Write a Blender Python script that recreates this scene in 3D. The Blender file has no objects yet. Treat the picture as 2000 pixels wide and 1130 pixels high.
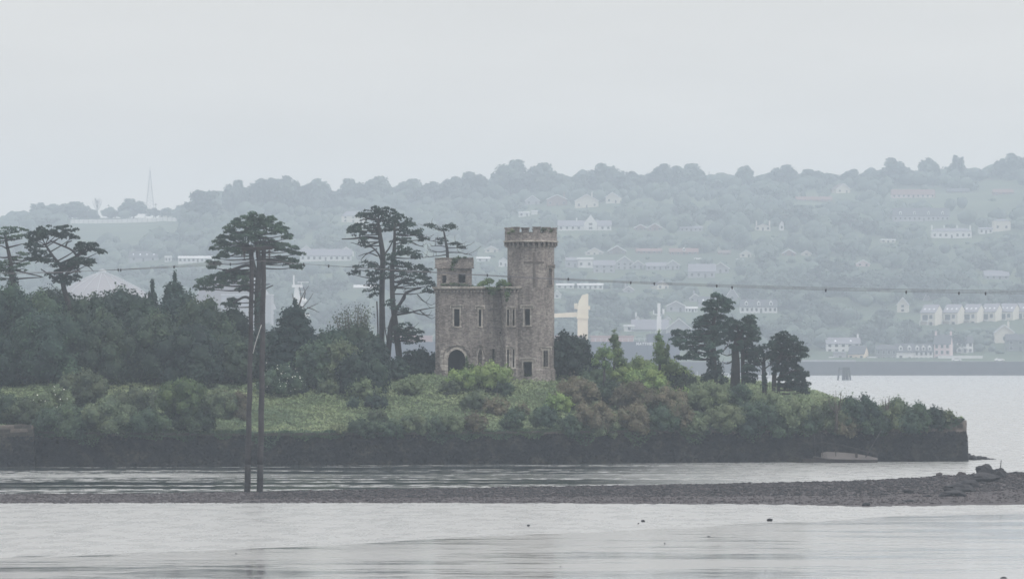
import bpy, math, random
import numpy as np
from mathutils import Vector, Matrix, noise as mnoise

SC = bpy.context.scene
COL = SC.collection
R = math.radians
rng = np.random.default_rng(7)
rnd = random.Random(11)

# ---------------------------------------------------------------- camera
F = 8500.0      # focal length in photograph pixels (photograph 2000 px wide)
CH = 11.5       # camera height above the water, metres
HY = 681.0      # row of the horizon in the photograph
cam_d = bpy.data.cameras.new('camera'); cam = bpy.data.objects.new('camera', cam_d); COL.objects.link(cam)
cam.location = (0, 0, CH); cam.rotation_euler = (R(90), 0, 0)
cam_d.sensor_width = 36; cam_d.lens = F / 2000 * 36; cam_d.shift_y = (HY - 565) / 2000
cam_d.clip_start = 1; cam_d.clip_end = 9000
SC.camera = cam
# ---------------------------------------------------------------- world: overcast sky, brighter overhead
SUN_EL, SUN_AZ = R(46), R(112)          # azimuth clockwise from +Y (behind the camera, to the right)
HAZE = 0.00032
w = bpy.data.worlds.new('World'); SC.world = w; w.use_nodes = True
nt = w.node_tree; nt.nodes.clear()
def N(t, ty, **k):
    n = t.nodes.new(ty)
    for a, b in k.items():
        if a == 'inp':
            for q, v in b.items(): n.inputs[q].default_value = v
        else: setattr(n, a, b)
    return n
out = N(nt, 'ShaderNodeOutputWorld'); bg = N(nt, 'ShaderNodeBackground', inp={1: 0.1})
sky = N(nt, 'ShaderNodeTexSky'); sky.sky_type = 'NISHITA'; sky.sun_disc = False
sky.sun_elevation = SUN_EL; sky.sun_rotation = SUN_AZ; sky.dust_density = 3
tc = N(nt, 'ShaderNodeTexCoord'); sp = N(nt, 'ShaderNodeSeparateXYZ')
nt.links.new(tc.outputs['Generated'], sp.inputs[0])
mr = N(nt, 'ShaderNodeMapRange', inp={1: -0.05, 2: 1.0, 3: 0.0, 4: 1.0}); nt.links.new(sp.outputs[2], mr.inputs[0])
cr = N(nt, 'ShaderNodeValToRGB'); nt.links.new(mr.outputs[0], cr.inputs[0])
e = cr.color_ramp.elements
e[0].position = 0.0; e[0].color = (0.38, 0.38, 0.38, 1)
e[1].position = 1.0; e[1].color = (1.34, 1.32, 1.30, 1)
for p_, c_ in ((0.045, (0.735, 0.680, 0.605, 1)), (0.13, (0.62, 0.595, 0.55, 1)), (0.35, (0.80, 0.79, 0.785, 1))):
    q = e.new(p_); q.color = c_
nz = N(nt, 'ShaderNodeTexNoise', inp={'Scale': 9.0, 'Detail': 4.0, 'Roughness': 0.5})
mp = N(nt, 'ShaderNodeMapping'); mp.inputs['Scale'].default_value = (1, 1, 5)
nt.links.new(tc.outputs['Generated'], mp.inputs[0]); nt.links.new(mp.outputs[0], nz.inputs[0])
nr = N(nt, 'ShaderNodeMapRange', inp={1: 0.3, 2: 0.7, 3: 12.0, 4: 13.2}); nt.links.new(nz.outputs[0], nr.inputs[0])
vm = N(nt, 'ShaderNodeVectorMath', operation='SCALE'); nt.links.new(cr.outputs[0], vm.inputs[0]); nt.links.new(nr.outputs[0], vm.inputs['Scale'])
mx = N(nt, 'ShaderNodeMix', data_type='RGBA'); mx.inputs[0].default_value = 0.02
nt.links.new(vm.outputs[0], mx.inputs['A']); nt.links.new(sky.outputs[0], mx.inputs['B'])
nt.links.new(mx.outputs['Result'], bg.inputs[0]); nt.links.new(bg.outputs[0], out.inputs[0])
sun_d = bpy.data.lights.new('sun', 'SUN'); sun_d.energy = 1.5; sun_d.angle = R(14); sun_d.color = (1, 0.96, 0.90)
sun = bpy.data.objects.new('sun', sun_d); COL.objects.link(sun)
dv = Vector((math.sin(SUN_AZ) * math.cos(SUN_EL), math.cos(SUN_AZ) * math.cos(SUN_EL), math.sin(SUN_EL)))
sun.rotation_euler = dv.to_track_quat('Z', 'Y').to_euler(); sun.location = (150, -60, 160)
vs = SC.view_settings; vs.view_transform = 'Standard'; vs.look = 'None'; vs.exposure = 0.0; vs.gamma = 1.0; vs.use_curve_mapping = False
SC.cycles.max_bounces = 6; SC.cycles.volume_bounces = 1; SC.cycles.diffuse_bounces = 2; SC.cycles.glossy_bounces = 2
SC.cycles.filter_width = 1.6; SC.cycles.use_denoising = True

# ---------------------------------------------------------------- helpers
def WP(px, py, Y): return Vector(((px - 1000) * Y / F, Y, CH - (py - HY) * Y / F))
def WX(px, Y): return (px - 1000) * Y / F
def WZ(py, Y): return CH - (py - HY) * Y / F
def YZ0(py, z=0.0): return (CH - z) * F / (py - HY)      # distance at which height z shows on row py

def tag(o, label=None, cat=None, group=None, kind=None):
    if label: o['label'] = label
    if cat: o['category'] = cat
    if group: o['group'] = group
    if kind: o['kind'] = kind
    return o
def empty(name, loc, label=None, cat=None, group=None, rz=0.0):
    o = bpy.data.objects.new(name, None); COL.objects.link(o); o.location = loc; o.rotation_euler = (0, 0, rz)
    o.empty_display_size = 0.2
    return tag(o, label, cat, group)
def link(name, me, parent=None, loc=(0, 0, 0), rz=0.0):
    o = bpy.data.objects.new(name, me); COL.objects.link(o); o.location = loc; o.rotation_euler = (0, 0, rz)
    if parent is not None: o.parent = parent
    return o
def copy_tree(o, parent=None):
    c = o.copy(); COL.objects.link(c); c.parent = parent
    for ch in [x for x in COL.objects if x.parent == o]: copy_tree(ch, c)
    return c
def np_mesh(name, V, Fq, mat, tint=None, smooth=False):
    """V (n,3); Fq (m,k) faces all of one size, or list of such arrays."""
    me = bpy.data.meshes.new(name)
    Fl = Fq if isinstance(Fq, list) else [Fq]
    Fl = [np.asarray(f, dtype=np.int32) for f in Fl if len(f)]
    loops = np.concatenate([f.ravel() for f in Fl]); sizes = np.concatenate([np.full(len(f), f.shape[1]) for f in Fl])
    me.vertices.add(len(V)); me.vertices.foreach_set('co', np.asarray(V, dtype=np.float32).ravel())
    me.loops.add(len(loops)); me.loops.foreach_set('vertex_index', loops.astype(np.int32))
    me.polygons.add(len(sizes)); st = np.concatenate([[0], np.cumsum(sizes)[:-1]]).astype(np.int32)
    me.polygons.foreach_set('loop_start', st)
    if smooth: me.polygons.foreach_set('use_smooth', np.ones(len(sizes), dtype=bool))
    me.update(calc_edges=True)
    if tint is not None:
        a = me.attributes.new('tint', 'FLOAT', 'FACE'); a.data.foreach_set('value', np.asarray(tint, dtype=np.float32))
    if mat: me.materials.append(mat)
    return me

class MB:
    def __init__(s): s.v = []; s.f = []; s.sm = []; s.mi = []; s.cur = 0
    def add(s, vs_, fs, smooth=False):
        b = len(s.v); s.v += [tuple(p) for p in vs_]
        for f in fs: s.f.append([b + i for i in f]); s.sm.append(smooth); s.mi.append(s.cur)
    def box(s, x0, x1, y0, y1, z0, z1, M=None, jit=0.0):
        p = [(x, y, z) for z in (z0, z1) for x, y in ((x0, y0), (x1, y0), (x1, y1), (x0, y1))]
        if jit: p = [(a + rnd.uniform(-jit, jit), b + rnd.uniform(-jit, jit), c + rnd.uniform(-jit, jit)) for a, b, c in p]
        if M is not None: p = [M @ Vector(q) for q in p]
        s.add(p, [(3, 2, 1, 0), (4, 5, 6, 7), (0, 1, 5, 4), (1, 2, 6, 5), (2, 3, 7, 6), (3, 0, 4, 7)])
    def prism(s, poly, y0, y1, M=None):
        """poly in (x,z), extruded y0..y1"""
        n = len(poly); p = [(x, y0, z) for x, z in poly] + [(x, y1, z) for x, z in poly]
        if M is not None: p = [M @ Vector(q) for q in p]
        s.add(p, [list(range(n)), list(range(2 * n - 1, n - 1, -1))] + [(i, i + n, (i + 1) % n + n, (i + 1) % n) for i in range(n)])
    def tube(s, pts, rad, n=6, cap=True):
        pts = [Vector(p) for p in pts]
        if not hasattr(rad, '__len__'): rad = [rad] * len(pts)
        vs_, up = [], Vector((0.13, 0.95, 0.2)).normalized()
        for i, p in enumerate(pts):
            d = (pts[min(i + 1, len(pts) - 1)] - pts[max(i - 1, 0)])
            d = d.normalized() if d.length > 1e-9 else Vector((0, 0, 1))
            a = d.cross(up)
            if a.length < 0.05: a = d.cross(Vector((1, 0, 0)))
            a.normalize(); b = d.cross(a)
            for k in range(n):
                t = 2 * math.pi * k / n; vs_.append(p + (a * math.cos(t) + b * math.sin(t)) * rad[i])
        fs = [(i * n + k, i * n + (k + 1) % n, (i + 1) * n + (k + 1) % n, (i + 1) * n + k) for i in range(len(pts) - 1) for k in range(n)]
        s.add(vs_, fs, True)
        if cap:
            b = len(s.v) - len(vs_)
            s.f.append([b + k for k in range(n)][::-1]); s.f.append([b + (len(pts) - 1) * n + k for k in range(n)]); s.sm += [False] * 2; s.mi += [s.cur] * 2
    def lathe(s, prof, cx, cy, n=24, smooth=True, a0=0.0):
        vs_ = [(cx + r * math.cos(a0 + 2 * math.pi * k / n), cy + r * math.sin(a0 + 2 * math.pi * k / n), z) for r, z in prof for k in range(n)]
        s.add(vs_, [(i * n + k, i * n + (k + 1) % n, (i + 1) * n + (k + 1) % n, (i + 1) * n + k) for i in range(len(prof) - 1) for k in range(n)], smooth)
    def mesh(s, name, mat):
        me = bpy.data.meshes.new(name); me.from_pydata(s.v, [], s.f)
        me.polygons.foreach_set('use_smooth', s.sm); me.polygons.foreach_set('material_index', s.mi)
        for m in (mat if isinstance(mat, (list, tuple)) else [mat]): me.materials.append(m)
        me.update(); return me
    def build(s, name, mat, parent=None, loc=(0, 0, 0), rz=0.0): return link(name, s.mesh(name, mat), parent, loc, rz)

def wob(p, a, f=0.5):
    v = mnoise.noise_vector(Vector(p) * f); return Vector(p) + v * a
def curve3(pts, k=4):
    """catmull-rom through 3-D points"""
    P = [Vector(p) for p in pts]
    if len(P) < 3: return P
    P = [P[0] * 2 - P[1]] + P + [P[-1] * 2 - P[-2]]; o = []
    for i in range(1, len(P) - 2):
        for j in range(k):
            t = j / k; a, b, c, d = P[i - 1:i + 3]
            o.append(0.5 * ((2 * b) + (-a + c) * t + (2 * a - 5 * b + 4 * c - d) * t * t + (-a + 3 * b - 3 * c + d) * t ** 3))
    o.append(P[-2]); return o

# ---------------------------------------------------------------- materials
def mat_base(name):
    m = bpy.data.materials.new(name); m.use_nodes = True; t = m.node_tree
    return m, t, t.nodes['Principled BSDF']
def C4(c): return (c[0], c[1], c[2], 1)
def pm(name, c1, c2=None, scale=1.0, rough=0.8, bump=0.0, bscale=None, spec=0.3, detail=6.0, metal=0.0, c3=None, bdist=0.1):
    m, t, b = mat_base(name); b.inputs['Roughness'].default_value = rough; b.inputs['Metallic'].default_value = metal
    b.inputs['Specular IOR Level'].default_value = spec
    tc = N(t, 'ShaderNodeTexCoord'); c2 = c2 or tuple(x * 0.75 for x in c1)
    n = N(t, 'ShaderNodeTexNoise', inp={'Scale': scale, 'Detail': detail, 'Roughness': 0.6}); t.links.new(tc.outputs['Object'], n.inputs[0])
    r = N(t, 'ShaderNodeValToRGB'); t.links.new(n.outputs[0], r.inputs[0])
    el = r.color_ramp.elements; el[0].position = 0.35; el[0].color = C4(c1); el[1].position = 0.65; el[1].color = C4(c2)
    if c3: q = el.new(0.5); q.color = C4(c3)
    t.links.new(r.outputs[0], b.inputs['Base Color'])
    if bump:
        n2 = N(t, 'ShaderNodeTexNoise', inp={'Scale': bscale or scale * 3, 'Detail': 5.0}); t.links.new(tc.outputs['Object'], n2.inputs[0])
        bp = N(t, 'ShaderNodeBump', inp={'Strength': bump, 'Distance': bdist}); t.links.new(n2.outputs[0], bp.inputs['Height']); t.links.new(bp.outputs[0], b.inputs['Normal'])
    return m
def foliage(name, c1, c2, c3, scale=0.5, rough=0.7, trans=0.2):
    """leaf colours: c1/c2/c3 patches, each leaf varied by its own tint, each plant by its object random"""
    m, t, b = mat_base(name); b.inputs['Roughness'].default_value = rough; b.inputs['Specular IOR Level'].default_value = 0.25
    tc = N(t, 'ShaderNodeTexCoord'); oi = N(t, 'ShaderNodeObjectInfo'); g = N(t, 'ShaderNodeNewGeometry')
    n = N(t, 'ShaderNodeTexNoise', inp={'Scale': scale, 'Detail': 5.0, 'Roughness': 0.65}); t.links.new(g.outputs['Position'], n.inputs[0])
    r = N(t, 'ShaderNodeValToRGB'); t.links.new(n.outputs[0], r.inputs[0]); el = r.color_ramp.elements
    el[0].position = 0.36; el[0].color = C4(c1); el[1].position = 0.66; el[1].color = C4(c3); q = el.new(0.5); q.color = C4(c2)
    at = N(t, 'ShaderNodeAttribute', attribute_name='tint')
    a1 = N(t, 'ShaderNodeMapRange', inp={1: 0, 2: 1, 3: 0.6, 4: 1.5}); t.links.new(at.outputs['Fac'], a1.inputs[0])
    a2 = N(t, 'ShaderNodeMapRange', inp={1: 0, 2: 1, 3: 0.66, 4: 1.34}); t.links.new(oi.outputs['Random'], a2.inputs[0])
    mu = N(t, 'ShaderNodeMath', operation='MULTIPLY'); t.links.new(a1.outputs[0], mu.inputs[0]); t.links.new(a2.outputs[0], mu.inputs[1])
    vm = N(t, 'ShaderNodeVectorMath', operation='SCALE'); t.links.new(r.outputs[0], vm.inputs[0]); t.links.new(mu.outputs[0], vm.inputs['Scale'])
    t.links.new(vm.outputs[0], b.inputs['Base Color'])
    if trans:
        tr = N(t, 'ShaderNodeBsdfTranslucent'); t.links.new(vm.outputs[0], tr.inputs[0]); ms = N(t, 'ShaderNodeMixShader'); ms.inputs[0].default_value = trans
        t.links.new(b.outputs[0], ms.inputs[1]); t.links.new(tr.outputs[0], ms.inputs[2]); t.links.new(ms.outputs[0], t.nodes['Material Output'].inputs[0])
    return m

M = {}
FS = 1.38
def fol(k, a, b, c, **kw):
    M[k] = foliage(k, tuple(x * FS for x in a), tuple(x * FS for x in b), tuple(x * FS for x in c), **kw)
fol('leaf_dark', (.012, .024, .022), (.018, .036, .027), (.030, .056, .032), scale=.35)
fol('leaf_mid', (.021, .039, .030), (.034, .058, .037), (.058, .086, .046), scale=.4)
fol('leaf_blue', (.015, .029, .028), (.023, .043, .036), (.038, .062, .042), scale=.35)
fol('leaf_yew', (.010, .026, .026), (.014, .034, .030), (.022, .046, .034), scale=.5)
fol('leaf_pine', (.014, .030, .026), (.022, .042, .034), (.034, .058, .042), scale=.6, trans=.1)
fol('leaf_pine_pale', (.026, .048, .038), (.036, .064, .046), (.050, .080, .050), scale=.6, trans=.1)
fol('leaf_light', (.080, .125, .048), (.120, .170, .060), (.165, .215, .075), scale=.6)
fol('leaf_brown', (.060, .060, .040), (.095, .082, .055), (.060, .085, .045), scale=.7)
fol('leaf_olive', (.042, .062, .040), (.065, .088, .052), (.098, .120, .064), scale=.6)
fol('leaf_bramble', (.052, .075, .045), (.082, .108, .058), (.118, .138, .076), scale=.12, trans=.15)
fol('leaf_far', (.034, .050, .044), (.046, .064, .052), (.062, .084, .060), scale=.03, trans=0)  # paled so part of the distance haze sits in the colour
fol('ivy', (.035, .065, .034), (.065, .105, .042), (.110, .155, .054), scale=.8)
fol('blossom', (.7, .72, .66), (.75, .75, .7), (.8, .8, .75), scale=1)
M['bark'] = pm('bark', (.10, .085, .075), (.055, .05, .048), 3, .9, .5)
M['bark_dark'] = pm('bark_dark', (.05, .045, .045), (.03, .03, .03), 3, .9, .5)
M['twig'] = pm('twig', (.10, .09, .08), (.06, .055, .05), 3, .9)

# ---------------------------------------------------------------- foliage geometry
def sphere_pts(n, g):
    v = g.normal(size=(n, 3)); return v / np.linalg.norm(v, axis=1)[:, None]
def leaf_quads(P, Nn, size, g, asp=1.6, fold=0.0):
    n = len(P); a = np.cross(Nn, g.normal(size=(n, 3))); a /= np.linalg.norm(a, axis=1)[:, None] + 1e-9; b = np.cross(Nn, a)
    s = (size * g.uniform(.55, 1.3, n))[:, None]; a = a * s * asp * .5; b = b * s * .5
    V = np.stack([P - a, P - b * .9, P + a, P + b * .9], axis=1).reshape(-1, 3)
    return V, np.arange(n * 4).reshape(n, 4)
_u, _v = 9, 6
def core_mesh(c, r, g, bump=.12):
    th = np.linspace(0, 2 * math.pi, _u, endpoint=False); ph = np.linspace(.12, math.pi - .12, _v)
    T, Pp = np.meshgrid(th, ph); d = np.stack([np.cos(T) * np.sin(Pp), np.sin(T) * np.sin(Pp), np.cos(Pp)], -1).reshape(-1, 3)
    d = d * (1 + g.uniform(-bump, bump, (len(d), 1)))
    fs = [(i * _u + k, i * _u + (k + 1) % _u, (i + 1) * _u + (k + 1) % _u, (i + 1) * _u + k) for i in range(_v - 1) for k in range(_u)]
    return np.asarray(c) + d * np.asarray(r), np.array(fs)
def cloud(lobes, dens, size, g, core=.72, loose=.0, up=.25, cull=True, asp=1.6):
    """leaf clumps over the shells of overlapping lobes; returns V, F, tint"""
    L = np.asarray(lobes, dtype=float); Vs, Fs, Ts, b = [], [], [], 0
    for i, l in enumerate(L):
        c, r = l[:3], l[3:6]; area = 4 * math.pi * ((r[0] * r[1]) ** 1.6 / 3 + (r[0] * r[2]) ** 1.6 / 3 + (r[1] * r[2]) ** 1.6 / 3) ** (1 / 1.6)
        n = max(8, int(area * dens)); d = sphere_pts(n, g)
        ph = g.uniform(0, 6.28, 6); k = g.normal(size=(6, 3)) * 3.2
        bump = sum(np.sin(d @ k[j] + ph[j]) for j in range(6)) / 6
        rad = 1 + .16 * bump + (g.uniform(0, 1, n) ** 2 - .5) * (.22 + loose) - .04
        P = c + d * r * rad[:, None]
        keep = np.ones(n, bool)
        if cull:
            for j, m in enumerate(L):
                if j != i:
                    q = (P - m[:3]) / m[3:6]; keep &= (q * q).sum(1) > .62
        keep &= (d[:, 2] > -.75)
        P = P[keep]; d = d[keep]; n = len(P)
        if n == 0: continue
        Nn = d + g.normal(size=(n, 3)) * .55 + np.array([0, 0, up]); Nn /= np.linalg.norm(Nn, axis=1)[:, None]
        V, Q = leaf_quads(P, Nn, size, g, asp); Vs.append(V); Fs.append(Q + b); b += len(V)
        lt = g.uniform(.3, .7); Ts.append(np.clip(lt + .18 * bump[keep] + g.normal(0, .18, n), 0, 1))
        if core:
            V, Q = core_mesh(c, r * core, g); Vs.append(V); Fs.append(Q + b); b += len(V); Ts.append(np.full(len(Q), .25))  # core tinted darker, inner crown shade put into the colour
    return np.concatenate(Vs), np.concatenate(Fs), np.concatenate(Ts)
def sprays(base_pts, n, length, g, size=.18):
    """thin shoots standing out of a bush: rows of small leaves"""
    P, Nn = [], []
    for q in base_pts:
        d = g.normal(size=3) * .5; d[2] = abs(d[2]) + .8; d /= np.linalg.norm(d); L = length * g.uniform(.5, 1.2)
        for k in range(n):
            P.append(np.asarray(q) + d * L * (k + 1) / n + g.normal(size=3) * .05); Nn.append(sphere_pts(1, g)[0])
    V, Q = leaf_quads(np.array(P), np.array(Nn), size, g); return V, Q, g.uniform(.4, 1, len(Q))
def join(parts):
    b = 0; Vs, Fs, Ts = [], [], []
    for V, Q, T in parts: Vs.append(V); Fs.append(Q + b); Ts.append(T); b += len(V)
    return np.concatenate(Vs), np.concatenate(Fs), np.concatenate(Ts)
# ================================================================ SETTING
def sm(a, b, x):
    t = min(1, max(0, (x - a) / (b - a))); return t * t * (3 - 2 * t)
def grid_obj(name, xs, ys, zf, mat, label=None, smooth=True):
    V = np.array([(x, y, zf(x, y)) for y in ys for x in xs]); nx = len(xs)
    Q = np.array([(j * nx + i, j * nx + i + 1, (j + 1) * nx + i + 1, (j + 1) * nx + i) for j in range(len(ys) - 1) for i in range(nx - 1)])
    o = link(name, np_mesh(name, V, Q, mat, smooth=smooth)); return tag(o, label, kind='structure')

# ---- haze: one closed box of even air round everything
hm = bpy.data.materials.new('haze'); hm.use_nodes = True; t = hm.node_tree; t.nodes.clear()
ho = N(t, 'ShaderNodeOutputMaterial'); hv = N(t, 'ShaderNodeVolumePrincipled')
hv.inputs['Color'].default_value = (.76, .87, 1.0, 1); hv.inputs['Density'].default_value = HAZE; hv.inputs['Anisotropy'].default_value = 0.35
t.links.new(hv.outputs[0], ho.inputs['Volume'])
b = MB(); b.box(-950, 950, -120, 4300, -4, 182); tag(b.build('haze', hm), 'pale sea mist lying over the harbour', kind='stuff')

# ---- water: one sheet; rippled and calm bands
def water_mat():
    m, t, b = mat_base('water'); L = t.links.new
    b.inputs['Base Color'].default_value = (.070, .090, .090, 1); b.inputs['IOR'].default_value = 1.55
    g = N(t, 'ShaderNodeNewGeometry'); sx = N(t, 'ShaderNodeSeparateXYZ'); L(g.outputs['Position'], sx.inputs[0])
    def nz(sc, det, sx_, sy_, seed=0.0):
        mp = N(t, 'ShaderNodeMapping'); mp.inputs['Scale'].default_value = (sx_, sy_, 1); mp.inputs['Location'].default_value = (seed, seed * 1.7, 0); L(g.outputs['Position'], mp.inputs[0])
        n = N(t, 'ShaderNodeTexNoise', inp={'Scale': sc, 'Detail': det, 'Roughness': .6}); L(mp.outputs[0], n.inputs[0]); return n.outputs[0]
    def mr(v, a, b_, c, d, smooth=True):
        r = N(t, 'ShaderNodeMapRange', inp={1: a, 2: b_, 3: c, 4: d}); r.interpolation_type = 'SMOOTHSTEP' if smooth else 'LINEAR'; L(v, r.inputs[0]); return r.outputs[0]
    def op(o, a, b_=None, c=None):
        q = N(t, 'ShaderNodeMath', operation=o)
        for i, v in enumerate((a, b_, c)):
            if v is None: continue
            if isinstance(v, (int, float)): q.inputs[i].default_value = v
            else: L(v, q.inputs[i])
        return q.outputs[0]
    Y = sx.outputs[1]; Xc = sx.outputs[0]
    # the lee of the island is calm with cat's paws of wind; open water beyond and the channel in front are ruffled
    lee = op('MULTIPLY', mr(Y, 338, 346, 0, 1), mr(Y, 425, 470, 1, 0))
    lee = op('MULTIPLY', lee, mr(Xc, 2, 26, 1, .0))
    paws = mr(nz(1.0, 3, .012, .11, 3.1), .46, .56, 0, 1)
    fine = mr(nz(1.0, 4, .5, .34, 9.0), .46, .54, 0, 1)
    band = op('MULTIPLY', mr(Y, 388, 391, 0, 1), mr(Y, 400, 403, 1, 0)); band = op('MULTIPLY', band, mr(Xc, -34, -12, 1, 0.35))
    ruff = op('MAXIMUM', band, op('MULTIPLY', paws, mr(fine, 0, 1, .25, 1)))
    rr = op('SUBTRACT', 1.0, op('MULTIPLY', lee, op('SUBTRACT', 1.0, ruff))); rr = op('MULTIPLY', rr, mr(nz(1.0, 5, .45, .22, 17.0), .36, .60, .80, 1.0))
    L(mr(rr, 0, 1, .06, .30, False), b.inputs['Roughness']); ccr = N(t, 'ShaderNodeMix', data_type='RGBA', inp={}); ccr.inputs['A'].default_value = (.018, .032, .034, 1); ccr.inputs['B'].default_value = (.31, .315, .315, 1); L(rr, ccr.inputs[0]); L(ccr.outputs['Result'], b.inputs['Base Color'])  # pale sky sheen and dark lee reflection painted into the base colour
    h = op('ADD', nz(1.0, 4, .9, 1.5), op('MULTIPLY', nz(1.0, 3, .12, .25, 5.0), 2.0))
    bp = N(t, 'ShaderNodeBump', inp={'Distance': .5}); L(h, bp.inputs['Height']); L(mr(rr, 0, 1, .05, .28, False), bp.inputs['Strength']); L(bp.outputs[0], b.inputs['Normal'])
    return m
M['water'] = water_mat()
b = MB(); b.add([(-900, -100, 0), (900, -100, 0), (900, 2080, 0), (-900, 2080, 0)], [(0, 1, 2, 3)])
tag(b.build('water', M['water']), 'grey tidal water of the harbour channel', kind='structure')

# ---- wet sand flat in front, a film of water on it (its edge runs obliquely away to the right)
def flat_mat():
    m, t, b = mat_base('wet_sand'); L = t.links.new
    g = N(t, 'ShaderNodeNewGeometry')
    def nz(det, a, c, seed=0.0, rough=.6):
        mp = N(t, 'ShaderNodeMapping'); mp.inputs['Scale'].default_value = (a, c, 1); mp.inputs['Location'].default_value = (seed, seed, 0); mp.inputs['Rotation'].default_value = (0, 0, R(-4)); L(g.outputs['Position'], mp.inputs[0])
        n = N(t, 'ShaderNodeTexNoise', inp={'Scale': 1.0, 'Detail': det, 'Roughness': rough}); L(mp.outputs[0], n.inputs[0]); return n.outputs[0]
    def mr(v, a, b_, c, d):
        r = N(t, 'ShaderNodeMapRange', inp={1: a, 2: b_, 3: c, 4: d}); L(v, r.inputs[0]); return r.outputs[0]
    big = nz(4, .03, .12, 2.0); mid = nz(6, .16, .62, 7.0, .8)
    mx = N(t, 'ShaderNodeMath', operation='MULTIPLY_ADD', inp={1: .55, 2: 0.0}); L(mid, mx.inputs[0]); ad = N(t, 'ShaderNodeMath', operation='MULTIPLY_ADD', inp={1: .6}); L(big, ad.inputs[0]); L(mx.outputs[0], ad.inputs[2])
    L(mr(ad.outputs[0], .53, .58, .07, .32), b.inputs['Roughness'])
    cr = N(t, 'ShaderNodeValToRGB'); L(ad.outputs[0], cr.inputs[0]); e = cr.color_ramp.elements
    e[0].position = .53; e[0].color = (.20, .20, .21, 1); e[1].position = .58; e[1].color = (.42, .415, .41, 1); L(cr.outputs[0], b.inputs['Base Color'])
    b.inputs['IOR'].default_value = 1.5; b.inputs['Coat Weight'].default_value = .9; b.inputs['Coat Roughness'].default_value = .10
    bp = N(t, 'ShaderNodeBump', inp={'Distance': .25}); L(nz(4, .5, 2.2, 4.0), bp.inputs['Height']); L(mr(ad.outputs[0], .50, .62, .04, .25), bp.inputs['Strength']); L(bp.outputs[0], b.inputs['Normal']); L(bp.outputs[0], b.inputs['Coat Normal'])
    return m
M['wet_sand'] = flat_mat()
def flat_edge(x):   # farthest y of the flat at x
    return 276 + 1.15 * x + 3.0 * mnoise.noise(Vector((x * .07, 3, 0))) + 1.2 * mnoise.noise(Vector((x * .3, 8, 0)))
xs = np.arange(-120, 121, 3.0); V = []; rows = 60
def flat_z(x, y, e):
    d = e - y; z = -.03 + min(.075, d * .004)
    z += .022 * mnoise.noise(Vector((x * .05, y * .16, 1.0))) + .012 * mnoise.noise(Vector((x * .2, y * .5, 2.0)))
    return z
for j in range(rows + 1):
    for x in xs:
        e_ = min(flat_edge(x), 316); y = 150 + (e_ - 150) * (j / rows); V.append((x, y, flat_z(x, y, e_)))
nx = len(xs); Q = [(j * nx + i, j * nx + i + 1, (j + 1) * nx + i + 1, (j + 1) * nx + i) for j in range(rows) for i in range(nx - 1)]
tag(link('tidal_flat', np_mesh('tidal_flat', np.array(V), np.array(Q), M['wet_sand'], smooth=True)), 'wet sand flat with a film of water in the foreground', kind='structure')

# ---- gravel spit across the middle
nearY = np.interp(np.arange(-300, 2301), [-300, 0, 1000, 1500, 1640, 2000, 2300], [YZ0(985), YZ0(984), YZ0(984), YZ0(987), YZ0(991), YZ0(985), YZ0(980)])
def near_y(px): return float(np.interp(px, np.arange(-300, 2301), nearY))
crest = [(-300, 972, 330), (0, 964, 338), (300, 963, 340), (480, 960, 343), (700, 956, 346), (1000, 951, 350), (1400, 945, 353), (1700, 938, 355), (1880, 929, 357), (2000, 922, 358), (2300, 915, 358)]
def crest_yz(px):
    py = np.interp(px, [c[0] for c in crest], [c[1] for c in crest]); Y = np.interp(px, [c[0] for c in crest], [c[2] for c in crest]); return float(Y), WZ(py, float(Y))
M['gravel'] = pm('gravel', (.078, .068, .074), (.034, .031, .036), .6, .85, .8, 5, spec=.35, c3=(.06, .053, .058), bdist=.15)
V = []; pxs = np.arange(-300, 2301, 5.0); ts = [0, .08, .18, .3, .42, .55, .68, .8, .9, 1.0, 1.1, 1.25, 1.6]
for tt in ts:
    for p in pxs:
        yn = near_y(p); yc, zc = crest_yz(p); x = (p - 1000) * .0405
        if tt <= 1: y = yn + (yc - yn) * tt; z = -.06 + (zc + .06) * math.sin(min(1, tt) * math.pi / 2) ** 1.1
        else: y = yc + (tt - 1) * 16; z = zc - (tt - 1) / .6 * (zc + .5)
        if 0 < tt < 1.3:
            k = min(1, zc / .8 + .25)
            z += k * (.06 * mnoise.noise(Vector((x * .35, y * .35, 0))) + .05 * mnoise.noise(Vector((x * 1.1, y * .9, 4))) + .05 * mnoise.noise(Vector((x * 3, y * 2, 9))))
        y += .8 * mnoise.noise(Vector((x * .25, 5, tt))) * (1 if tt == 0 else .3); V.append((x, y, z))
nx = len(pxs); Q = [(j * nx + i, j * nx + i + 1, (j + 1) * nx + i + 1, (j + 1) * nx + i) for j in range(len(ts) - 1) for i in range(nx - 1)]
SPIT_V = np.array(V).reshape(len(ts), nx, 3)
tag(link('gravel_spit', np_mesh('gravel_spit', np.array(V), np.array(Q), M['gravel'], smooth=True)), 'low spit of dark gravel across the channel', kind='structure')
def spit_pt(px, tt):
    i = int(round((px + 300) / 5)); j = min(range(len(ts)), key=lambda q: abs(ts[q] - tt)); return Vector(SPIT_V[j, max(0, min(SPIT_V.shape[1] - 1, i))])

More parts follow.
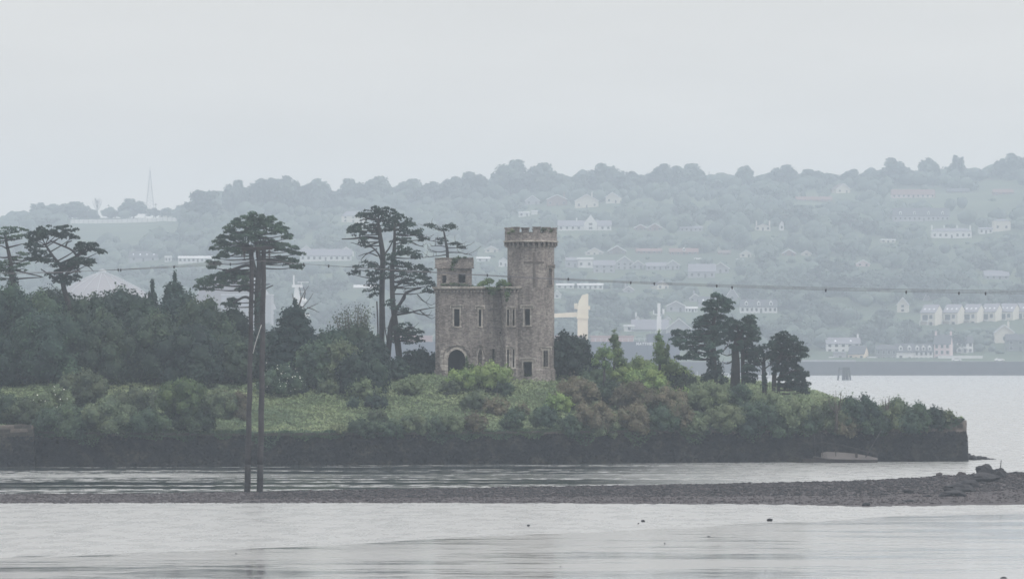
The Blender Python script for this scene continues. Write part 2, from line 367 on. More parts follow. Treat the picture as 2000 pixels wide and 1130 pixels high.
# ---- the island ground
def wallY(x): return 424 + (x + 50) * 22 / 96.0 + 1.0 * math.sin(x * .07)
def wall_top(x): return float(np.interp(x, [-120, -47, -30, 10, 30, 41, 46.5], [4.2, 3.3, 3.0, 3.1, 3.6, 4.2, 4.2]))
def plateau(x): return float(np.interp(x, [-120, -50, -22, 0, 22, 30, 36, 41, 46.5], [8.0, 8.0, 8.3, 8.75, 8.1, 7.3, 5.6, 4.7, 4.3]))
END_X = 46.6
def end_x(y): return END_X - max(0, (y - wallY(END_X)) * .12)
def iz(x, y):
    d = y - wallY(x); run = 27
    z = wall_top(x) + (plateau(x) - wall_top(x)) * sm(-2, run, d)
    z += .30 * mnoise.noise(Vector((x * .12, y * .12, 0))) * sm(0, 6, d) + .12 * mnoise.noise(Vector((x * .5, y * .5, 0))) * sm(0, 4, d)
    z -= max(0, d - 62) * .45
    return z
M['soil'] = pm('soil', (.045, .065, .035), (.075, .10, .045), .25, .95, .3, 3)
xs = np.arange(-125, 47.1, .9); vsr = list(np.linspace(0, 45, 46)) + [50, 55, 60, 65, 70, 75, 80, 88]
V = []
for v in vsr:
    for x in xs:
        y = wallY(x) + .35 + v; xx = min(x, end_x(y) - .3); V.append((xx, y, iz(xx, y)))
nx = len(xs); Q = [(j * nx + i, j * nx + i + 1, (j + 1) * nx + i + 1, (j + 1) * nx + i) for j in range(len(vsr) - 1) for i in range(nx - 1)]
tag(link('island_ground', np_mesh('island_ground', np.array(V), np.array(Q), M['soil'], smooth=True)), 'overgrown ground of the island', kind='structure')
def gp(px, Y): x = WX(px, Y); return Vector((x, Y, iz(x, Y)))

# ---- the far hill
rid = [(-800, 445), (-300, 445), (0, 440), (60, 428), (140, 426), (330, 424), (400, 408), (430, 395), (600, 385), (800, 382), (960, 366), (1100, 360), (1300, 355), (1500, 356), (1700, 352), (1900, 345), (2000, 340), (2400, 335), (2900, 350)]
RY = 3300.0
rx = [WX(p, RY) for p, q in rid]; rz_ = [WZ(q, RY) for p, q in rid]
def hz(x, y):
    t_ = (y - 1945) / (RY - 1945); zr = float(np.interp(x, rx, rz_))
    if t_ <= 0: z = 6.0
    elif t_ <= 1: z = 6.0 + (zr - 6) * (t_ ** .88)
    else: z = zr - (t_ - 1) * 150
    k = min(1, max(0, t_ * 4)) * min(1, max(0, (1.12 - t_) * 3))
    return z + k * (5.0 * mnoise.noise(Vector((x * .006, y * .004, 3))) + 2.0 * mnoise.noise(Vector((x * .02, y * .012, 5))))
M['hill'] = pm('hillside_grass', (.040, .060, .036), (.085, .110, .060), .012, .95, 0, detail=4, c3=(.055, .080, .045))
grid_obj('hillside', np.arange(-900, 901, 22.0), list(np.arange(1940, 3300, 28.0)) + [3310, 3380, 3500, 3800, 4200], hz, M['hill'], 'misty hillside across the water')
def hill_at(px, py):
    """where the line of sight through a pixel meets the hill"""
    Y = 1946.0
    while Y < 3290:
        x = WX(px, Y)
        if HY - (hz(x, Y) - CH) * F / Y <= py: break
        Y += 7
    x = WX(px, Y); return Vector((x, Y, hz(x, Y)))
# quay along the far shore
M['quay'] = pm('quay_stone', (.060, .060, .065), (.035, .036, .042), .25, .9, .4, 1.5)
M['road'] = pm('shore_road', (.16, .16, .16), (.12, .12, .12), .2, .9)
b = MB()
for i in range(90):
    x0 = -900 + i * 20; b.box(x0, x0 + 20, 1900 + .6 * rnd.random(), 1948, -2, 5.9, None)
tag(b.build('far_quay', M['quay']), 'dark stone quay along the far shore', kind='structure')
b = MB(); b.box(-900, 900, 1901.5, 1946, 5.92, 6.02); tag(b.build('shore_road', M['road']), 'road along the far quay', kind='structure')

# ---- sea wall round the island
def seawall_mat():
    m, t, b = mat_base('sea_wall'); L = t.links.new; b.inputs['Roughness'].default_value = .9; b.inputs['Specular IOR Level'].default_value = .2
    g = N(t, 'ShaderNodeNewGeometry'); s = N(t, 'ShaderNodeSeparateXYZ'); L(g.outputs['Position'], s.inputs[0])
    n = N(t, 'ShaderNodeTexNoise', inp={'Scale': .8, 'Detail': 6.0}); L(g.outputs['Position'], n.inputs[0])
    a = N(t, 'ShaderNodeMath', operation='MULTIPLY_ADD', inp={1: 1.2}); L(n.outputs[0], a.inputs[0]); L(s.outputs[2], a.inputs[2])
    r = N(t, 'ShaderNodeMapRange', inp={1: 3.1, 2: 3.6, 3: 0, 4: 1}); L(a.outputs[0], r.inputs[0])
    n2 = N(t, 'ShaderNodeTexNoise', inp={'Scale': 1.6, 'Detail': 6.0, 'Roughness': .7}); L(g.outputs['Position'], n2.inputs[0])
    c1 = N(t, 'ShaderNodeValToRGB'); L(n2.outputs[0], c1.inputs[0]); e = c1.color_ramp.elements
    e[0].position = .35; e[0].color = (.010, .011, .014, 1); e[1].position = .7; e[1].color = (.030, .030, .030, 1)
    c2 = N(t, 'ShaderNodeValToRGB'); L(n2.outputs[0], c2.inputs[0]); e = c2.color_ramp.elements
    e[0].position = .35; e[0].color = (.075, .065, .062, 1); e[1].position = .7; e[1].color = (.19, .16, .14, 1)
    mx = N(t, 'ShaderNodeMix', data_type='RGBA'); L(r.outputs[0], mx.inputs[0]); L(c1.outputs[0], mx.inputs['A']); L(c2.outputs[0], mx.inputs['B']); L(mx.outputs['Result'], b.inputs['Base Color'])
    bp = N(t, 'ShaderNodeBump', inp={'Strength': .8, 'Distance': .15}); n3 = N(t, 'ShaderNodeTexNoise', inp={'Scale': 3.5, 'Detail': 5.0}); L(g.outputs['Position'], n3.inputs[0]); L(n3.outputs[0], bp.inputs['Height']); L(bp.outputs[0], b.inputs['Normal'])
    return m
M['sea_wall'] = seawall_mat()
PIERX = -46.6
def wall_strip(name, path, parent, topf, batter=.06, rows=12):
    """path of (x,y) going along the wall; outward normal on its right"""
    V = []; n = len(path)
    for j in range(rows + 3):
        for i, (x, y) in enumerate(path):
            a = path[max(0, i - 1)]; c = path[min(n - 1, i + 1)]; d = Vector((c[0] - a[0], c[1] - a[1], 0)).normalized(); no = Vector((d.y, -d.x, 0))
            zt = topf(x, y)
            if j <= rows: z = -.6 + (zt + .6) * j / rows; off = (zt - z) * batter + .10 * mnoise.noise(Vector((x * 1.3, y * 1.3, z * 1.6))) + .12 * mnoise.noise(Vector((x * .4, y * .4, z * .5)))
            else: z = zt + .02 * mnoise.noise(Vector((x, y, 3))); off = -.45 * (j - rows)
            p = Vector((x, y, z)) + no * off; V.append(p[:])
    Q = [(j * n + i, j * n + i + 1, (j + 1) * n + i + 1, (j + 1) * n + i) for j in range(rows + 2) for i in range(n - 1)]
    return link(name, np_mesh(name, np.array(V), np.array(Q), M['sea_wall'], smooth=False), parent)
sw = empty('sea_wall', (0, 0, 0), 'long dark seaweed covered stone sea wall round the island', 'sea wall')
pth = [(x, wallY(x)) for x in np.arange(PIERX, END_X - .6, .45)]
ey = wallY(END_X); pth += [(END_X - .25, ey + .05), (END_X, ey + .5)] + [(end_x(ey + q), ey + q) for q in np.arange(1.2, 70, 1.2)]
wall_strip('wall_face', pth, sw, lambda x, y: wall_top(x))
pier = empty('sea_wall_pier', (0, 0, 0), 'square stone pier with a pale top at the left end of the sea wall', 'sea wall')
PY = wallY(PIERX) - 1.1
pp = [(x, PY) for x in np.arange(-124, PIERX, .5)] + [(PIERX - .05, PY + .05), (PIERX, PY + .6), (PIERX, PY + 1.6), (PIERX, PY + 3)]
wall_strip('wall_face', pp, pier, lambda x, y: float(np.interp(x, [-60, -51, -48, PIERX], [3.9, 4.0, 4.15, 4.05])), .015)
# dressed stones one can tell apart: copings, pier courses, wall-end courses
M['coping'] = pm('coping_stone', (.20, .175, .155), (.12, .105, .095), 2.0, .9, .6, 6)
M['coping_dark'] = pm('coping_stone_dark', (.075, .068, .06), (.045, .045, .04), 2.0, .95, .6, 6)
cm = []
for k in range(5):
    b = MB(); b.box(-.58, .58, -.28, .30, -.12, .12, jit=.035); cm.append(b.mesh('coping_stone', M['coping_dark' if k < 3 else 'coping']))
x = PIERX + .8
while x < END_X - .8:
    y = wallY(x); mi = rnd.randrange(3) if not (2 < x < 7 or -27 < x < -14) else (3 + rnd.randrange(2) if 2 < x < 7 else 2)
    if x > 40.5: mi = 3 + rnd.randrange(2)
    if rnd.random() > .04: link('coping_stone', cm[mi], sw, (x, y - .03, wall_top(x) + .09), math.atan2(wallY(x + .5) - wallY(x - .5), 1))
    x += 1.2 + rnd.uniform(0, .06)
def courses(parent, x0, x1, yf, ztop, n, name='wall_stone'):
    for k in range(n):
        x = x0 + (k % 2) * .35
        while x < x1 - .3:
            L_ = rnd.uniform(.55, .95); L_ = min(L_, x1 - x); h = .34; zc = ztop(x) - .17 - k * .37
            b = MB(); b.box(-L_ / 2 + .025, L_ / 2 - .025, -.06 - rnd.uniform(0, .05), .2, -h / 2 + .015, h / 2 - .015, jit=.02)
            b.build(name, M['coping' if k < 2 and rnd.random() < .7 else 'coping_dark'], parent, (x + L_ / 2, yf(x + L_ / 2), zc)); x += L_
courses(pier, -55, PIERX - .02, lambda x: PY - .02, lambda x: float(np.interp(x, [-60, -51, -48, PIERX], [3.9, 4.0, 4.15, 4.05])), 4)
courses(sw, 40.2, END_X - .35, lambda x: wallY(x) - .05, lambda x: wall_top(x) - .05, 2)
# ================================================================ THE RUINED CASTLE FOLLY
def stone_mat(name, ca, cb, cc, stain=.36, scale=4.2):
    m, t, b = mat_base(name); L = t.links.new; b.inputs['Roughness'].default_value = .92; b.inputs['Specular IOR Level'].default_value = .2
    tc = N(t, 'ShaderNodeTexCoord'); o = tc.outputs['Object']
    vo = N(t, 'ShaderNodeTexVoronoi', feature='F1', inp={'Scale': scale}); mp = N(t, 'ShaderNodeMapping'); mp.inputs['Scale'].default_value = (1, 1, 2.1); L(o, mp.inputs[0]); L(mp.outputs[0], vo.inputs['Vector'])
    sp = N(t, 'ShaderNodeSeparateColor'); L(vo.outputs['Color'], sp.inputs[0])
    r = N(t, 'ShaderNodeValToRGB'); L(sp.outputs[0], r.inputs[0]); e = r.color_ramp.elements
    e[0].position = 0; e[0].color = C4(ca); e[1].position = 1; e[1].color = C4(cc); q = e.new(.5); q.color = C4(cb)
    n = N(t, 'ShaderNodeTexNoise', inp={'Scale': .55, 'Detail': 7.0, 'Roughness': .7}); m2 = N(t, 'ShaderNodeMapping'); m2.inputs['Scale'].default_value = (1.3, 1.3, .45); L(o, m2.inputs[0]); L(m2.outputs[0], n.inputs[0])
    r2 = N(t, 'ShaderNodeMapRange', inp={1: .42, 2: .62, 3: 1.0 - stain, 4: 1.12}); L(n.outputs[0], r2.inputs[0])
    n3 = N(t, 'ShaderNodeTexNoise', inp={'Scale': 5.0, 'Detail': 5.0, 'Roughness': .7}); L(o, n3.inputs[0]); r3 = N(t, 'ShaderNodeMapRange', inp={1: .3, 2: .7, 3: .74, 4: 1.26}); L(n3.outputs[0], r3.inputs[0])
    mu = N(t, 'ShaderNodeMath', operation='MULTIPLY'); L(r2.outputs[0], mu.inputs[0]); L(r3.outputs[0], mu.inputs[1])
    vm = N(t, 'ShaderNodeVectorMath', operation='SCALE'); L(r.outputs[0], vm.inputs[0]); L(mu.outputs[0], vm.inputs['Scale']); L(vm.outputs[0], b.inputs['Base Color'])
    v2 = N(t, 'ShaderNodeTexVoronoi', feature='DISTANCE_TO_EDGE', inp={'Scale': scale}); L(mp.outputs[0], v2.inputs['Vector']); mr = N(t, 'ShaderNodeMapRange', inp={1: 0, 2: .12, 3: 0, 4: 1}); L(v2.outputs[0], mr.inputs[0])
    bp = N(t, 'ShaderNodeBump', inp={'Strength': .9, 'Distance': .06}); L(mr.outputs[0], bp.inputs['Height']); L(bp.outputs[0], b.inputs['Normal'])
    return m
M['rubble'] = stone_mat('rubble_stone', (.215, .193, .186), (.30, .27, .256), (.40, .363, .342))
M['dressed'] = stone_mat('dressed_stone', (.33, .30, .275), (.40, .365, .335), (.46, .43, .40), .3, .8)
M['dressed_dark'] = stone_mat('dressed_stone_dark', (.17, .152, .14), (.23, .205, .19), (.31, .28, .26), .4, 1.2)
M['slit_shade_stain'] = pm('slit_shade_stone', (.095, .083, .078), (.14, .124, .115), 1.5, .95, .5, 5)  # dark of the cross slots: shade and stain in one colour
M['void'] = pm('interior_shade', (.035, .033, .033), (.02, .02, .02), 1, .95)
CY = 458.0
def cp(px, py): return ((px - 966) * CY / F, (733 - py) * CY / F)   # castle-local metres from a photograph pixel
cz = WZ(733, CY); castle = empty('castle_folly', (WX(966, CY), CY, cz), 'ruined grey stone castle folly with one tall round battlemented tower', 'castle')

class Path:
    """a wall line in plan, parametrised by length; outward side is to the right of travel"""
    def __init__(s, pts): s.p = [Vector((a, b_, 0)) for a, b_ in pts]; s.u = [0]; [s.u.append(s.u[-1] + (s.p[i + 1] - s.p[i]).length) for i in range(len(s.p) - 1)]
    def seg(s, u):
        i = 0
        while i < len(s.p) - 2 and u > s.u[i + 1] + 1e-9: i += 1
        return i
    def at(s, u):
        i = s.seg(u); return s.p[i].lerp(s.p[i + 1], (u - s.u[i]) / (s.u[i + 1] - s.u[i]))
    def frame(s, u):
        i = s.seg(u); d = (s.p[i + 1] - s.p[i]).normalized(); n = Vector((d.y, -d.x, 0)); q = s.at(u)
        return Matrix(((d.x, -n.x, 0, q.x), (d.y, -n.y, 0, q.y), (0, 0, 1, 0), (0, 0, 0, 1)))     # local x along, y inward, z up
    def u_of_x(s, x):     # front-facing crossing
        for i in range(len(s.p) - 1):
            a, b_ = s.p[i].x, s.p[i + 1].x
            if a <= x <= b_ and b_ > a: return s.u[i] + (x - a) / (b_ - a) * (s.u[i + 1] - s.u[i])
        raise ValueError(x)
def wall_with_openings(mb, P, z0, z1, ops, depth=.45, zsub=3):
    us = set(P.u); zs = {z0, z1}
    for (u0, u1, a, b_) in ops: us |= {u0, u1}; zs |= {a, b_}
    us = sorted(us); zs = sorted(zs); z2 = []
    for a, b_ in zip(zs, zs[1:]): k = max(1, int((b_ - a) / zsub)); z2 += [a + (b_ - a) * i / k for i in range(k)]
    z2.append(zs[-1])
    for ua, ub in zip(us, us[1:]):
        if ub - ua < 1e-6: continue
        um = (ua + ub) / 2; A, B = P.at(ua), P.at(ub)
        for za, zb in zip(z2, z2[1:]):
            zm = (za + zb) / 2
            if any(o[0] < um < o[1] and o[2] < zm < o[3] for o in ops): continue
            mb.add([(A.x, A.y, za), (B.x, B.y, za), (B.x, B.y, zb), (A.x, A.y, zb)], [(0, 1, 2, 3)])
    for (u0, u1, a, b_) in ops:
        FA, FB = P.frame(u0 + 1e-6), P.frame(u1 - 1e-6); D = Vector((0, depth, 0))
        A0, B0 = FA @ Vector((0, 0, 0)), FB @ Vector((0, 0, 0)); A1, B1 = FA @ D, FB @ D
        q = lambda p, z: (p.x, p.y, z)
        mb.add([q(A0, a), q(A1, a), q(A1, b_), q(A0, b_)], [(0, 1, 2, 3)]); mb.add([q(B1, a), q(B0, a), q(B0, b_), q(B1, b_)], [(0, 1, 2, 3)])
        mb.add([q(A0, a), q(B0, a), q(B1, a), q(A1, a)], [(0, 1, 2, 3)]); mb.add([q(A1, b_), q(B1, b_), q(B0, b_), q(A0, b_)], [(0, 1, 2, 3)])
def surround(P, u, w, z0, z1, parent, name='window_surround', jw=.17, hood=True, mat=None, sill=True):
    mat = mat or M['dressed']; T = P.frame(u); mb = MB(); h = w / 2
    mb.box(-h - jw, -h, -.035, .20, z0, z1, T, .008); mb.box(h, h + jw, -.035, .20, z0, z1, T, .008)
    mb.box(-h - jw - .04, h + jw + .04, -.045, .20, z1, z1 + .22, T, .008)
    if sill: mb.box(-h - jw - .06, h + jw + .06, -.09, .20, z0 - .14, z0, T, .008)
    if hood:
        mb.box(-h - jw - .26, h + jw + .26, -.16, -.02, z1 + .30, z1 + .42, T); mb.box(-h - jw - .26, -h - jw - .14, -.14, -.02, z1 + .02, z1 + .30, T); mb.box(h + jw + .14, h + jw + .26, -.14, -.02, z1 + .02, z1 + .30, T)
    return mb.build(name, mat, parent)

# -- main block
TX, TY, TR = cp(1037, 0)[0], 2.0, 2.48
bp_ = [(-6.25, 7.0), (-6.25, .55), (-5.85, 0), (-1.30, 0), (-1.12, .30), (.66, .95), (.98, -.15), (1.24, -.42), (2.12, -.42), (2.52, -.05), (2.52, 3.0)]
P = Path(bp_); WH = 9.20
def op(px0, px1, py0, py1):
    x0, za = cp(px0, py1); x1, zb = cp(px1, py0); return (P.u_of_x(x0), P.u_of_x(x1), za, zb)
ops = [op(887, 897.5, 603, 637), op(935, 940, 604, 637), op(875, 909, 682, 733), op(934, 942, 681, 717), op(961.5, 967, 681, 707),
       op(990.5, 994, 604, 636), op(1001.2, 1004.8, 604, 636), op(990.5, 994, 682, 717), op(1001.2, 1004.8, 682, 717)]
mb = MB(); wall_with_openings(mb, P, -1.0, WH, ops)
mb.add([(x, y, WH) for x, y in bp_], [list(range(len(bp_)))])           # flat roof
mb.add([(bp_[0][0], 7, -1), (bp_[-1][0], 7, -1), (bp_[-1][0], 7, WH), (bp_[0][0], 7, WH)], [(1, 0, 3, 2)])
mb.build('wall', M['rubble'], castle)
surround(P, P.u_of_x(cp(892.2, 0)[0]), .57, cp(0, 637)[1], cp(0, 603)[1], castle)
surround(P, P.u_of_x(cp(937.5, 0)[0]), .28, cp(0, 637)[1], cp(0, 604)[1], castle, jw=.12)
surround(P, P.u_of_x(cp(964.2, 0)[0]), .30, cp(0, 707)[1], cp(0, 681)[1], castle, jw=.08, hood=False, mat=M['dressed_dark'])
for a in (992.2, 1003):
    surround(P, P.u_of_x(cp(a, 0)[0]), .2, cp(0, 636)[1], cp(0, 604)[1], castle, jw=.10, hood=False)
    surround(P, P.u_of_x(cp(a, 0)[0]), .2, cp(0, 717)[1], cp(0, 682)[1], castle, jw=.10, hood=False)
T = P.frame(P.u_of_x(cp(998, 0)[0])); mb = MB(); mb.box(-.52, .52, -.13, -.01, cp(0, 600)[1], cp(0, 598)[1], T); mb.box(-.52, .52, -.13, -.01, cp(0, 677)[1], cp(0, 675)[1], T); mb.build('hood_mould', M['dressed'], castle)
# arches
def arch(P, u, w, zs, zt, parent, name='arch', ring=.22, proud=.07, mat=None, foot=0.0):
    """four-centred stone arch: infill of the corners inside a square-headed opening, a proud ring and jambs"""
    T = P.frame(u); h = w / 2; n = 14; mat = mat or M['dressed']
    def f(t): t = abs(t); return zs + (zt - zs) * ((1 - t ** 2.3) ** .55 * .86 + .14 * (1 - t))
    xs_ = [-1 + 2 * i / n for i in range(n + 1)]
    mb = MB()
    for a, b_ in zip(xs_, xs_[1:]):
        mb.prism([(a * h, f(a)), (b_ * h, f(b_)), (b_ * h, zt + .03), (a * h, zt + .03)], .03, .35, T)
    mb.build('arch_spandrel', M['rubble'], parent)
    mb = MB()
    for a, b_ in zip(xs_, xs_[1:]):
        ka, kb = f(a), f(b_); s_ = 1 + ring / h
        za, zb = zs + (ka - zs) * (1 + ring / (zt - zs)), zs + (kb - zs) * (1 + ring / (zt - zs))
        mb.prism([(a * h, ka), (b_ * h, kb), (b_ * h * s_, zb), (a * h * s_, za)], -proud, .30, T)
    for s_ in (-1, 1):
        k = 0; z = foot
        while z < zs - .05:
            z2 = min(z + .42, zs); e_ = ring * (1.0 if k % 2 else 1.9); mb.box(min(s_ * h, s_ * (h + e_)), max(s_ * h, s_ * (h + e_)), -.045, .30, z + .01, z2 - .01, T, .008); z = z2; k += 1
    return mb.build(name, mat, parent)
arch(P, P.u_of_x(cp(892, 0)[0]), 34 * CY / F, 1.75, cp(0, 682)[1], castle, 'door_arch', .25)
T = P.frame(P.u_of_x(cp(892, 0)[0])); mb = MB()
for k in range(9):
    a, b_ = R(180 - k * 20), R(180 - (k + 1) * 20)
    f1 = lambda t, r: (math.cos(t) * (1.35 + r), 1.75 + math.sin(t) ** .8 * (1.45 + r)) if math.sin(t) > 1e-6 else (math.cos(t) * (1.35 + r), 1.75)
    mb.prism([f1(a, 0), f1(b_, 0), f1(b_, .13), f1(a, .13)], -.15, -.01, T)
mb.build('hood_mould', M['dressed_dark'], castle)
arch(P, P.u_of_x(cp(938, 0)[0]), 8 * CY / F, 2.1, cp(0, 681)[1], castle, 'door_arch', .13)
T = P.frame(P.u_of_x(cp(938, 0)[0])); mb = MB()
for k in range(8):
    a, b_ = R(180 - k * 22.5), R(157.5 - k * 22.5)
    f1 = lambda t, r: (math.cos(t) * (.42 + r), 2.1 + max(0, math.sin(t)) ** .8 * (1.05 + r))
    mb.prism([f1(a, 0), f1(b_, 0), f1(b_, .10), f1(a, .10)], -.12, -.01, T)
mb.build('hood_mould', M['dressed_dark'], castle)
# pale quoins on the chamfer by the arch, buttress plinth
mb = MB(); T = P.frame(P.u_of_x(cp(866, 0)[0]))
for k in range(6): mb.box(-.36 + (k % 2) * .06, .36, -.05, .1, k * .46 + .01, k * .46 + .45, T, .01)
mb.build('quoin_pier', M['dressed'], castle)
mb = MB()
for i in range(1, len(bp_) - 2):
    A, B = Vector((*bp_[i], 0)), Vector((*bp_[i + 1], 0)); d = (B - A).normalized(); nn = Vector((d.y, -d.x, 0))
    ua, ub = P.u[i], P.u[i + 1]
    for a, b_ in ((ua, ub),):
        gaps = sorted([(o[0] - .3, o[1] + .3) for o in ops if o[2] < .5 and o[0] > ua and o[1] < ub]); s_ = a
        for g0, g1 in gaps + [(b_, b_)]:
            if g0 > s_ + .05:
                Tm = P.frame((s_ + g0) / 2); L_ = (g0 - s_) / 2; mb.prism([(-L_, -1), (L_, -1), (L_, .50), (-L_, .50)], -.13, 0, Tm); mb.prism([(-L_, .50), (L_, .50), (L_, .58), (-L_, .58)], -.17, 0, Tm)
            s_ = g1
mb.build('plinth', M['rubble'], castle)
# cornice and its corbels
mb = MB()
cpth = Path([(x, y) for x, y in bp_[:-1]])
for i in range(len(bp_) - 2):
    A, B = P.u[i], P.u[i + 1]; Tm = P.frame((A + B) / 2); L_ = (B - A) / 2 + .12
    mb.box(-L_, L_, -.34 - .003 * i, .10, WH - .02 + .002 * i, WH + .14 + .002 * i, Tm); mb.box(-L_ + .05, L_ - .05, -.22 - .003 * i, .10, WH - .12, WH - .03, Tm)
mb.build('cornice', M['dressed'], castle)
cmesh = MB(); cmesh.prism([(-.09, 0), (.09, 0), (.09, .26), (-.09, .26)], -.20, 0); cmesh.prism([(-.07, -.12), (.07, -.12), (.07, -.005), (-.07, -.005)], -.11, 0); cme = cmesh.mesh('corbel', M['dressed_dark'])
u = P.u[1] + .1
while u < P.u[9] - .1:
    T = P.frame(u); o = link('corbel', cme, castle); o.matrix_local = T @ Matrix.Translation((0, .0, WH - .39)); u += .36
# -- small upper turret on the left of the roof
tp = [(cp(853, 0)[0], 4.2), (cp(853, 0)[0], .75), (cp(921, 0)[0], .75), (cp(921, 0)[0], 4.2)]
P2 = Path(tp); z1 = cp(0, 522)[1]; z2 = cp(0, 503)[1]
o2 = []
for a, b_, c, d in ((863.5, 871.5, 537, 552), (895, 909, 534, 552)): o2.append((P2.u_of_x(cp(a, 0)[0]), P2.u_of_x(cp(b_, 0)[0]), cp(0, d)[1], cp(0, c)[1]))
ut = MB(); wall_with_openings(ut, P2, WH + .0, z1, o2, .4); ut.add([(tp[0][0], 4.2, WH), (tp[3][0], 4.2, WH), (tp[3][0], 4.2, z1), (tp[0][0], 4.2, z1)], [(1, 0, 3, 2)])
ut.add([(x, y, z1) for x, y in tp], [(0, 1, 2, 3)])
turret = ut.build('upper_turret', M['rubble'], castle)
for a, w_ in ((867.5, .43), (902, .75)): surround(P2, P2.u_of_x(cp(a, 0)[0]), w_, cp(0, 552)[1], cp(0, 537 if a < 900 else 534)[1], turret, jw=.10, hood=False, mat=M['dressed_dark'])
mb = MB(); xa, xb = cp(849.5, 0)[0], cp(924.5, 0)[0]
mb.box(xa, xb, .55, .90, z1, z2 - .10); mb.box(xa, xa + .35, .90, 4.4, z1, z2 - .1); mb.box(xb - .35, xb, .90, 4.4, z1, z2 - .1); mb.box(xa + .35, xb - .35, 4.05, 4.4, z1, z2 - .1)
mb.build('parapet', M['rubble'], turret)
mb = MB(); mb.box(xa - .07, xb + .07, .47, .97, z1 - .10, z1 - .003); x = xa
while x < xb - .1: w_ = min(rnd.uniform(.5, .8), xb - x + .02); mb.box(x - .02, x + w_ - .03, .50, .95, z2 - .095, z2 + rnd.uniform(.0, .03), None, .012); x += w_
mb.build('coping', M['dressed_dark'], turret)
# -- great round tower
def circ(r, n=48, a0=-200, a1=160): return [(TX + r * math.cos(R(a0 + (a1 - a0) * i / n)), TY + r * math.sin(R(a0 + (a1 - a0) * i / n))) for i in range(n + 1)]
PT = Path(circ(TR)); zt0, ztc, ztp, ztop = cp(0, 482)[1], cp(0, 470)[1], cp(0, 455)[1], cp(0, 443)[1]
def opt(px0, px1, py0, py1):
    def uu(px):
        x = cp(px, 0)[0]; best = None
        for i in range(4000):
            u = PT.u[-1] * i / 4000; q = PT.at(u)
            if q.y < TY and (best is None or abs(q.x - x) < best[0]): best = (abs(q.x - x), u)
        return best[1]
    return (uu(px0), uu(px1), cp(0, py1)[1], cp(0, py0)[1])
otw = [opt(1024.5, 1035, 603, 635), opt(1029 - 7, 1029 + 10, 706, 735), opt(1061, 1070, 684, 716), opt(1071.5, 1077, 524, 557), opt(993, 997.5, 537, 552)]
mb = MB(); wall_with_openings(mb, PT, -1, zt0 + .02, otw, .5, 1.5)
mb.build('tower_shaft', M['rubble'], castle)
for o_, kw in ((otw[0], {}), (otw[1], dict(jw=.15, sill=False)), (otw[2], dict(jw=.14, mat=M['dressed'])), (otw[3], dict(jw=.14, mat=M['dressed_dark']))):
    surround(PT, (o_[0] + o_[1]) / 2, o_[1] - o_[0], o_[2], o_[3], castle, **kw)
da, db = [math.atan2(PT.at(u_).y - TY, PT.at(u_).x - TX) for u_ in (otw[1][0], otw[1][1])]; tp_ = MB(); nn_ = 46; sp_a = 2 * math.pi - (db - da)
for i in range(nn_):
    a0_, a1_ = db + sp_a * i / nn_, db + sp_a * (i + 1) / nn_; pr = [(TR - .05, -1), (TR + .16, -1), (TR + .14, .60), (TR + .0, .74)]; q_ = [(TX + r_ * math.cos(a_), TY + r_ * math.sin(a_), z_) for a_ in (a0_, a1_) for r_, z_ in pr]
    tp_.add(q_, [(1, 5, 6, 2), (2, 6, 7, 3)] + ([(0, 1, 2, 3)] if i == 0 else []) + ([(7, 6, 5, 4)] if i == nn_ - 1 else []), False)
tp_.build('tower_plinth', M['rubble'], castle)
mb = MB(); mb.lathe([(TR - .02, zt0), (TR + .10, zt0 + .06), (TR + .02, zt0 + .10)], TX, TY, 48); mb.lathe([(TR + .02, ztc - .14), (TR + .44, ztc - .12), (TR + .44, ztc), (TR + .24, ztc + .03)], TX, TY, 48, False); mb.build('string_course', M['dressed'], castle)
cmb = MB(); cmb.prism([(-.10, .12), (.10, .12), (.10, .46), (-.10, .46)], -.34, 0); cmb.prism([(-.085, -.04), (.085, -.04), (.085, .115), (-.085, .115)], -.20, 0); cme2 = cmb.mesh('corbel', M['dressed_dark'])
for k in range(30):
    a = 2 * math.pi * (k + .5) / 30; o = link('corbel', cme2, castle); o.matrix_local = Matrix.Translation((TX, TY, zt0 + .02)) @ Matrix.Rotation(a, 4, 'Z') @ Matrix.Translation((0, -TR - .0, 0))
RO, RI = TR + .27, TR - .12
mb = MB(); mb.lathe([(RI, ztc - .5), (RI, ztp), (RO, ztp), (RO, ztc + .0)], TX, TY, 48, False); mb.lathe([(0.01, ztc - .2), (RI + .01, ztc - .2)], TX, TY, 48, False); mb.build('tower_parapet', M['rubble'], castle)
NM = 14
def sector(mb, a0, a1, r0, r1, z0_, z1_, k=4, jit=0.0):
    vs_ = []; 
    for i in range(k + 1):
        a = a0 + (a1 - a0) * i / k
        for r in (r0, r1):
            for z in (z0_, z1_): vs_.append((r * math.cos(a), r * math.sin(a), z + rnd.uniform(-jit, jit)))
    fs = []
    for i in range(k):
        o_ = 4 * i; fs += [(o_ + 2, o_ + 6, o_ + 7, o_ + 3), (o_ + 4, o_, o_ + 1, o_ + 5), (o_ + 1, o_ + 3, o_ + 7, o_ + 5), (o_, o_ + 4, o_ + 6, o_ + 2)]
    fs += [(0, 2, 3, 1), (4 * k + 2, 4 * k, 4 * k + 1, 4 * k + 3)]; mb.add(vs_, fs)
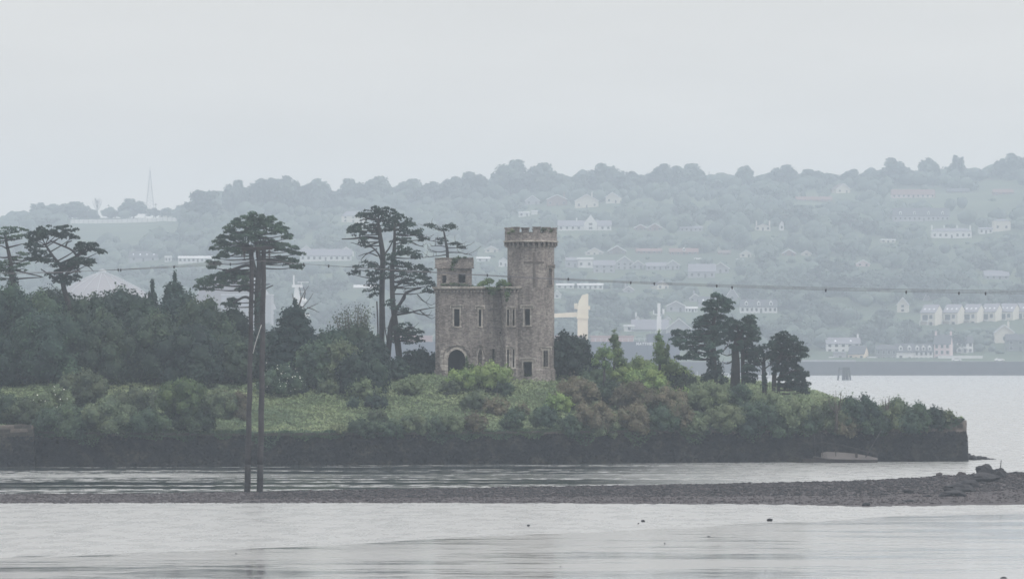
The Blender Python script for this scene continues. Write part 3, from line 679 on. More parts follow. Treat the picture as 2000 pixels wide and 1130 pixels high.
for k in range(NM):
    a = 2 * math.pi * (k + .5) / NM - math.pi / 2; wd = .143 if k != 2 else .13; hh = ztop - (.0, .02, .14, .03, .05, .0, .08)[k % 7]
    mb = MB(); sector(mb, a - wd, a + wd, RI, RO - .01, ztp - .01, hh - .12); o = mb.build('merlon', M['rubble'], castle, (TX, TY, 0))
    mb = MB(); sector(mb, a - wd - .025, a + wd + .025, RI - .05, RO + .06, hh - .119, hh, 4, .01); mb.build('merlon_cap', M['dressed_dark'], o)
    mb = MB(); sector(mb, a + wd + .01, a + 2 * math.pi / NM - wd - .01, RI - .03, RO + .05, ztp + .002, ztp + .09, 2, .008); mb.build('crenel_sill', M['dressed_dark'], castle, (TX, TY, 0))
# blind cross loops: dark slabs laid proud, slot shade and staining painted into their colour
def bent_slab(mb, P_, u0, u1, za, zb, y0, y1, k=6):
    for i in range(k):
        a, b_ = u0 + (u1 - u0) * i / k, u0 + (u1 - u0) * (i + 1) / k; T = P_.frame((a + b_) / 2); h = (b_ - a) / 2 + .005
        mb.box(-h, h, y0, y1, za, zb, T)
c0 = opt(1023, 1062, 508, 511); cm_ = opt(1040.8, 1045.5, 492, 560)
mb = MB(); bent_slab(mb, PT, c0[0], c0[1], cp(0, 514)[1], cp(0, 510.5)[1], -.05, .1, 10); bent_slab(mb, PT, cm_[0], cm_[1], cp(0, 560)[1], cp(0, 515)[1], -.045, .1, 2); bent_slab(mb, PT, cm_[0], cm_[1], cp(0, 510)[1], cp(0, 493)[1], -.045, .1, 2)
mb.build('cross_loop', M['slit_shade_stain'], castle, )
T = P.frame(P.u_of_x(cp(964, 0)[0])); mb = MB(); mb.box(-.09, .09, -.03, .1, cp(0, 627)[1], cp(0, 591)[1], T); mb.box(-.42, -.1, -.025, .1, cp(0, 605)[1], cp(0, 602)[1], T); mb.box(.1, .42, -.025, .1, cp(0, 605)[1], cp(0, 602)[1], T); mb.build('cross_loop', M['slit_shade_stain'], castle)
# unseen floors and walls, shade painted near-black to keep the interior dark
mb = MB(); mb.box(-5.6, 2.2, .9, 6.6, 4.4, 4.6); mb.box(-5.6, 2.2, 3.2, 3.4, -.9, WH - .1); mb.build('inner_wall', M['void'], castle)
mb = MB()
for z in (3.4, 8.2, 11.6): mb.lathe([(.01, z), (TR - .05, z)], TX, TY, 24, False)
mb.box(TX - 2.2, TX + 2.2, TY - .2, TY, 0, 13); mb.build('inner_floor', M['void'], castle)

# ================================================================ IVY AND ROOF PLANTS
g_ = np.random.default_rng(5)
def plant_obj(name, loc, parts, mat, label, cat, group=None, stems=None):
    V, Q, T = join(parts)
    if stems is None: return tag(link(name, np_mesh(name, V, Q, mat, T), None, loc), label, cat, group)
    r = empty(name, loc, label, cat, group); link('foliage', np_mesh('foliage', V, Q, mat, T), r); stems.build('stem', M['bark_dark'], r); return r
def cw(px, py, y):      # world point at castle local depth y
    x, z = cp(px, py); return (x + castle.location.x, CY + y, z + cz)
def ivy_on(name, spec, label, mat='ivy', dens=40, size=.15):
    L = []; o = cw(spec[0][0], spec[0][1], spec[0][4])
    for px, py, rx_, rz, y, ry in spec:
        q = cw(px, py, y); L.append((q[0] - o[0], q[1] - o[1], q[2] - o[2], rx_ * CY / F, ry, rz * CY / F))
    return plant_obj(name, o, [cloud(L, dens, size, g_, core=.6)], M[mat], label, 'ivy')
ivy_on('roof_shrub', [(946, 553, 11, 6, .6, .6), (955, 549, 10, 7, 1.0, .8), (938, 556, 8, 4, .6, .5)], 'green shrub growing on the castle roof between turret and tower, the wider one')
ivy_on('roof_shrub', [(980, 553, 10, 8, .8, .8), (990, 556, 9, 6, .6, .6), (972, 557, 6, 4, .5, .4)], 'green shrub growing on the castle roof against the tall tower')
ivy_on('hanging_ivy', [(958, 564, 14, 5, -.1, .3), (961, 570, 8, 6, .1, .25), (975, 563, 10, 4, .1, .3)], 'ivy hanging over the castle cornice under the wider roof shrub')
ivy_on('hanging_ivy', [(993, 564, 9, 5, -.6, .25), (991, 574, 6, 9, -.6, .2), (990, 585, 3, 5, -.5, .15)], 'ivy hanging down the castle wall under the shrub by the tall tower')
ivy_on('turret_ivy', [(888, 508, 6, 6, .45, .2), (896, 503, 8, 3, .6, .25), (885, 516, 5, 7, .45, .15), (883, 524, 4, 5, .5, .15), (907, 502, 5, 2, .6, .2)], 'ivy spilling over the parapet of the small castle turret')
ivy_on('ledge_weed', [(868, 556, 9, 2.5, .3, .3), (885, 555, 10, 3.5, .3, .3), (905, 556, 12, 3, .3, .3), (924, 559, 8, 2, .3, .25)], 'weeds growing along the ledge below the small turret windows', 'leaf_olive')
ivy_on('tower_weed', [(1063, 448, 8, 4, -.2, .3), (1074, 451, 6, 4, .3, .3), (1055, 452, 4, 3, -.3, .2)], 'weeds growing among the battlements of the tall tower', 'leaf_olive')
ivy_on('tower_weed', [(1001, 451, 6, 3.5, -.1, .3), (993, 455, 3, 3, .3, .2)], 'small weed tuft on the left battlements of the tall tower', 'leaf_olive')
ivy_on('wall_ivy', [(911, 700, 3, 8, -.05, .12), (912, 712, 4, 10, -.1, .2), (921, 716, 6, 7, -.2, .3), (911, 728, 8, 8, -.3, .3)], 'ivy climbing the right jamb of the wide castle archway')
# ================================================================ TREES AND BUSHES OF THE ISLAND
gt = np.random.default_rng(21)
def nlob(cx, cy, cz_, rx_, ry, rz, n, g, k=.36, flat=1.0, low=-.8):
    """lobes spread over an ellipsoid crown"""
    L = [(cx, cy, cz_, rx_ * .62, ry * .62, rz * .70)]
    for i in range(n):
        z = low + (1 - low) * ((i + .5) / n); a = i * 2.399 + g.uniform(-.3, .3); r = math.sqrt(max(0, 1 - z * z)); s_ = g.uniform(.62, .80)
        f = k * g.uniform(.75, 1.25); rm = .5 * (rx_ + rz); L.append((cx + rx_ * r * math.cos(a) * s_, cy + ry * r * math.sin(a) * s_, cz_ + rz * z * s_, f * (.45 * rx_ + .55 * rm), f * (.45 * ry + .55 * rm), f * (.25 * rz + .75 * rm) * flat))
    return L
def broadleaf(px, py_top, w_px, Y, mat, label, n=22, size=.24, dens=13, group=None, trunk=True, cut=.0, loose=.05, name='tree', wisp=0):
    base = gp(px, Y); H = WZ(py_top, Y) - base.z; rw = w_px * Y / F / 2; g = gt
    rz = (H - H * cut) / 2 * 1.0; cz_ = H - rz
    L = nlob(0, 0, cz_, rw * 1.2, rw * 1.05, rz, n, g, low=-.95)
    for i in range(5): a = i * 1.256 + px; L.append((math.cos(a) * rw * .75, math.sin(a) * rw * .7, H * g.uniform(.12, .32), rw * .5, rw * .5, H * .2))
    L = [(x, y, max(z, rzz * .75), a_, b_2, rzz) for x, y, z, a_, b_2, rzz in L]
    r = empty(name, base, label, 'tree', group, 0)
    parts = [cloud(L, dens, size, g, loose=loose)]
    if wisp:
        tops = [(l[0] + g.uniform(-.5, .5) * l[3], l[1] - l[4] * .4, l[2] + l[5] * .85) for l in L if l[2] > cz_ for _ in range(wisp)]
        parts.append(sprays(tops, 4, .45, g, .2))
    V, Q, T = join(parts); link('crown', np_mesh('crown', V, Q, M[mat], T), r)
    tb = MB(); tb.tube([(0, 0, -.5), (.1, 0, H * .3), (0, .1, H * .75)], [.05 + H * .022, H * .018, .05], 8)
    for i in range(4):
        a = i * 1.6 + px; l = L[1 + (i * 3) % (len(L) - 1)]; tb.tube(curve3([(.05, 0, H * (.22 + .1 * i)), (l[0] * .5, l[1] * .5, (H * (.22 + .1 * i) + l[2]) / 2), (l[0], l[1], l[2])], 3), [H * .01] * 3 + [.06] * 4, 5)
    tb.build('trunk', M['bark'], r); return r
def conifer(px, py_top, w_px, Y, mat, label, dens=16, size=.22, tiers=9, base_frac=.0, pw=.8):
    base = gp(px, Y); H = WZ(py_top, Y) - base.z; rw = w_px * Y / F / 2; g = gt; L = []
    for k in range(tiers):
        f = k / (tiers - 1); z = H * (base_frac + .05 + (.93 - base_frac) * f); rr = rw * (1 - f) ** pw * .95 + .25
        m = max(3, int(7 * (1 - f) + 2))
        for i in range(m): a = i * 6.283 / m + k * .7; s_ = rr * .55; L.append((math.cos(a) * s_, math.sin(a) * s_, z - .1 * rr, rr * .5, rr * .5, H / tiers * .8))
        L.append((0, 0, z, rr * .55, rr * .55, H / tiers))
    r = empty('conifer', base, label, 'tree'); V, Q, T = cloud(L, dens, size, g, up=.4, loose=.15); link('crown', np_mesh('crown', V, Q, M[mat], T), r)
    tb = MB(); tb.tube([(0, 0, -.5), (0, 0, H * .98)], [.25, .03], 7); tb.build('trunk', M['bark'], r); return r
def pine(name, label, Y, trunks, limbs, pads, mat='leaf_pine', depth=.7, tuft=.30, dens=1.0, seed=1, auto=True, barkm='bark_dark', base_down=1.2, twigs=0, ivy=None, cat='tree'):
    """open-grown pine traced as a skeleton; pads of needles get real depth round the trunk"""
    g = np.random.default_rng(seed); s = Y / F
    bx, by = trunks[0][0][0], trunks[0][0][1]; x0 = WX(bx, Y); z0 = WZ(by, Y)
    gz = iz(x0, Y); z0 = min(z0, gz + .3)
    r = empty(name, (x0, Y, z0), label, cat)
    L3 = lambda px, py, dy: Vector((WX(px, Y) - x0, dy, WZ(py, Y) - z0))
    tb = MB(); trunk_pts = []
    for k, t_ in enumerate(trunks):
        dy = [0 if i == 0 else g.uniform(-.25, .25) + (k * .5) for i in range(len(t_))]
        pts = curve3([L3(a, b_, d) for (a, b_, w_), d in zip(t_, dy)], 5); ws = np.interp(np.linspace(0, 1, len(pts)), np.linspace(0, 1, len(t_)), [q[2] * s / 2 for q in t_])
        if k == 0: pts = [pts[0] - Vector((0, 0, base_down))] + pts; ws = np.concatenate([[ws[0] * 1.15], ws])
        tb.tube(pts, list(ws), 9); trunk_pts += list(zip(pts, ws))
    tb.build('trunk', M[barkm], r)
    lb = MB()
    for l in limbs:
        w0, w1 = l[0]; q = l[1:]; side = g.uniform(-1, 1) * depth * .8
        # start near the trunk in depth, drift outwards
        pts = curve3([L3(a, b_, side * i / max(1, len(q) - 1) * 1.2) for i, (a, b_) in enumerate(q)], 4); lb.tube(pts, list(np.linspace(w0 * s / 2, w1 * s / 2, len(pts))), 6)
        for _ in range(twigs):
            i = g.integers(len(pts) // 3, len(pts)); d = Vector((g.normal() * .6, g.normal() * .6, g.uniform(-.1, .7))); lb.tube([pts[i], pts[i] + d * .6, pts[i] + d * 1.1 + Vector((0, 0, .15))], [.03, .02, .012], 4, False)
    P_, Nn_, T_ = [], [], []
    for (px, py, rx_, ry_) in pads:
        dy = g.uniform(-1, 1) * depth * (1.4 + rx_ * s * .9); c = L3(px, py, dy); a, b_ = rx_ * s * 1.12, ry_ * s * 1.22
        if auto:
            tp_, tw = min(trunk_pts, key=lambda q: (q[0] - c).length + max(0, q[0].z - c.z) * 1.5)
            mid = tp_.lerp(c, .55) + Vector((0, 0, -.1 * (c - tp_).length * .5)); end = c + Vector((0, 0, -b_ * .3))
            if (c - tp_).length > .6: lb.tube(curve3([tp_, mid, end], 4), list(np.linspace(min(.09, tw * .6), .03, 9)), 5)
        m = max(6, int(a * b_ * 26)); 
        for _ in range(m):
            u = sphere_pts(1, g)[0] * g.uniform(.35, 1) ** .5; q = np.array(c) + u * np.array([a, a * .85, b_]); rr = g.uniform(.20, .40)
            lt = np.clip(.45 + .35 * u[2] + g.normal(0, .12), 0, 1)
            k = int(19 * dens); d = sphere_pts(k, g); d[:, 2] = np.abs(d[:, 2]) * .8 - .25
            P_.append(q + d * rr * np.array([1.25, 1.25, .8])); nn = d + g.normal(size=d.shape) * .6; Nn_.append(nn / np.linalg.norm(nn, axis=1)[:, None]); T_.append(np.clip(lt + g.normal(0, .12, k), 0, 1))
    if lb.v: lb.build('limb', M[barkm], r)
    if P_:
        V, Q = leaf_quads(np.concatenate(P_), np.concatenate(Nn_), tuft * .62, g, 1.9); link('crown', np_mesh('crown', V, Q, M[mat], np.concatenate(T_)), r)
    if ivy:
        L = [(*L3(a, b_, 0), c * s, c * s, d * s) for a, b_, c, d in ivy]; V, Q, T = cloud(L, 26, .2, g, core=.6); link('ivy', np_mesh('ivy', V, Q, M['leaf_blue'], T), r)
    return r
# tall pines ------------------------------------------------------------
pine('pine_tree', 'sparse pine cut by the left edge, bare level limbs and ivy at its foot', 462,
     [[(30, 600, 12), (24, 545, 11), (20, 508, 8), (13, 478, 6), (9, 458, 3)]],
     [((4, 1.5), (12, 484), (30, 480), (46, 476)), ((4, 1.5), (17, 502), (6, 503), (-12, 500)), ((4, 2), (26, 526), (52, 533), (82, 540)), ((4, 1.5), (26, 545), (52, 543), (86, 541)), ((3, 1), (14, 486), (2, 480), (-14, 482)), ((3, 1), (22, 515), (40, 512), (60, 506))],
     [(15, 451, 12, 7), (37, 450, 14, 7), (5, 459, 11, 7), (42, 463, 12, 6), (24, 464, 11, 5), (-6, 470, 14, 7), (40, 498, 13, 5), (30, 505, 11, 4), (12, 518, 13, 8), (15, 531, 15, 8), (50, 522, 10, 7), (29, 521, 12, 7), (-8, 523, 14, 9), (4, 540, 14, 7), (60, 505, 10, 4)], seed=3, tuft=.27, mat='leaf_pine_pale', ivy=[(24, 560, 13, 18), (28, 545, 9, 10), (20, 575, 15, 14)])
pine('pine_tree', 'dark flat topped pine leaning left above the broadleaf trees near the left edge', 458,
     [[(143, 640, 12), (137, 605, 11), (125, 565, 10), (121, 540, 9)], [(121, 545, 8), (117, 520, 6), (100, 496, 5), (88, 478, 4)]],
     [((7, 5), (121, 545), (138, 526), (149, 511), (152, 500)), ((5, 3), (152, 502), (140, 488), (118, 478), (99, 470)), ((4, 2), (152, 500), (160, 492), (172, 486)), ((4, 2), (150, 508), (140, 505), (130, 514), (126, 522)), ((4, 2), (128, 483), (131, 474), (140, 470)), ((3, 2), (99, 495), (80, 505), (70, 514)), ((4, 2), (112, 545), (95, 535), (80, 525)), ((3, 2), (122, 520), (116, 512), (104, 515)), ((3, 1), (158, 514), (172, 520), (182, 530))],
     [(64, 463, 14, 10), (56, 474, 11, 7), (74, 452, 16, 9), (86, 461, 14, 7), (97, 449, 15, 8), (116, 453, 15, 9), (134, 450, 14, 9), (140, 462, 10, 6), (118, 462, 10, 4), (59, 480, 11, 8), (72, 486, 12, 7), (68, 499, 14, 8), (84, 500, 15, 8), (92, 509, 12, 6), (60, 505, 10, 5), (171, 483, 20, 8), (160, 478, 8, 5), (182, 482, 12, 7), (196, 489, 9, 7), (161, 491, 10, 5), (155, 512, 14, 8), (168, 508, 10, 6), (176, 513, 10, 6), (120, 521, 17, 8), (130, 517, 10, 6), (146, 523, 11, 8), (106, 538, 15, 6), (120, 545, 14, 7), (141, 541, 13, 8), (130, 552, 10, 5)], seed=5, depth=.9, dens=1.15)
pine('umbrella_pine', 'broad umbrella shaped pine standing behind the twin timber poles', 463,
     [[(504, 745, 15), (504, 650, 14), (503, 598, 13), (504, 556, 12), (506, 515, 10), (502, 480, 9), (497, 445, 5)], [(500, 540, 11), (491, 505, 10), (488, 480, 6)]],
     [((8, 4), (500, 530), (485, 518), (462, 524), (440, 532)), ((6, 3), (498, 572), (478, 565), (466, 570)), ((6, 4), (500, 592), (482, 580), (468, 584), (456, 592)), ((3.5, 2), (508, 568), (520, 563), (534, 557)), ((3, 1), (509, 562), (518, 556), (528, 555)), ((6, 3), (505, 510), (525, 506), (548, 510), (566, 516)), ((5, 2), (498, 490), (470, 492), (440, 504)), ((5, 2), (504, 490), (525, 482), (552, 490))],
     [(497, 424, 19, 8), (476, 431, 16, 7), (518, 430, 18, 7), (462, 440, 15, 6), (534, 438, 15, 6), (490, 441, 24, 8), (520, 443, 20, 7), (450, 450, 14, 5), (547, 448, 14, 5), (556, 457, 11, 5), (562, 465, 6, 3), (540, 453, 12, 4), (472, 451, 20, 7), (498, 456, 20, 7), (440, 461, 13, 5), (458, 463, 18, 7), (484, 467, 20, 8), (510, 469, 20, 8), (430, 472, 13, 6), (446, 478, 16, 6), (470, 481, 20, 7), (496, 483, 18, 5), (524, 477, 20, 7), (424, 483, 9, 5), (540, 481, 14, 7), (556, 484, 16, 7), (570, 488, 13, 6), (580, 494, 8, 4), (452, 489, 16, 5), (438, 497, 13, 5), (428, 504, 13, 5), (417, 512, 10, 5), (413, 521, 6, 3), (470, 492, 10, 4), (540, 505, 16, 6), (556, 508, 16, 6), (570, 514, 14, 6), (583, 520, 9, 5), (526, 512, 10, 5), (466, 528, 14, 6), (450, 531, 16, 7), (434, 539, 17, 7), (420, 544, 17, 8), (404, 551, 15, 7), (392, 559, 12, 7), (462, 541, 16, 7), (444, 548, 16, 7), (426, 555, 15, 6), (408, 562, 12, 5), (480, 536, 10, 6), (476, 548, 9, 8), (474, 563, 12, 3), (456, 588, 13, 6), (444, 596, 12, 6)],
     seed=8, depth=.95, dens=1.7, mat='leaf_pine_pale', ivy=[(505, 560, 6, 14), (504, 580, 7, 16), (503, 605, 7, 18), (504, 632, 8, 18)])
pine('pine_tree', 'tall straight trunked pine, left of the pair beside the castle', 466,
     [[(744, 745, 12), (746, 635, 11), (746, 557, 11), (748, 504, 11), (743, 465, 9), (738, 430, 5)]],
     [((6, 2), (743, 466), (715, 463), (690, 466), (668, 467)), ((4, 1), (745, 470), (715, 480), (685, 473)), ((4, 2), (745, 510), (738, 494), (725, 482), (712, 484)), ((3, 1), (742, 520), (722, 512), (700, 512)), ((4, 2), (748, 500), (760, 484), (770, 462)), ((3, 1), (746, 560), (730, 556), (722, 565)), ((3, 1), (738, 500), (720, 494), (700, 500)), ((3, 1), (736, 486), (715, 497), (705, 508))],
     [(743, 409, 16, 7), (726, 414, 14, 7), (757, 414, 15, 7), (704, 420, 11, 5), (716, 425, 13, 6), (740, 424, 18, 8), (760, 430, 18, 8), (712, 444, 18, 8), (728, 438, 12, 6), (694, 448, 12, 6), (680, 446, 11, 4), (700, 456, 16, 6), (730, 452, 16, 7), (752, 446, 14, 7), (706, 470, 12, 5), (717, 478, 10, 4), (716, 516, 16, 5), (700, 524, 12, 6), (690, 534, 8, 5), (732, 524, 12, 5), (728, 533, 13, 6), (738, 545, 11, 6), (725, 552, 11, 7), (722, 572, 11, 7), (734, 562, 8, 5)], seed=12, depth=.8, tuft=.27)
pine('pine_tree', 'forked pine, right of the pair beside the castle with a long bare low limb', 463,
     [[(783, 745, 13), (780, 700, 13), (773, 640, 12), (767, 585, 10), (766, 529, 9), (770, 486, 7), (771, 440, 4)], [(756, 735, 11), (758, 690, 11), (763, 640, 11), (771, 610, 9)]],
     [((7, 3), (771, 610), (783, 590), (793, 572), (806, 566), (822, 562)), ((5, 1.5), (775, 614), (800, 610), (820, 605), (848, 600)), ((3, 1), (806, 609), (824, 614), (846, 616)), ((2.5, 1), (815, 575), (828, 588), (842, 596)), ((2.5, 1), (820, 606), (832, 616), (843, 622)), ((4, 2), (767, 562), (785, 552), (800, 540)), ((4, 1), (767, 575), (775, 560), (790, 535)), ((3, 1), (768, 545), (780, 540), (800, 545)), ((3, 1), (757, 668), (752, 640), (751, 600)), ((4, 2), (776, 648), (790, 645), (805, 640)), ((3, 1), (785, 590), (792, 580), (790, 565)), ((4, 2), (772, 500), (782, 480), (786, 466)), ((3, 1), (800, 458), (824, 462), (842, 470)), ((3, 1), (800, 470), (815, 478), (828, 482))],
     [(776, 424, 12, 8), (786, 432, 16, 8), (772, 441, 20, 9), (795, 440, 15, 7), (806, 450, 16, 7), (818, 457, 11, 5), (790, 454, 16, 7), (826, 466, 8, 4), (790, 470, 15, 5), (776, 468, 12, 6), (786, 488, 17, 7), (800, 493, 15, 7), (812, 502, 11, 5), (772, 502, 14, 8), (762, 514, 14, 7), (784, 518, 18, 7), (806, 520, 15, 6), (822, 522, 12, 5), (760, 534, 14, 8), (778, 532, 12, 6), (800, 534, 16, 6), (816, 541, 16, 7), (828, 548, 15, 7), (838, 557, 13, 5), (838, 568, 10, 4), (808, 552, 14, 6), (790, 549, 12, 5), (835, 528, 10, 4), (760, 590, 10, 5), (778, 603, 13, 5), (790, 606, 7, 3), (790, 640, 16, 8), (805, 645, 16, 9), (816, 652, 12, 7), (786, 655, 14, 8), (800, 665, 14, 7), (770, 663, 8, 6), (800, 690, 10, 5), (818, 662, 8, 5)], seed=15, depth=.85, tuft=.27, twigs=3)
pine('pine_tree', 'small thin topped pine rising behind the little castle turret', 486,
     [[(876, 720, 8), (875, 600, 7), (874, 500, 6), (871, 475, 5), (867, 452, 3)]],
     [((2.4, .8), (872, 470), (855, 472), (834, 468)), ((2.2, .8), (873, 482), (858, 480), (842, 481)), ((2.2, .8), (873, 490), (856, 492), (837, 488)), ((2.6, 1), (874, 497), (852, 500), (824, 503)), ((2.4, .8), (872, 476), (890, 476), (904, 476)), ((2.2, .8), (873, 484), (892, 484), (912, 486)), ((2.6, 1), (874, 493), (896, 493), (922, 498)), ((2, .8), (900, 486), (908, 482), (914, 478)), ((2, .7), (868, 452), (850, 446), (836, 440))],
     [(858, 446, 13, 4), (870, 445, 12, 5), (880, 446, 11, 6), (884, 440, 5, 4), (838, 440, 7, 3), (846, 443, 8, 3), (866, 474, 9, 4), (862, 466, 7, 3), (886, 475, 9, 3), (900, 483, 8, 2.5), (893, 475, 7, 2)], seed=18, tuft=.2, auto=False, depth=.5, twigs=5, barkm='bark_dark')
# dark group on the right
pine('pine_tree', 'tallest of the dark trees to the right of the castle, ivy down its trunk', 455,
     [[(1396, 752, 14), (1393, 690, 12), (1392, 650, 9), (1396, 615, 7), (1403, 592, 4)]],
     [((5, 2), (1392, 690), (1370, 680), (1345, 668), (1330, 660)), ((4, 2), (1394, 700), (1365, 702), (1340, 692)), ((3, 1), (1402, 690), (1418, 680), (1424, 664)), ((4, 2), (1393, 660), (1375, 655), (1362, 645))],
     [(1400, 583, 14, 9), (1413, 588, 12, 9), (1424, 596, 7, 6), (1388, 596, 13, 9), (1404, 604, 18, 11), (1384, 610, 12, 9), (1412, 614, 12, 9), (1370, 624, 14, 7), (1390, 628, 20, 12), (1410, 632, 13, 10), (1362, 634, 10, 6), (1378, 644, 18, 10), (1400, 648, 18, 11), (1358, 650, 10, 6), (1366, 660, 14, 7), (1388, 664, 18, 11), (1406, 664, 12, 9), (1340, 653, 13, 7), (1322, 650, 8, 6), (1323, 662, 9, 6), (1327, 672, 12, 7), (1344, 668, 14, 6), (1346, 682, 13, 7), (1330, 697, 11, 4), (1355, 696, 14, 7), (1371, 686, 13, 8), (1392, 686, 14, 12)],
     seed=22, mat='leaf_pine', depth=.8, dens=1.5, tuft=.32, ivy=[(1392, 705, 13, 20), (1396, 730, 17, 20), (1404, 722, 10, 18), (1382, 738, 15, 12), (1412, 742, 10, 10)])
pine('pine_tree', 'dark tree with a thick pale flared trunk, second of the group right of the castle', 457,
     [[(1436, 750, 20), (1437, 705, 16), (1436, 680, 14), (1446, 650, 10)], [(1452, 750, 8), (1451, 700, 8), (1452, 660, 6)]],
     [((3, 1), (1432, 690), (1420, 694), (1408, 690)), ((3, 1), (1434, 684), (1422, 676), (1414, 680)), ((5, 3), (1448, 660), (1440, 640), (1436, 628)), ((3, 1), (1431, 705), (1420, 710), (1410, 706))],
     [(1434, 626, 12, 8), (1427, 634, 9, 7), (1462, 622, 10, 9), (1470, 628, 8, 9), (1452, 634, 16, 9), (1440, 644, 18, 10), (1464, 646, 16, 12), (1474, 652, 9, 14), (1424, 650, 9, 6), (1432, 660, 14, 9), (1454, 664, 18, 12), (1472, 668, 10, 12), (1438, 674, 12, 8), (1460, 684, 14, 12), (1474, 690, 9, 10), (1462, 702, 14, 10), (1474, 712, 10, 12), (1462, 722, 13, 10), (1470, 736, 12, 8), (1456, 740, 9, 8)],
     seed=25, depth=.8, dens=1.5, tuft=.32, twigs=4, ivy=[(1436, 700, 8, 22), (1436, 730, 9, 18), (1446, 672, 9, 12)])
pine('ivied_tree', 'slim ivy wrapped tree with open branches between the two darkest crowns at the island end', 456,
     [[(1493, 765, 9), (1492, 725, 8), (1492, 695, 5), (1489, 680, 3)]],
     [((3, 1), (1492, 712), (1482, 700), (1478, 690)), ((3, 1), (1492, 706), (1502, 696), (1508, 686)), ((3, 1), (1493, 720), (1504, 712), (1510, 706)), ((2, 1), (1491, 724), (1482, 714), (1476, 712))],
     [(1489, 679, 12, 6), (1478, 684, 10, 5), (1500, 684, 11, 7), (1503, 696, 8, 7), (1484, 693, 10, 5), (1508, 674, 6, 4)], seed=28, tuft=.25, depth=.5, twigs=5, ivy=[(1493, 740, 6, 15), (1492, 755, 7, 10)])
pine('pine_tree', 'dark spreading pine at the right hand end of the island trees, leaning right', 456,
     [[(1512, 768, 10), (1513, 730, 9), (1520, 705, 7), (1530, 680, 5)], [(1520, 768, 7), (1524, 735, 6), (1540, 700, 5)]],
     [((4, 2), (1524, 735), (1545, 725), (1562, 722)), ((4, 2), (1520, 755), (1545, 750), (1568, 756)), ((3, 1), (1520, 704), (1540, 695), (1556, 690))],
     [(1528, 654, 12, 6), (1540, 660, 12, 7), (1518, 664, 11, 7), (1528, 670, 16, 10), (1548, 670, 14, 9), (1512, 676, 11, 8), (1524, 684, 16, 9), (1544, 684, 18, 10), (1562, 682, 11, 7), (1570, 684, 5, 3), (1556, 694, 14, 7), (1532, 698, 18, 10), (1514, 698, 10, 9), (1550, 706, 12, 6), (1524, 712, 14, 10), (1514, 722, 10, 10), (1546, 718, 16, 8), (1558, 726, 16, 8), (1568, 732, 8, 7), (1536, 732, 16, 10), (1552, 740, 18, 9), (1568, 746, 9, 6), (1530, 746, 12, 9), (1546, 752, 14, 7), (1565, 756, 12, 7), (1572, 764, 9, 5), (1558, 760, 10, 5)],
     seed=31, mat='leaf_pine', depth=.8, dens=1.5, tuft=.32, twigs=3)
# broadleaf wood on the left ---------------------------------------------
W_ = 'trees of the wood at the left of the island'
for a in (
    (-46, 560, 120, 456, 'leaf_mid', 'broadleaf tree mostly cut off by the left edge of the wood'),
    (-8, 660, 90, 446, 'leaf_dark', 'low dark tree at the left edge beneath the taller wood'),
    (8, 556, 120, 452, 'leaf_dark', 'dark broadleaf tree at the very left edge below the sparse pine'),
    (62, 566, 118, 458, 'leaf_mid', 'broadleaf tree under the gap between the two left pines'),
    (112, 558, 96, 462, 'leaf_blue', 'greener broadleaf tree crowding the trunk of the flat topped pine'),
    (96, 610, 140, 447, 'leaf_dark', 'low very dark tree in front of the trunk of the flat topped pine'),
    (172, 566, 96, 458, 'leaf_mid', 'bushy tree just right of the flat topped pine trunk, under the conical shed'),
    (222, 568, 92, 462, 'leaf_blue', 'blue green tree directly below the ribbed shed roof'),
    (200, 622, 120, 448, 'leaf_mid', 'low rounded tree behind the leftmost briar mound'),
    (276, 566, 90, 459, 'leaf_dark', 'dark broadleaf tree just left of the pointed conifers'),
    (300, 610, 110, 449, 'leaf_mid', 'soft rounded tree in front of the pointed conifers'),
    (352, 560, 88, 462, 'leaf_blue', 'paler feathery tree just right of the pointed conifers'),
    (396, 578, 92, 456, 'leaf_mid', 'leafy tree under the low left limb of the umbrella pine'),
    (372, 628, 110, 448, 'leaf_blue', 'large low tree behind the round briar dome'),
    (446, 596, 86, 460, 'leaf_dark', 'dark tree with arching top left of the timber poles'),
    (452, 648, 90, 451, 'leaf_mid', 'low tree close to the left timber pole'),
    (522, 640, 74, 456, 'leaf_dark', 'dark low tree seen just right of the timber poles'),
):
    broadleaf(a[0], a[1], a[2], a[3], a[4], a[5], group=W_, wisp=1)
conifer(341, 538, 125, 464, 'leaf_pine', 'young pointed conifer rising above the wood left of the umbrella pine', tiers=10, pw=.6)
conifer(298, 556, 76, 463, 'leaf_pine', 'smaller pointed conifer beside the taller young conifer in the wood', tiers=9)
yw = conifer(576, 589, 140, 451, 'leaf_yew', 'dense dark conical yew with bare twigs sticking out of its top', tiers=10, size=.24, pw=.5)
tw = MB(); yb = yw.location
for q in ([(582, 600), (588, 580), (585, 560)], [(582, 605), (592, 575), (603, 558)], [(586, 604), (600, 590), (612, 572)], [(578, 600), (573, 582), (570, 572)], [(590, 608), (604, 600), (622, 592)], [(594, 584), (596, 570), (592, 560)], [(600, 600), (612, 604), (624, 610)]):
    tw.tube(curve3([WP(a, b_, 455) - Vector(yb) for a, b_ in q], 3), list(np.linspace(.06, .02, 7)), 4, False)
tw.build('bare_twig', M['twig'], yw)
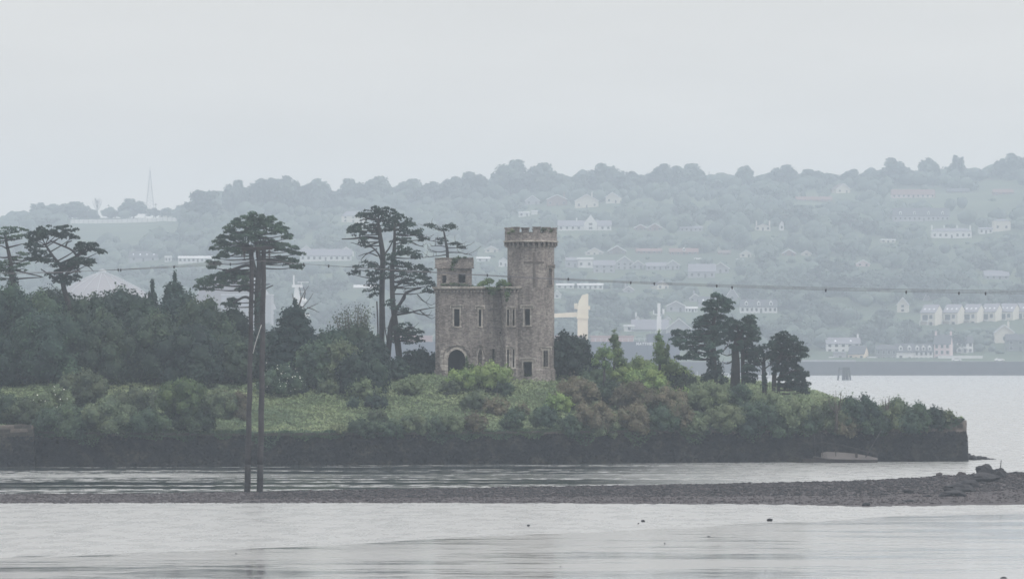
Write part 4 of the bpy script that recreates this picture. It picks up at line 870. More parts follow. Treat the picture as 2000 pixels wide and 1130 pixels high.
for a in (
    (640, 640, 84, 454, 'leaf_dark', 'dark round tree to the right of the conical yew'),
    (612, 668, 60, 448, 'leaf_mid', 'lower green tree at the right foot of the conical yew'),
    (700, 630, 80, 458, 'leaf_mid', 'bushy tree left of the straight pine trunk'),
    (664, 662, 74, 449, 'leaf_olive', 'yellow green tree in the gap before the straight pine'),
    (726, 652, 66, 452, 'leaf_blue', 'leafy tree covering the foot of the straight pine'),
    (708, 690, 90, 447, 'leaf_dark', 'low dark thicket at the foot of the two tall pines'),
    (774, 700, 44, 455, 'leaf_blue', 'small shrubby tree at the foot of the forked pine'),
    (818, 684, 60, 462, 'leaf_dark', 'dark shrub tree between the forked pine and the castle'),
    (846, 694, 34, 464, 'leaf_blue', 'narrow shrub tree touching the left corner of the castle'),
):
    broadleaf(a[0], a[1], a[2], a[3], a[4], a[5], wisp=2, group='small trees between the yew and the castle')
# the thin airy birch-like tree
def airy(px, py_top, py_base, w_px, Y, label, mat='leaf_olive', n=26, seed=4, leaves=40, lsz=.14, spread=.9):
    g = np.random.default_rng(seed); base = gp(px, Y); z0 = WZ(py_base, Y) - base.z; z1 = WZ(py_top, Y) - base.z; rw = w_px * Y / F / 2
    r = empty('airy_tree', base, label, 'tree'); tb = MB(); P_, Nn_ = [], []
    for i in range(n):
        a = g.uniform(0, 6.28); rr = rw * math.sqrt(g.uniform(.02, 1)); top = z0 + (z1 - z0) * g.uniform(.6, 1) * (1 - .35 * (rr / rw) ** 2)
        e_ = Vector((math.cos(a) * rr, math.sin(a) * rr, top)); s_ = Vector((e_.x * .15, e_.y * .15, z0 * .6)); m_ = s_.lerp(e_, .5) + Vector((e_.x * .2, e_.y * .2, 0)); pts = curve3([s_, m_, e_], 5)
        tb.tube(pts, list(np.linspace(.07, .015, len(pts))), 4, False)
        for k in range(leaves):
            q = pts[int(len(pts) * g.uniform(.35, .999))]; P_.append(np.array(q) + g.normal(size=3) * .32); Nn_.append(sphere_pts(1, g)[0])
    tb.tube([(0, 0, -.4), (0, 0, z0)], [.16, .1], 6); tb.build('trunk', M['twig'], r)
    V, Q = leaf_quads(np.array(P_), np.array(Nn_), lsz, g); link('crown', np_mesh('crown', V, Q, M[mat], g.uniform(0, 1, len(Q))), r); return r
airy(692, 588, 662, 84, 461, 'thin airy tree with small pale leaves above the thicket left of the pines', n=34, leaves=55)
tb = MB(); tb.tube(curve3([WP(736, 588, 459) - gp(738, 459), WP(738, 640, 459) - gp(738, 459), Vector((0, 0, -.4))], 4), [.08] * 9, 6)
d_ = tag(tb.build('dead_trunk', M['bark_dark'], None, gp(738, 459)), 'thin dead bare trunk just left of the straight pine', 'tree')
# beside the castle, right
broadleaf(1112, 644, 72, 461, 'leaf_blue', 'large dark rounded shrub tree against the right side of the castle tower', n=18, wisp=2, dens=16)
broadleaf(1148, 692, 44, 462, 'leaf_dark', 'small dark thicket right of the rounded shrub tree', n=10)
def ivied_stump(px, lob, Y, label):
    base = gp(px, Y); g = gt; r = empty('ivied_stump', base, label, 'tree')
    L = [(WX(a, Y) - base.x, d * .0, WZ(b_, Y) - base.z, c * Y / F, c * Y / F * .9, d * Y / F) for a, b_, c, d in lob]
    tops = [(l[0], l[1], l[2] + l[5] * .9) for l in L[:3] for _ in range(8)]
    V, Q, T = join([cloud(L, 34, .17, g, core=.7, loose=.1), sprays(tops, 5, .5, g, .13)]); link('ivy', np_mesh('ivy', V, Q, M['ivy'], T), r)
    tb = MB(); tb.tube([(0, 0, -.5), (0, 0, WZ(lob[0][1], Y) - base.z)], [.22, .08], 6); tb.build('trunk', M['bark_dark'], r)
ivied_stump(1200, [(1200, 658, 8, 9), (1203, 672, 10, 11), (1206, 688, 14, 13), (1208, 705, 17, 12), (1195, 664, 6, 6)], 457, 'tall ivy covered stump nearest the castle shaped like a cone')
ivied_stump(1289, [(1286, 660, 9, 8), (1288, 672, 12, 10), (1289, 686, 14, 13), (1291, 702, 18, 13), (1304, 678, 4, 11), (1303, 692, 6, 10)], 456, 'forked ivy covered stump in front of the dark ship hull')
ivied_stump(1180, [(1180, 686, 13, 8), (1170, 696, 10, 9), (1190, 694, 13, 10), (1183, 712, 12, 14), (1164, 706, 9, 10)], 452, 'arching ivy mound left of the cone shaped stump')

# ---------------------------------------------------------------- bushes
def bush(px, py_top, w_px, Y, mat, label, n=12, size=.17, dens=26, hfrac=1.0, group=None, shoots=2, name='bush', py_low=None, depth=.9):
    # stand it where its foot shows: on the wall edge, or up the slope on the row where its outline meets the ground
    row = py_top + .60 * w_px; Yw = wallY(WX(px, 435)) + (.3 if py_low else 1.6)
    if py_low: Y = Yw
    else:
        Y = Yw
        while Y < Yw + 26 and HY - (gp(px, Y).z - CH) * F / Y > row: Y += .4
    base = gp(px, Y); H = max(.8, WZ(py_top, Y) - base.z); rw = w_px * Y / F / 2; g = gt; low = -.3
    if py_low: low = WZ(py_low, Y) - base.z
    zc = (H + low) / 2; rz = (H - low) / 2
    L = nlob(0, 0, zc, rw, rw * depth, rz, n, g, .38, 1.0, -.8)
    tops = [(l[0] + g.uniform(-.6, .6) * l[3], l[1] - l[4] * g.uniform(0, .8), l[2] + l[5] * .8) for l in L for _ in range(shoots)]
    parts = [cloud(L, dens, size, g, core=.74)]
    if shoots: parts.append(sprays(tops, 5, .45, g, size * .8))
    V, Q, T = join(parts); return tag(link(name, np_mesh(name, V, Q, M[mat], T), None, base), label, 'bush', group)
for a in (
    # px, top, w, Y, mat, label, low
    (-20, 762, 110, 432, 'leaf_mid', 'green bush above the stone pier at the left edge', None),
    (40, 778, 90, 430, 'leaf_bramble', 'bramble bush just behind the pale stone pier', None),
    (100, 752, 90, 431, 'leaf_bramble', 'bramble slope between the pier and the leftmost briar mound', None),
    (160, 726, 110, 434, 'leaf_olive', 'tall arching leftmost briar mound above the sea wall', None),
    (120, 790, 120, 425.5, 'leaf_mid', 'briar thicket hanging over the sea wall right of the pier', 862),
    (205, 780, 130, 427, 'leaf_olive', 'broad briar thicket hanging over the wall below the leftmost mound', 858),
    (262, 756, 110, 431, 'leaf_olive', 'pale green briar bank between the mound and the round dome', None),
    (285, 800, 110, 426.5, 'leaf_mid', 'drooping briar on the wall edge left of the round dome', 852),
    (352, 735, 96, 432, 'ivy', 'round dome of trailing briar left of the timber poles', 830),
    (425, 757, 84, 431, 'leaf_olive', 'brownish topped briar bush just left of the timber poles', 830),
    (462, 760, 64, 433, 'leaf_brown', 'rusty tinted bush touching the left timber pole', 830),
    (380, 800, 100, 427.5, 'leaf_mid', 'shaded bush at the foot of the briar dome on the wall edge', 845),
    (478, 694, 78, 446, 'leaf_light', 'yellow green shrub behind the timber poles', None),
    (734, 770, 50, 438, 'leaf_blue', 'dark low bush alone in the bramble field', None),
    (690, 781, 28, 438, 'leaf_blue', 'small dark bush just left of the lone dark bush', None),
    (640, 742, 52, 446, 'leaf_olive', 'low bramble hump near the back of the bramble field', None),
    (712, 738, 70, 447, 'leaf_bramble', 'wide low bramble hump behind the lone dark bush', None),
    (592, 758, 20, 444, 'leaf_dark', 'very small dark bush beside the white flowered elder', None),
    (800, 739, 54, 450, 'leaf_bramble', 'low bush left of the castle archway', None),
    (760, 822, 70, 427, 'leaf_mid', 'dark drooping bramble on the wall edge below the bramble field', 856),
    (905, 720, 72, 446, 'leaf_light', 'bright yellow green bush hiding the foot of the castle archway', None),
    (662, 828, 46, 427, 'leaf_bramble', 'low ragged bramble tuft on the wall edge right of the bare wall stretch', 850),
    (705, 818, 66, 427, 'leaf_mid', 'ragged bush on the wall edge under the lone dark bush', 856),
    (806, 808, 66, 428, 'leaf_olive', 'ragged olive bush on the wall edge left of the castle', 852),
    (846, 816, 56, 428, 'leaf_mid', 'small dark bush on the wall edge below the archway', 858),
    (882, 806, 60, 429, 'leaf_bramble', 'pale bramble bush on the wall edge below the bright archway bushes', 852),
    (738, 800, 46, 429, 'leaf_olive', 'olive bramble hump just above the wall edge left of the castle', None),
    (1110, 812, 60, 430, 'leaf_mid', 'dark bush on the wall edge right of the bare ledge below the tower', 858),
    (1405, 818, 60, 430, 'leaf_olive', 'olive bush on the wall edge below the tallest dark tree', 850),
    (880, 742, 46, 443, 'leaf_olive', 'small bright bush left of the ivy mass before the castle', None),
    (955, 709, 92, 445, 'leaf_light', 'tall bright green bush in front of the castle turret', None),
    (985, 745, 44, 441, 'leaf_mid', 'darker flank of bush right of the ivy clad one before the castle', None),
    (930, 764, 62, 438, 'leaf_olive', 'olive bush below the ivy clad bush before the castle', None),
    (968, 778, 56, 434, 'leaf_brown', 'brown tinged bush below the castle turret', None),
    (1000, 800, 50, 431, 'leaf_mid', 'dark blue green bush below the castle tower', 846),
    (925, 806, 60, 429.5, 'leaf_brown', 'brown seeded bush hanging on the wall edge below the castle', 850),
    (1020, 790, 34, 433, 'leaf_brown', 'small rusty bush below the tower door', None),
    (1062, 792, 60, 433, 'leaf_mid', 'green bush on the slope right of the tower door', 840),
    (1092, 770, 56, 437, 'leaf_light', 'light green bush at the left flank of the brown thicket', None),
    (1125, 738, 90, 441, 'leaf_brown', 'brown seeded thicket, its leftmost tall clump', None),
    (1160, 778, 84, 434, 'leaf_brown', 'brown thicket clump hanging towards the wall, left one', 848),
    (1190, 745, 80, 441, 'leaf_mid', 'dark green gap bush inside the brown thicket', None),
    (1175, 806, 70, 431.5, 'leaf_olive', 'drooping yellowish bush over the wall below the brown thicket', 858),
    (1240, 748, 96, 441, 'leaf_brown', 'wide brown seeded clump in the middle of the brown thicket', None),
    (1235, 790, 80, 434, 'leaf_brown', 'brown bush low in the thicket near the wall', 852),
    (1300, 756, 90, 440, 'leaf_brown', 'brown clump at the right of the brown thicket', None),
    (1290, 796, 84, 434, 'leaf_mid', 'dark bush at the wall edge at the right of the brown thicket', 850),
    (1330, 786, 64, 436, 'leaf_brown', 'small rust coloured bush right of the thicket by the wall', 848),
    (1336, 760, 60, 441, 'leaf_light', 'pale flowering bush behind the right end of the brown thicket', None),
    (1350, 820, 70, 434.5, 'leaf_olive', 'low bush drooping on the wall right of the brown thicket', 852),
    (1240, 699, 74, 450, 'leaf_light', 'bright green bramble dome between the two ivy stumps', None),
    (1206, 712, 78, 448, 'leaf_light', 'bright green bramble hump below the cone shaped stump', None),
    (1302, 704, 96, 449, 'leaf_light', 'long bright bramble hump below the forked stump', None),
    (1262, 718, 90, 446, 'leaf_light', 'bramble bank below the two bright humps', None),
    (1330, 724, 70, 446, 'leaf_mid', 'dark green bramble hump left of the tallest dark tree', None),
    (1380, 744, 100, 443, 'leaf_bramble', 'bramble bank at the feet of the dark trees', None),
    (1385, 762, 42, 440, 'leaf_dark', 'small dark bush in the bramble bank below the dark trees', None),
    (1160, 722, 60, 449, 'leaf_mid', 'low dark bush right of the tower foot', None),
    (1412, 790, 90, 437, 'leaf_bramble', 'bramble slope bush below the tallest dark tree', 846),
    (1440, 752, 70, 444, 'leaf_mid', 'rounded bush at the foot of the thick trunked dark tree', None),
    (1480, 782, 96, 438, 'leaf_mid', 'green bush below the slim ivied tree', 846),
    (1500, 762, 80, 444, 'leaf_bramble', 'bramble bank under the last dark pine', None),
    (1545, 772, 84, 441, 'leaf_bramble', 'pale bramble bush right under the leaning pine', 848),
    (1570, 800, 90, 438.5, 'leaf_mid', 'green bush on the wall edge under the leaning pine', 850),
    (1612, 782, 80, 441, 'leaf_olive', 'olive bush below the bare sapling at the island end', 848),
    (1655, 776, 60, 442, 'leaf_mid', 'green bush left of the tallest bush on the island end', 846),
    (1686, 768, 64, 443, 'leaf_blue', 'tallest blue green bush on the island end', 846),
    (1712, 800, 60, 441, 'leaf_mid', 'low bush in the dip of the island end', 852),
    (1748, 780, 70, 443, 'leaf_olive', 'yellowish bush with a bare stick on the island end', 850),
    (1790, 788, 70, 443, 'leaf_mid', 'green bush near the end of the island wall', 850),
    (1822, 796, 56, 444, 'leaf_blue', 'last big bush before the end of the island wall', 848),
    (1850, 806, 40, 445, 'leaf_bramble', 'small low bush on the very end of the island wall', 826),
    (1640, 806, 80, 438.8, 'leaf_brown', 'brownish bush draped over the wall above the sunken boat', 856),
    (1700, 815, 80, 440.2, 'leaf_mid', 'green bush draped over the wall right of the sunken boat mast', 856),
    (1770, 812, 90, 441.6, 'leaf_blue', 'dark green bush draped over the wall near its right end', 852),
    (1450, 812, 90, 436, 'leaf_blue', 'dark drooping bush on the wall edge below the slim tree', 852),
    (1520, 815, 80, 437.2, 'leaf_mid', 'drooping bush on the wall edge left of the sunken boat', 858),
):
    bush(a[0], a[1], a[2], a[3], a[4], a[5], py_low=a[6])
# elder with white flower heads
el = bush(544, 718, 92, 447, 'leaf_mid', 'dark rounded elder bush covered in small white flowers right of the timber poles', n=14, name='elder_bush')
def blossoms(o, k, size, g=gt):
    me = o.data; n = len(me.vertices); co = np.empty(n * 3, dtype=np.float32); me.vertices.foreach_get('co', co); co = co.reshape(-1, 3)
    front = np.where((co[:, 1] < 0) & (co[:, 2] > .3))[0]; idx = g.choice(front, k); P_ = co[idx] + np.array([0, -.12, .08]) + g.normal(size=(k, 3)) * .05
    nn = g.normal(size=(k, 3)) * .4 + np.array([0, -.8, .6]); nn /= np.linalg.norm(nn, axis=1)[:, None]; V, Q = leaf_quads(P_, nn, size, g, 1.1)
    b_ = link('blossom', np_mesh('blossom', V, Q, M['blossom'], g.uniform(0, 1, k)), o); b_['kind'] = 'stuff'
blossoms(el, 80, .11)
for o in list(COL.objects):
    if o.get('label', '').startswith('pale flowering bush'): blossoms(o, 26, .14)
    if o.get('label', '').startswith('bramble slope between the pier'): blossoms(o, 18, .13)
# bare sapling and stick on the island end
airy(1634, 757, 790, 46, 442, 'thin bare sapling standing up from the bushes on the island end', 'leaf_olive', n=8, seed=9, leaves=12, lsz=.12)
airy(1732, 768, 792, 24, 444, 'broken leaning stick with a few leaves on the island end', 'leaf_olive', n=5, seed=10, leaves=6, lsz=.12)

# ---------------------------------------------------------------- bramble and grass carpet
def carpet(name, n, x0, x1, d0, d1, mat, label, size, hump, seed, zoff=.0):
    g = np.random.default_rng(seed); P_, T_ = [], []
    for _ in range(n):
        x = g.uniform(x0, x1); d = d0 + (d1 - d0) * g.uniform(0, 1) ** 1.15; y = wallY(x) + d
        if x > end_x(y) - .3: continue
        hh = hump * (.5 + mnoise.noise(Vector((x * .55, y * .55, 2))) + .5 * mnoise.noise(Vector((x * 1.7, y * 1.7, 7))))
        P_.append((x, y, iz(x, y) + zoff + max(0, hh) * g.uniform(.5, 1.05) + g.uniform(0, .06))); T_.append(np.clip(.5 + hh * .45 + g.normal(0, .2), 0, 1))
    P_ = np.array(P_)
    if d0 < 0:      # trailing over the edge of the wall in ragged fringes
        k_ = np.array([max(0, mnoise.noise(Vector((q_[0] * .35, 0, 6))) + .25) for q_ in P_]); fr = g.random(len(P_)) < .45
        P_[fr, 1] = [wallY(q_[0]) - .28 for q_ in P_[fr]]; P_[fr, 2] = P_[fr, 2] - (g.random(fr.sum()) * k_[fr] * 2.2)
    nn = g.normal(size=P_.shape) * .6 + np.array([0, -.45, .8]); nn /= np.linalg.norm(nn, axis=1)[:, None]
    V, Q = leaf_quads(P_, nn, size, g, 1.7); tag(link(name, np_mesh(name, V, Q, M[mat], np.array(T_))), label, kind='stuff')
carpet('bramble_carpet', 95000, -52, 46.5, .2, 34, 'leaf_bramble', 'brambles and rough grass covering the island slope', .17, .42, 41)
carpet('wall_top_growth', 30000, -50, 46.5, -.15, 1.5, 'leaf_mid', 'ragged growth along the top of the sea wall', .17, .35, 43)
# seaweed on the sea wall
g = np.random.default_rng(77); P_, T_ = [], []
for _ in range(26000):
    x = g.uniform(-80, END_X); z = g.uniform(-.05, 2.5) ; z = z if g.random() > .15 else g.uniform(2.4, 3.0)
    if x < PIERX: y = PY - .10; 
    else: y = wallY(x) - (wall_top(x) - z) * .06 - .12
    P_.append((x, y - .04 + g.normal() * .04, z)); T_.append(np.clip(g.normal(.4, .25) + .3 * mnoise.noise(Vector((x * .8, 0, z * 1.5))), 0, 1))
nn = np.stack([g.normal(size=len(P_)) * .4, -np.ones(len(P_)), g.uniform(-.2, .7, len(P_))], 1); nn /= np.linalg.norm(nn, axis=1)[:, None]
fol('seaweed', (.003, .004, .007), (.008, .009, .011), (.030, .028, .024), scale=.6, trans=0, rough=.75)
V, Q = leaf_quads(np.array(P_), nn, .26, g, 1.3); tag(link('wall_seaweed', np_mesh('wall_seaweed', V, Q, M['seaweed'], np.array(T_))), 'dark seaweed hanging on the sea wall below the tide line', kind='stuff')
# ================================================================ POLES, WIRES, BOAT, ROCKS, PILES
M['timber'] = pm('weathered_timber', (.065, .062, .066), (.030, .029, .033), 1.2, .9, .6, 5)
M['timber_wet'] = pm('wet_timber', (.030, .030, .034), (.018, .018, .02), 2, .7, .5, 6)
M['iron'] = pm('dark_iron', (.05, .05, .05), (.035, .035, .04), 4, .6, metal=.3)
M['porcelain'] = pm('brown_porcelain', (.05, .035, .03), (.04, .03, .03), 4, .35)
M['cable'] = pm('cable', (.16, .16, .17), (.13, .13, .14), 2, .5)
M['galv'] = pm('galvanised_steel', (.50, .50, .50), (.38, .38, .38), 3, .6)
PYd = YZ0(963, .15)
ph = empty('power_pole', (WX(495, PYd), PYd, .1), 'twin timber power pole standing on the gravel spit, carrying three wires', 'power pole')
def L_(px, py, dy=0.0): return WP(px, py, PYd) - Vector(ph.location) + Vector((0, dy, 0))
def pole(pts, ws, dy):
    P3 = curve3([L_(a, b_, dy) for a, b_ in pts], 6); P3 = [p + Vector((.02 * math.sin(i * 1.3), 0, 0)) for i, p in enumerate(P3)]
    rr = list(np.interp(np.linspace(0, 1, len(P3)), [0, 1], [w_ * PYd / F / 2 for w_ in ws])); k = int(len(P3) * .14)
    mb = MB(); mb.tube(P3[k:], rr[k:], 12); o = mb.build('timber_pole', M['timber'], ph)
    P0 = [P3[0] - Vector((0, 0, .8))] + P3[:k + 1]; r0 = [rr[0] * 1.02] + [r * 1.04 for r in rr[:k + 1]]
    mb = MB(); mb.tube(P0, r0, 12); mb.build('wet_foot', M['timber_wet'], o)
    mb = MB()
    for z in (0.2, .45, .72): i = int(len(P3) * z); mb.tube([P3[i] - Vector((0, 0, .06)), P3[i] + Vector((0, 0, .06))], rr[i] * 1.08, 10)
    mb.build('pole_band', M['iron'], o)
pole([(482.5, 963), (485.5, 850), (488, 740), (490.5, 610), (492, 483)], (12, 8), 0.0)
pole([(507, 963), (509.5, 850), (511.5, 740), (513.5, 610), (515.5, 481)], (12.5, 9), .05)
mb = MB(); a, b_ = L_(472, 485, -.28), L_(532, 485, -.28); mb.box(a.x, b_.x, a.y - .07, a.y + .07, a.z - .10, a.z + .10, None, .01); a, b_ = L_(472, 485, .36), L_(532, 485, .36); mb.box(a.x, b_.x, a.y - .07, a.y + .07, a.z - .10, a.z + .10, None, .01); mb.build('crossarm', M['timber'], ph)
INS = [(477, .0), (502.5, .0), (526, .0)]
for px, dy in INS:
    mb = MB(); p = L_(px, 487, 0); n_ = 4
    mb.tube([p + Vector((0, 0, .12)), p - Vector((0, 0, .78))], .035, 6); root_i = mb.build('insulator', M['iron'], ph)
    mb = MB()
    for k in range(n_): z = p.z - .12 - .15 * k; mb.lathe([(.03, z + .05), (.10, z + .03), (.155, z - .03), (.13, z - .035), (.03, z - .01)], p.x, p.y, 12)
    mb.build('insulator_disc', M['porcelain'], root_i)
    mb = MB(); mb.box(p.x - .16, p.x + .16, p.y - .05, p.y + .05, p.z - .86, p.z - .78); mb.build('wire_clamp', M['iron'], root_i)
mb = MB(); mb.tube(curve3([L_(494.5, 690, -.26), L_(500, 668, -.3), L_(511, 634, -.26)], 4), .032, 6); mb.build('brace_rod', M['galv'], ph)

# wires: they run obliquely, left end nearer the far shore, right end towards the near right
def wire(lab, px0, marks_l, marks_r, dz, dl, drr):
    A = WP(px0, 507 + dz, PYd)
    Lf = WP(-60, 534 + dl, PYd + 40); Rg = WP(2100, 571 + drr, PYd - 22)
    o = empty('overhead_wire', A, lab, 'wire', 'wires carried by the twin timber pole')
    for E_, sag, seg, mk in ((Lf, .25, 'span', marks_l), (Rg, .55, 'span', marks_r)):
        pts = []
        for i in range(41):
            t_ = i / 40; p = A.lerp(E_, t_); p.z -= sag * 4 * t_ * (1 - t_); pts.append(p - A)
        mb = MB(); mb.tube(pts, .015, 5); mb.build('wire_span', M['cable'], o)
        for m in mk:
            j = min(range(len(pts)), key=lambda q: abs(1000 + (pts[q] + A).x * F / (pts[q] + A).y - m)); lo = pts[max(0, j - 1)]; hi = pts[min(40, j + 1)]
            fa = 1000 + (lo + A).x * F / (lo + A).y; fb = 1000 + (hi + A).x * F / (hi + A).y; q = lo.lerp(hi, (m - fa) / (fb - fa))
            mb = MB(); mb.lathe([(.0, .10), (.055, .06), (.07, -.02), (.04, -.14), (.0, -.17)], 0, 0, 8); mb.tube([(-.06, 0, .02), (.06, 0, .04)], .03, 5); mb.build('wire_marker', M['iron'], o, q)
wire('overhead wire hung from the left insulator of the twin timber pole', 477, [231, 418], [952, 1110], 0, 2, -3)
wire('overhead wire hung from the middle insulator of the twin timber pole', 502.5, [236, 340], [593, 1232, 1278, 1400], 1.5, 0, 0)
wire('overhead wire hung from the right insulator of the twin timber pole', 526, [450], [642, 1430, 1613, 1770, 1873, 1925], 3, -2, 3)

# ---- sunken boat against the wall
BY = 441.2
M['hull_old'] = pm('rotten_hull', (.055, .048, .045), (.03, .028, .03), 1.5, .8, .5)
M['deck_old'] = pm('pale_deck', (.15, .138, .135), (.105, .098, .098), .8, .6, .3, 3)
bt = empty('sunken_boat', (WX(1662, BY), BY, 0), 'half sunken old boat heeled over against the sea wall, pale deck showing', 'boat')
def bl(px, py, dy=0): return WP(px, py, BY) - Vector(bt.location) + Vector((0, dy, 0))
mb = MB(); ring = []
sec = [(1604, 886, .15), (1615, 884, 1.1), (1640, 885, 1.55), (1670, 887.5, 1.5), (1695, 892, 1.0), (1714, 896, .08)]
V = []
for px, py, hw in sec:
    top = bl(px, py); low = bl(px, 901)
    V += [(top.x, -hw, min(top.z, .75) - .12 * 0), (top.x, -hw * .8, -.45), (top.x, hw * .8, -.3), (top.x, hw, top.z + .12)]
fs = []
for i in range(len(sec) - 1):
    for a, b_ in ((0, 1), (1, 2), (2, 3)): fs.append((4 * i + a, 4 * i + b_, 4 * i + 4 + b_, 4 * i + 4 + a))
fs += [(0, 1, 2, 3), (23, 22, 21, 20)]; V2 = []
for i, (px, py, hw) in enumerate(sec):
    n_y = -hw; V2.append(n_y)
for i in range(len(sec)): V[4 * i] = (V[4 * i][0], V[4 * i][1], .34 - .06 * i * .4)
mb.add(V, fs); mb.build('hull', M['hull_old'], bt)
mb = MB(); D = []
for i in range(len(sec)): a, b_ = Vector(V[4 * i]), Vector(V[4 * i + 3]); D += [a.lerp(b_, .06) + Vector((0, 0, .03)), a.lerp(b_, .94) + Vector((0, 0, .03))]
mb.add(D, [(2 * i, 2 * i + 2, 2 * i + 3, 2 * i + 1) for i in range(len(sec) - 1)]); mb.build('deck', M['deck_old'], bt)
mb = MB(); mb.box(bl(1672, 0).x - .12, bl(1672, 0).x + .12, -.5, -.2, .2, .95); mb.build('bollard', M['hull_old'], bt)
mb = MB(); mb.tube([bl(1690, 892, -.3), bl(1722, 838, -.1)], [.06, .035], 6); mb.build('mast', M['timber'], bt)
mb = MB()
for q in ([(1604, 862), (1660, 872), (1712, 886)], [(1590, 868), (1604, 862)], [(1556, 864), (1600, 864)], [(1712, 886), (1714, 897)]): mb.tube([bl(a, b_, -.5) for a, b_ in q], .028, 5)
for px in (1590, 1604, 1630): mb.tube([bl(px, 846 if px != 1630 else 868, -.4), bl(px + 2, 890, -.4)], .035, 5)
mb.build('rail', M['timber'], bt)
wf = MB(); wf.box(-1.3, 1.2, -.5, .6, -.4, .42, Matrix.Rotation(R(6), 4, 'Y'), .12); wf.box(-1.8, .2, -.7, -.4, .0, .22, Matrix.Rotation(R(-4), 4, 'Y'), .05); wf.box(-.2, 1.6, -.4, .3, .35, .62, Matrix.Rotation(R(10), 4, 'Y'), .08)
tag(wf.build('broken_timbers', M['hull_old'], None, (WX(1590, BY - .6), BY - .6, 0)), 'broken dark timbers at the left of the sunken boat', 'wreckage')

# ---- rocks
M['rock'] = pm('dark_rock', (.040, .040, .046), (.020, .021, .025), 2.5, .85, .7, 6)
M['rock_pale'] = pm('brown_rock', (.075, .065, .065), (.045, .04, .042), 2.5, .9, .7, 6)
def rock_mesh(sx_, sy_, sz_, seed, sub=2, rough=.35):
    import bmesh
    bm = bmesh.new(); bmesh.ops.create_icosphere(bm, subdivisions=sub, radius=1)
    for v in bm.verts:
        q = v.co.copy(); k = 1 + rough * mnoise.noise(q * 1.2 + Vector((seed, 0, 0))) + rough * .5 * mnoise.noise(q * 3 + Vector((0, seed, 0))); v.co = Vector((q.x * sx_, q.y * sy_, q.z * sz_)) * k
    me = bpy.data.meshes.new('rock'); bm.to_mesh(me); bm.free(); me.materials.append(M['rock']); return me
def rock(px, tt, w_px, h_px, seed, label, mat='rock', sink=.35, sub=3, name='rock', pos=None):
    p = pos or spit_pt(px, tt); s_ = p.y / F; me = rock_mesh(w_px * s_ / 2, w_px * s_ / 2 * .8, h_px * s_ / (2 - sink), seed, sub); me.materials[0] = M[mat]
    return tag(link(name, me, None, (p.x, p.y, p.z + h_px * s_ * .25)), label, 'rock')
rock(1950, .9, 36, 27, 3, 'large dark boulder on the gravel spit beside an upright stick')
rock(1972, .8, 26, 14, 5, 'smaller boulder leaning on the right side of the large boulder')
rock(1990, 1.0, 26, 11, 7, 'dark rock at the right edge on the crest of the spit')
rock(1908, 1.0, 18, 8, 9, 'low rock on the crest left of the large boulder', 'rock_pale')
rock(1866, 1.0, 12, 8, 11, 'small rounded rock alone on the crest of the spit', 'rock_pale')
rock(1850, .42, 60, 19, 13, 'long low weed covered rock near the water on the right of the spit')
rock(1825, .30, 46, 13, 15, 'left tail of the long weed covered rock on the spit')
rock(1880, .55, 46, 16, 17, 'right shoulder of the long weed covered rock on the spit')
rock(1925, .68, 60, 18, 19, 'weed covered rock below the large boulder')
rock(1752, .42, 22, 8, 21, 'flat dark patch of rock in the middle of the spit')
rock(1730, .18, 16, 5, 23, 'small flat rock near the water right of centre on the spit')
rock(1775, .30, 18, 5, 25, 'narrow flat rock left of the long weed covered rock')
rock(1640, .08, 16, 7, 27, 'low rock at the water edge where the spit bulges nearest')
rock(1682, .18, 14, 4, 29, 'tiny flat rock right of the bulge of the spit', 'rock_pale')
sp_ = spit_pt(1972, .85); mb = MB(); mb.tube([(0, 0, -.2), (.02, 0, .55), (.1, 0, 1.35)], [.05, .045, .03], 6); tag(mb.build('stick', M['bark_dark'], None, sp_), 'thin upright stick planted behind the large boulder', 'stick')
def flat_pt(px, py): Y = YZ0(py, .03); return Vector((WX(px, Y), Y, .02))
for px, py, w_, h_, sd, lb_ in ((1503, 1016, 11, 6, 31, 'largest lone stone on the wet flat, under the spit bulge'), (1256, 1017.5, 8, 4.5, 33, 'lone stone on the wet flat left of the largest one'), (1032, 1026, 6, 4, 35, 'small stone at the edge of the wet flat near the middle'),
        (1384, 1048, 7, 3, 37, 'flat pebble on the wet flat between the dark reflections'), (1404, 1066, 4, 2.5, 39, 'tiny pebble on the wet flat just below the flat pebble'), (1247, 1021.5, 4, 2, 41, 'tiny stone just left of the second lone stone'), (1095, 1107, 5, 3, 43, 'dark stone low in the middle of the wet flat'),
        (461, 1081, 4, 2.5, 45, 'small stone low on the left part of the wet flat'), (1960, 1129, 14, 5, 47, 'dark stone cut by the bottom edge at the right'), (1298, 1062, 3, 4, 49, 'upright little stone right of the castle reflection'), (1495, 1115, 4, 2, 51, 'pebble near the bottom edge right of the middle')):
    rock(0, 0, w_, h_, sd, lb_, sub=2, pos=flat_pt(px, py))
# rock spur beyond the wall end
g = np.random.default_rng(9)
for i in range(16):
    t_ = i / 15; px = 1884 + t_ * 68; Y = 452 + g.uniform(-1, 1) + t_ * 2; h_ = (18 - 15 * t_) * g.uniform(.75, 1.1)
    lb_ = 'dark rock of the tapering spur running out from the end of the sea wall'
    o = rock(0, 0, g.uniform(9, 15) * (1.1 - .35 * t_), h_, 60 + i, lb_, sub=2, pos=Vector((WX(px, Y), Y, -.15)), name='spur_rock'); o['group'] = 'rocks of the spur off the wall end'
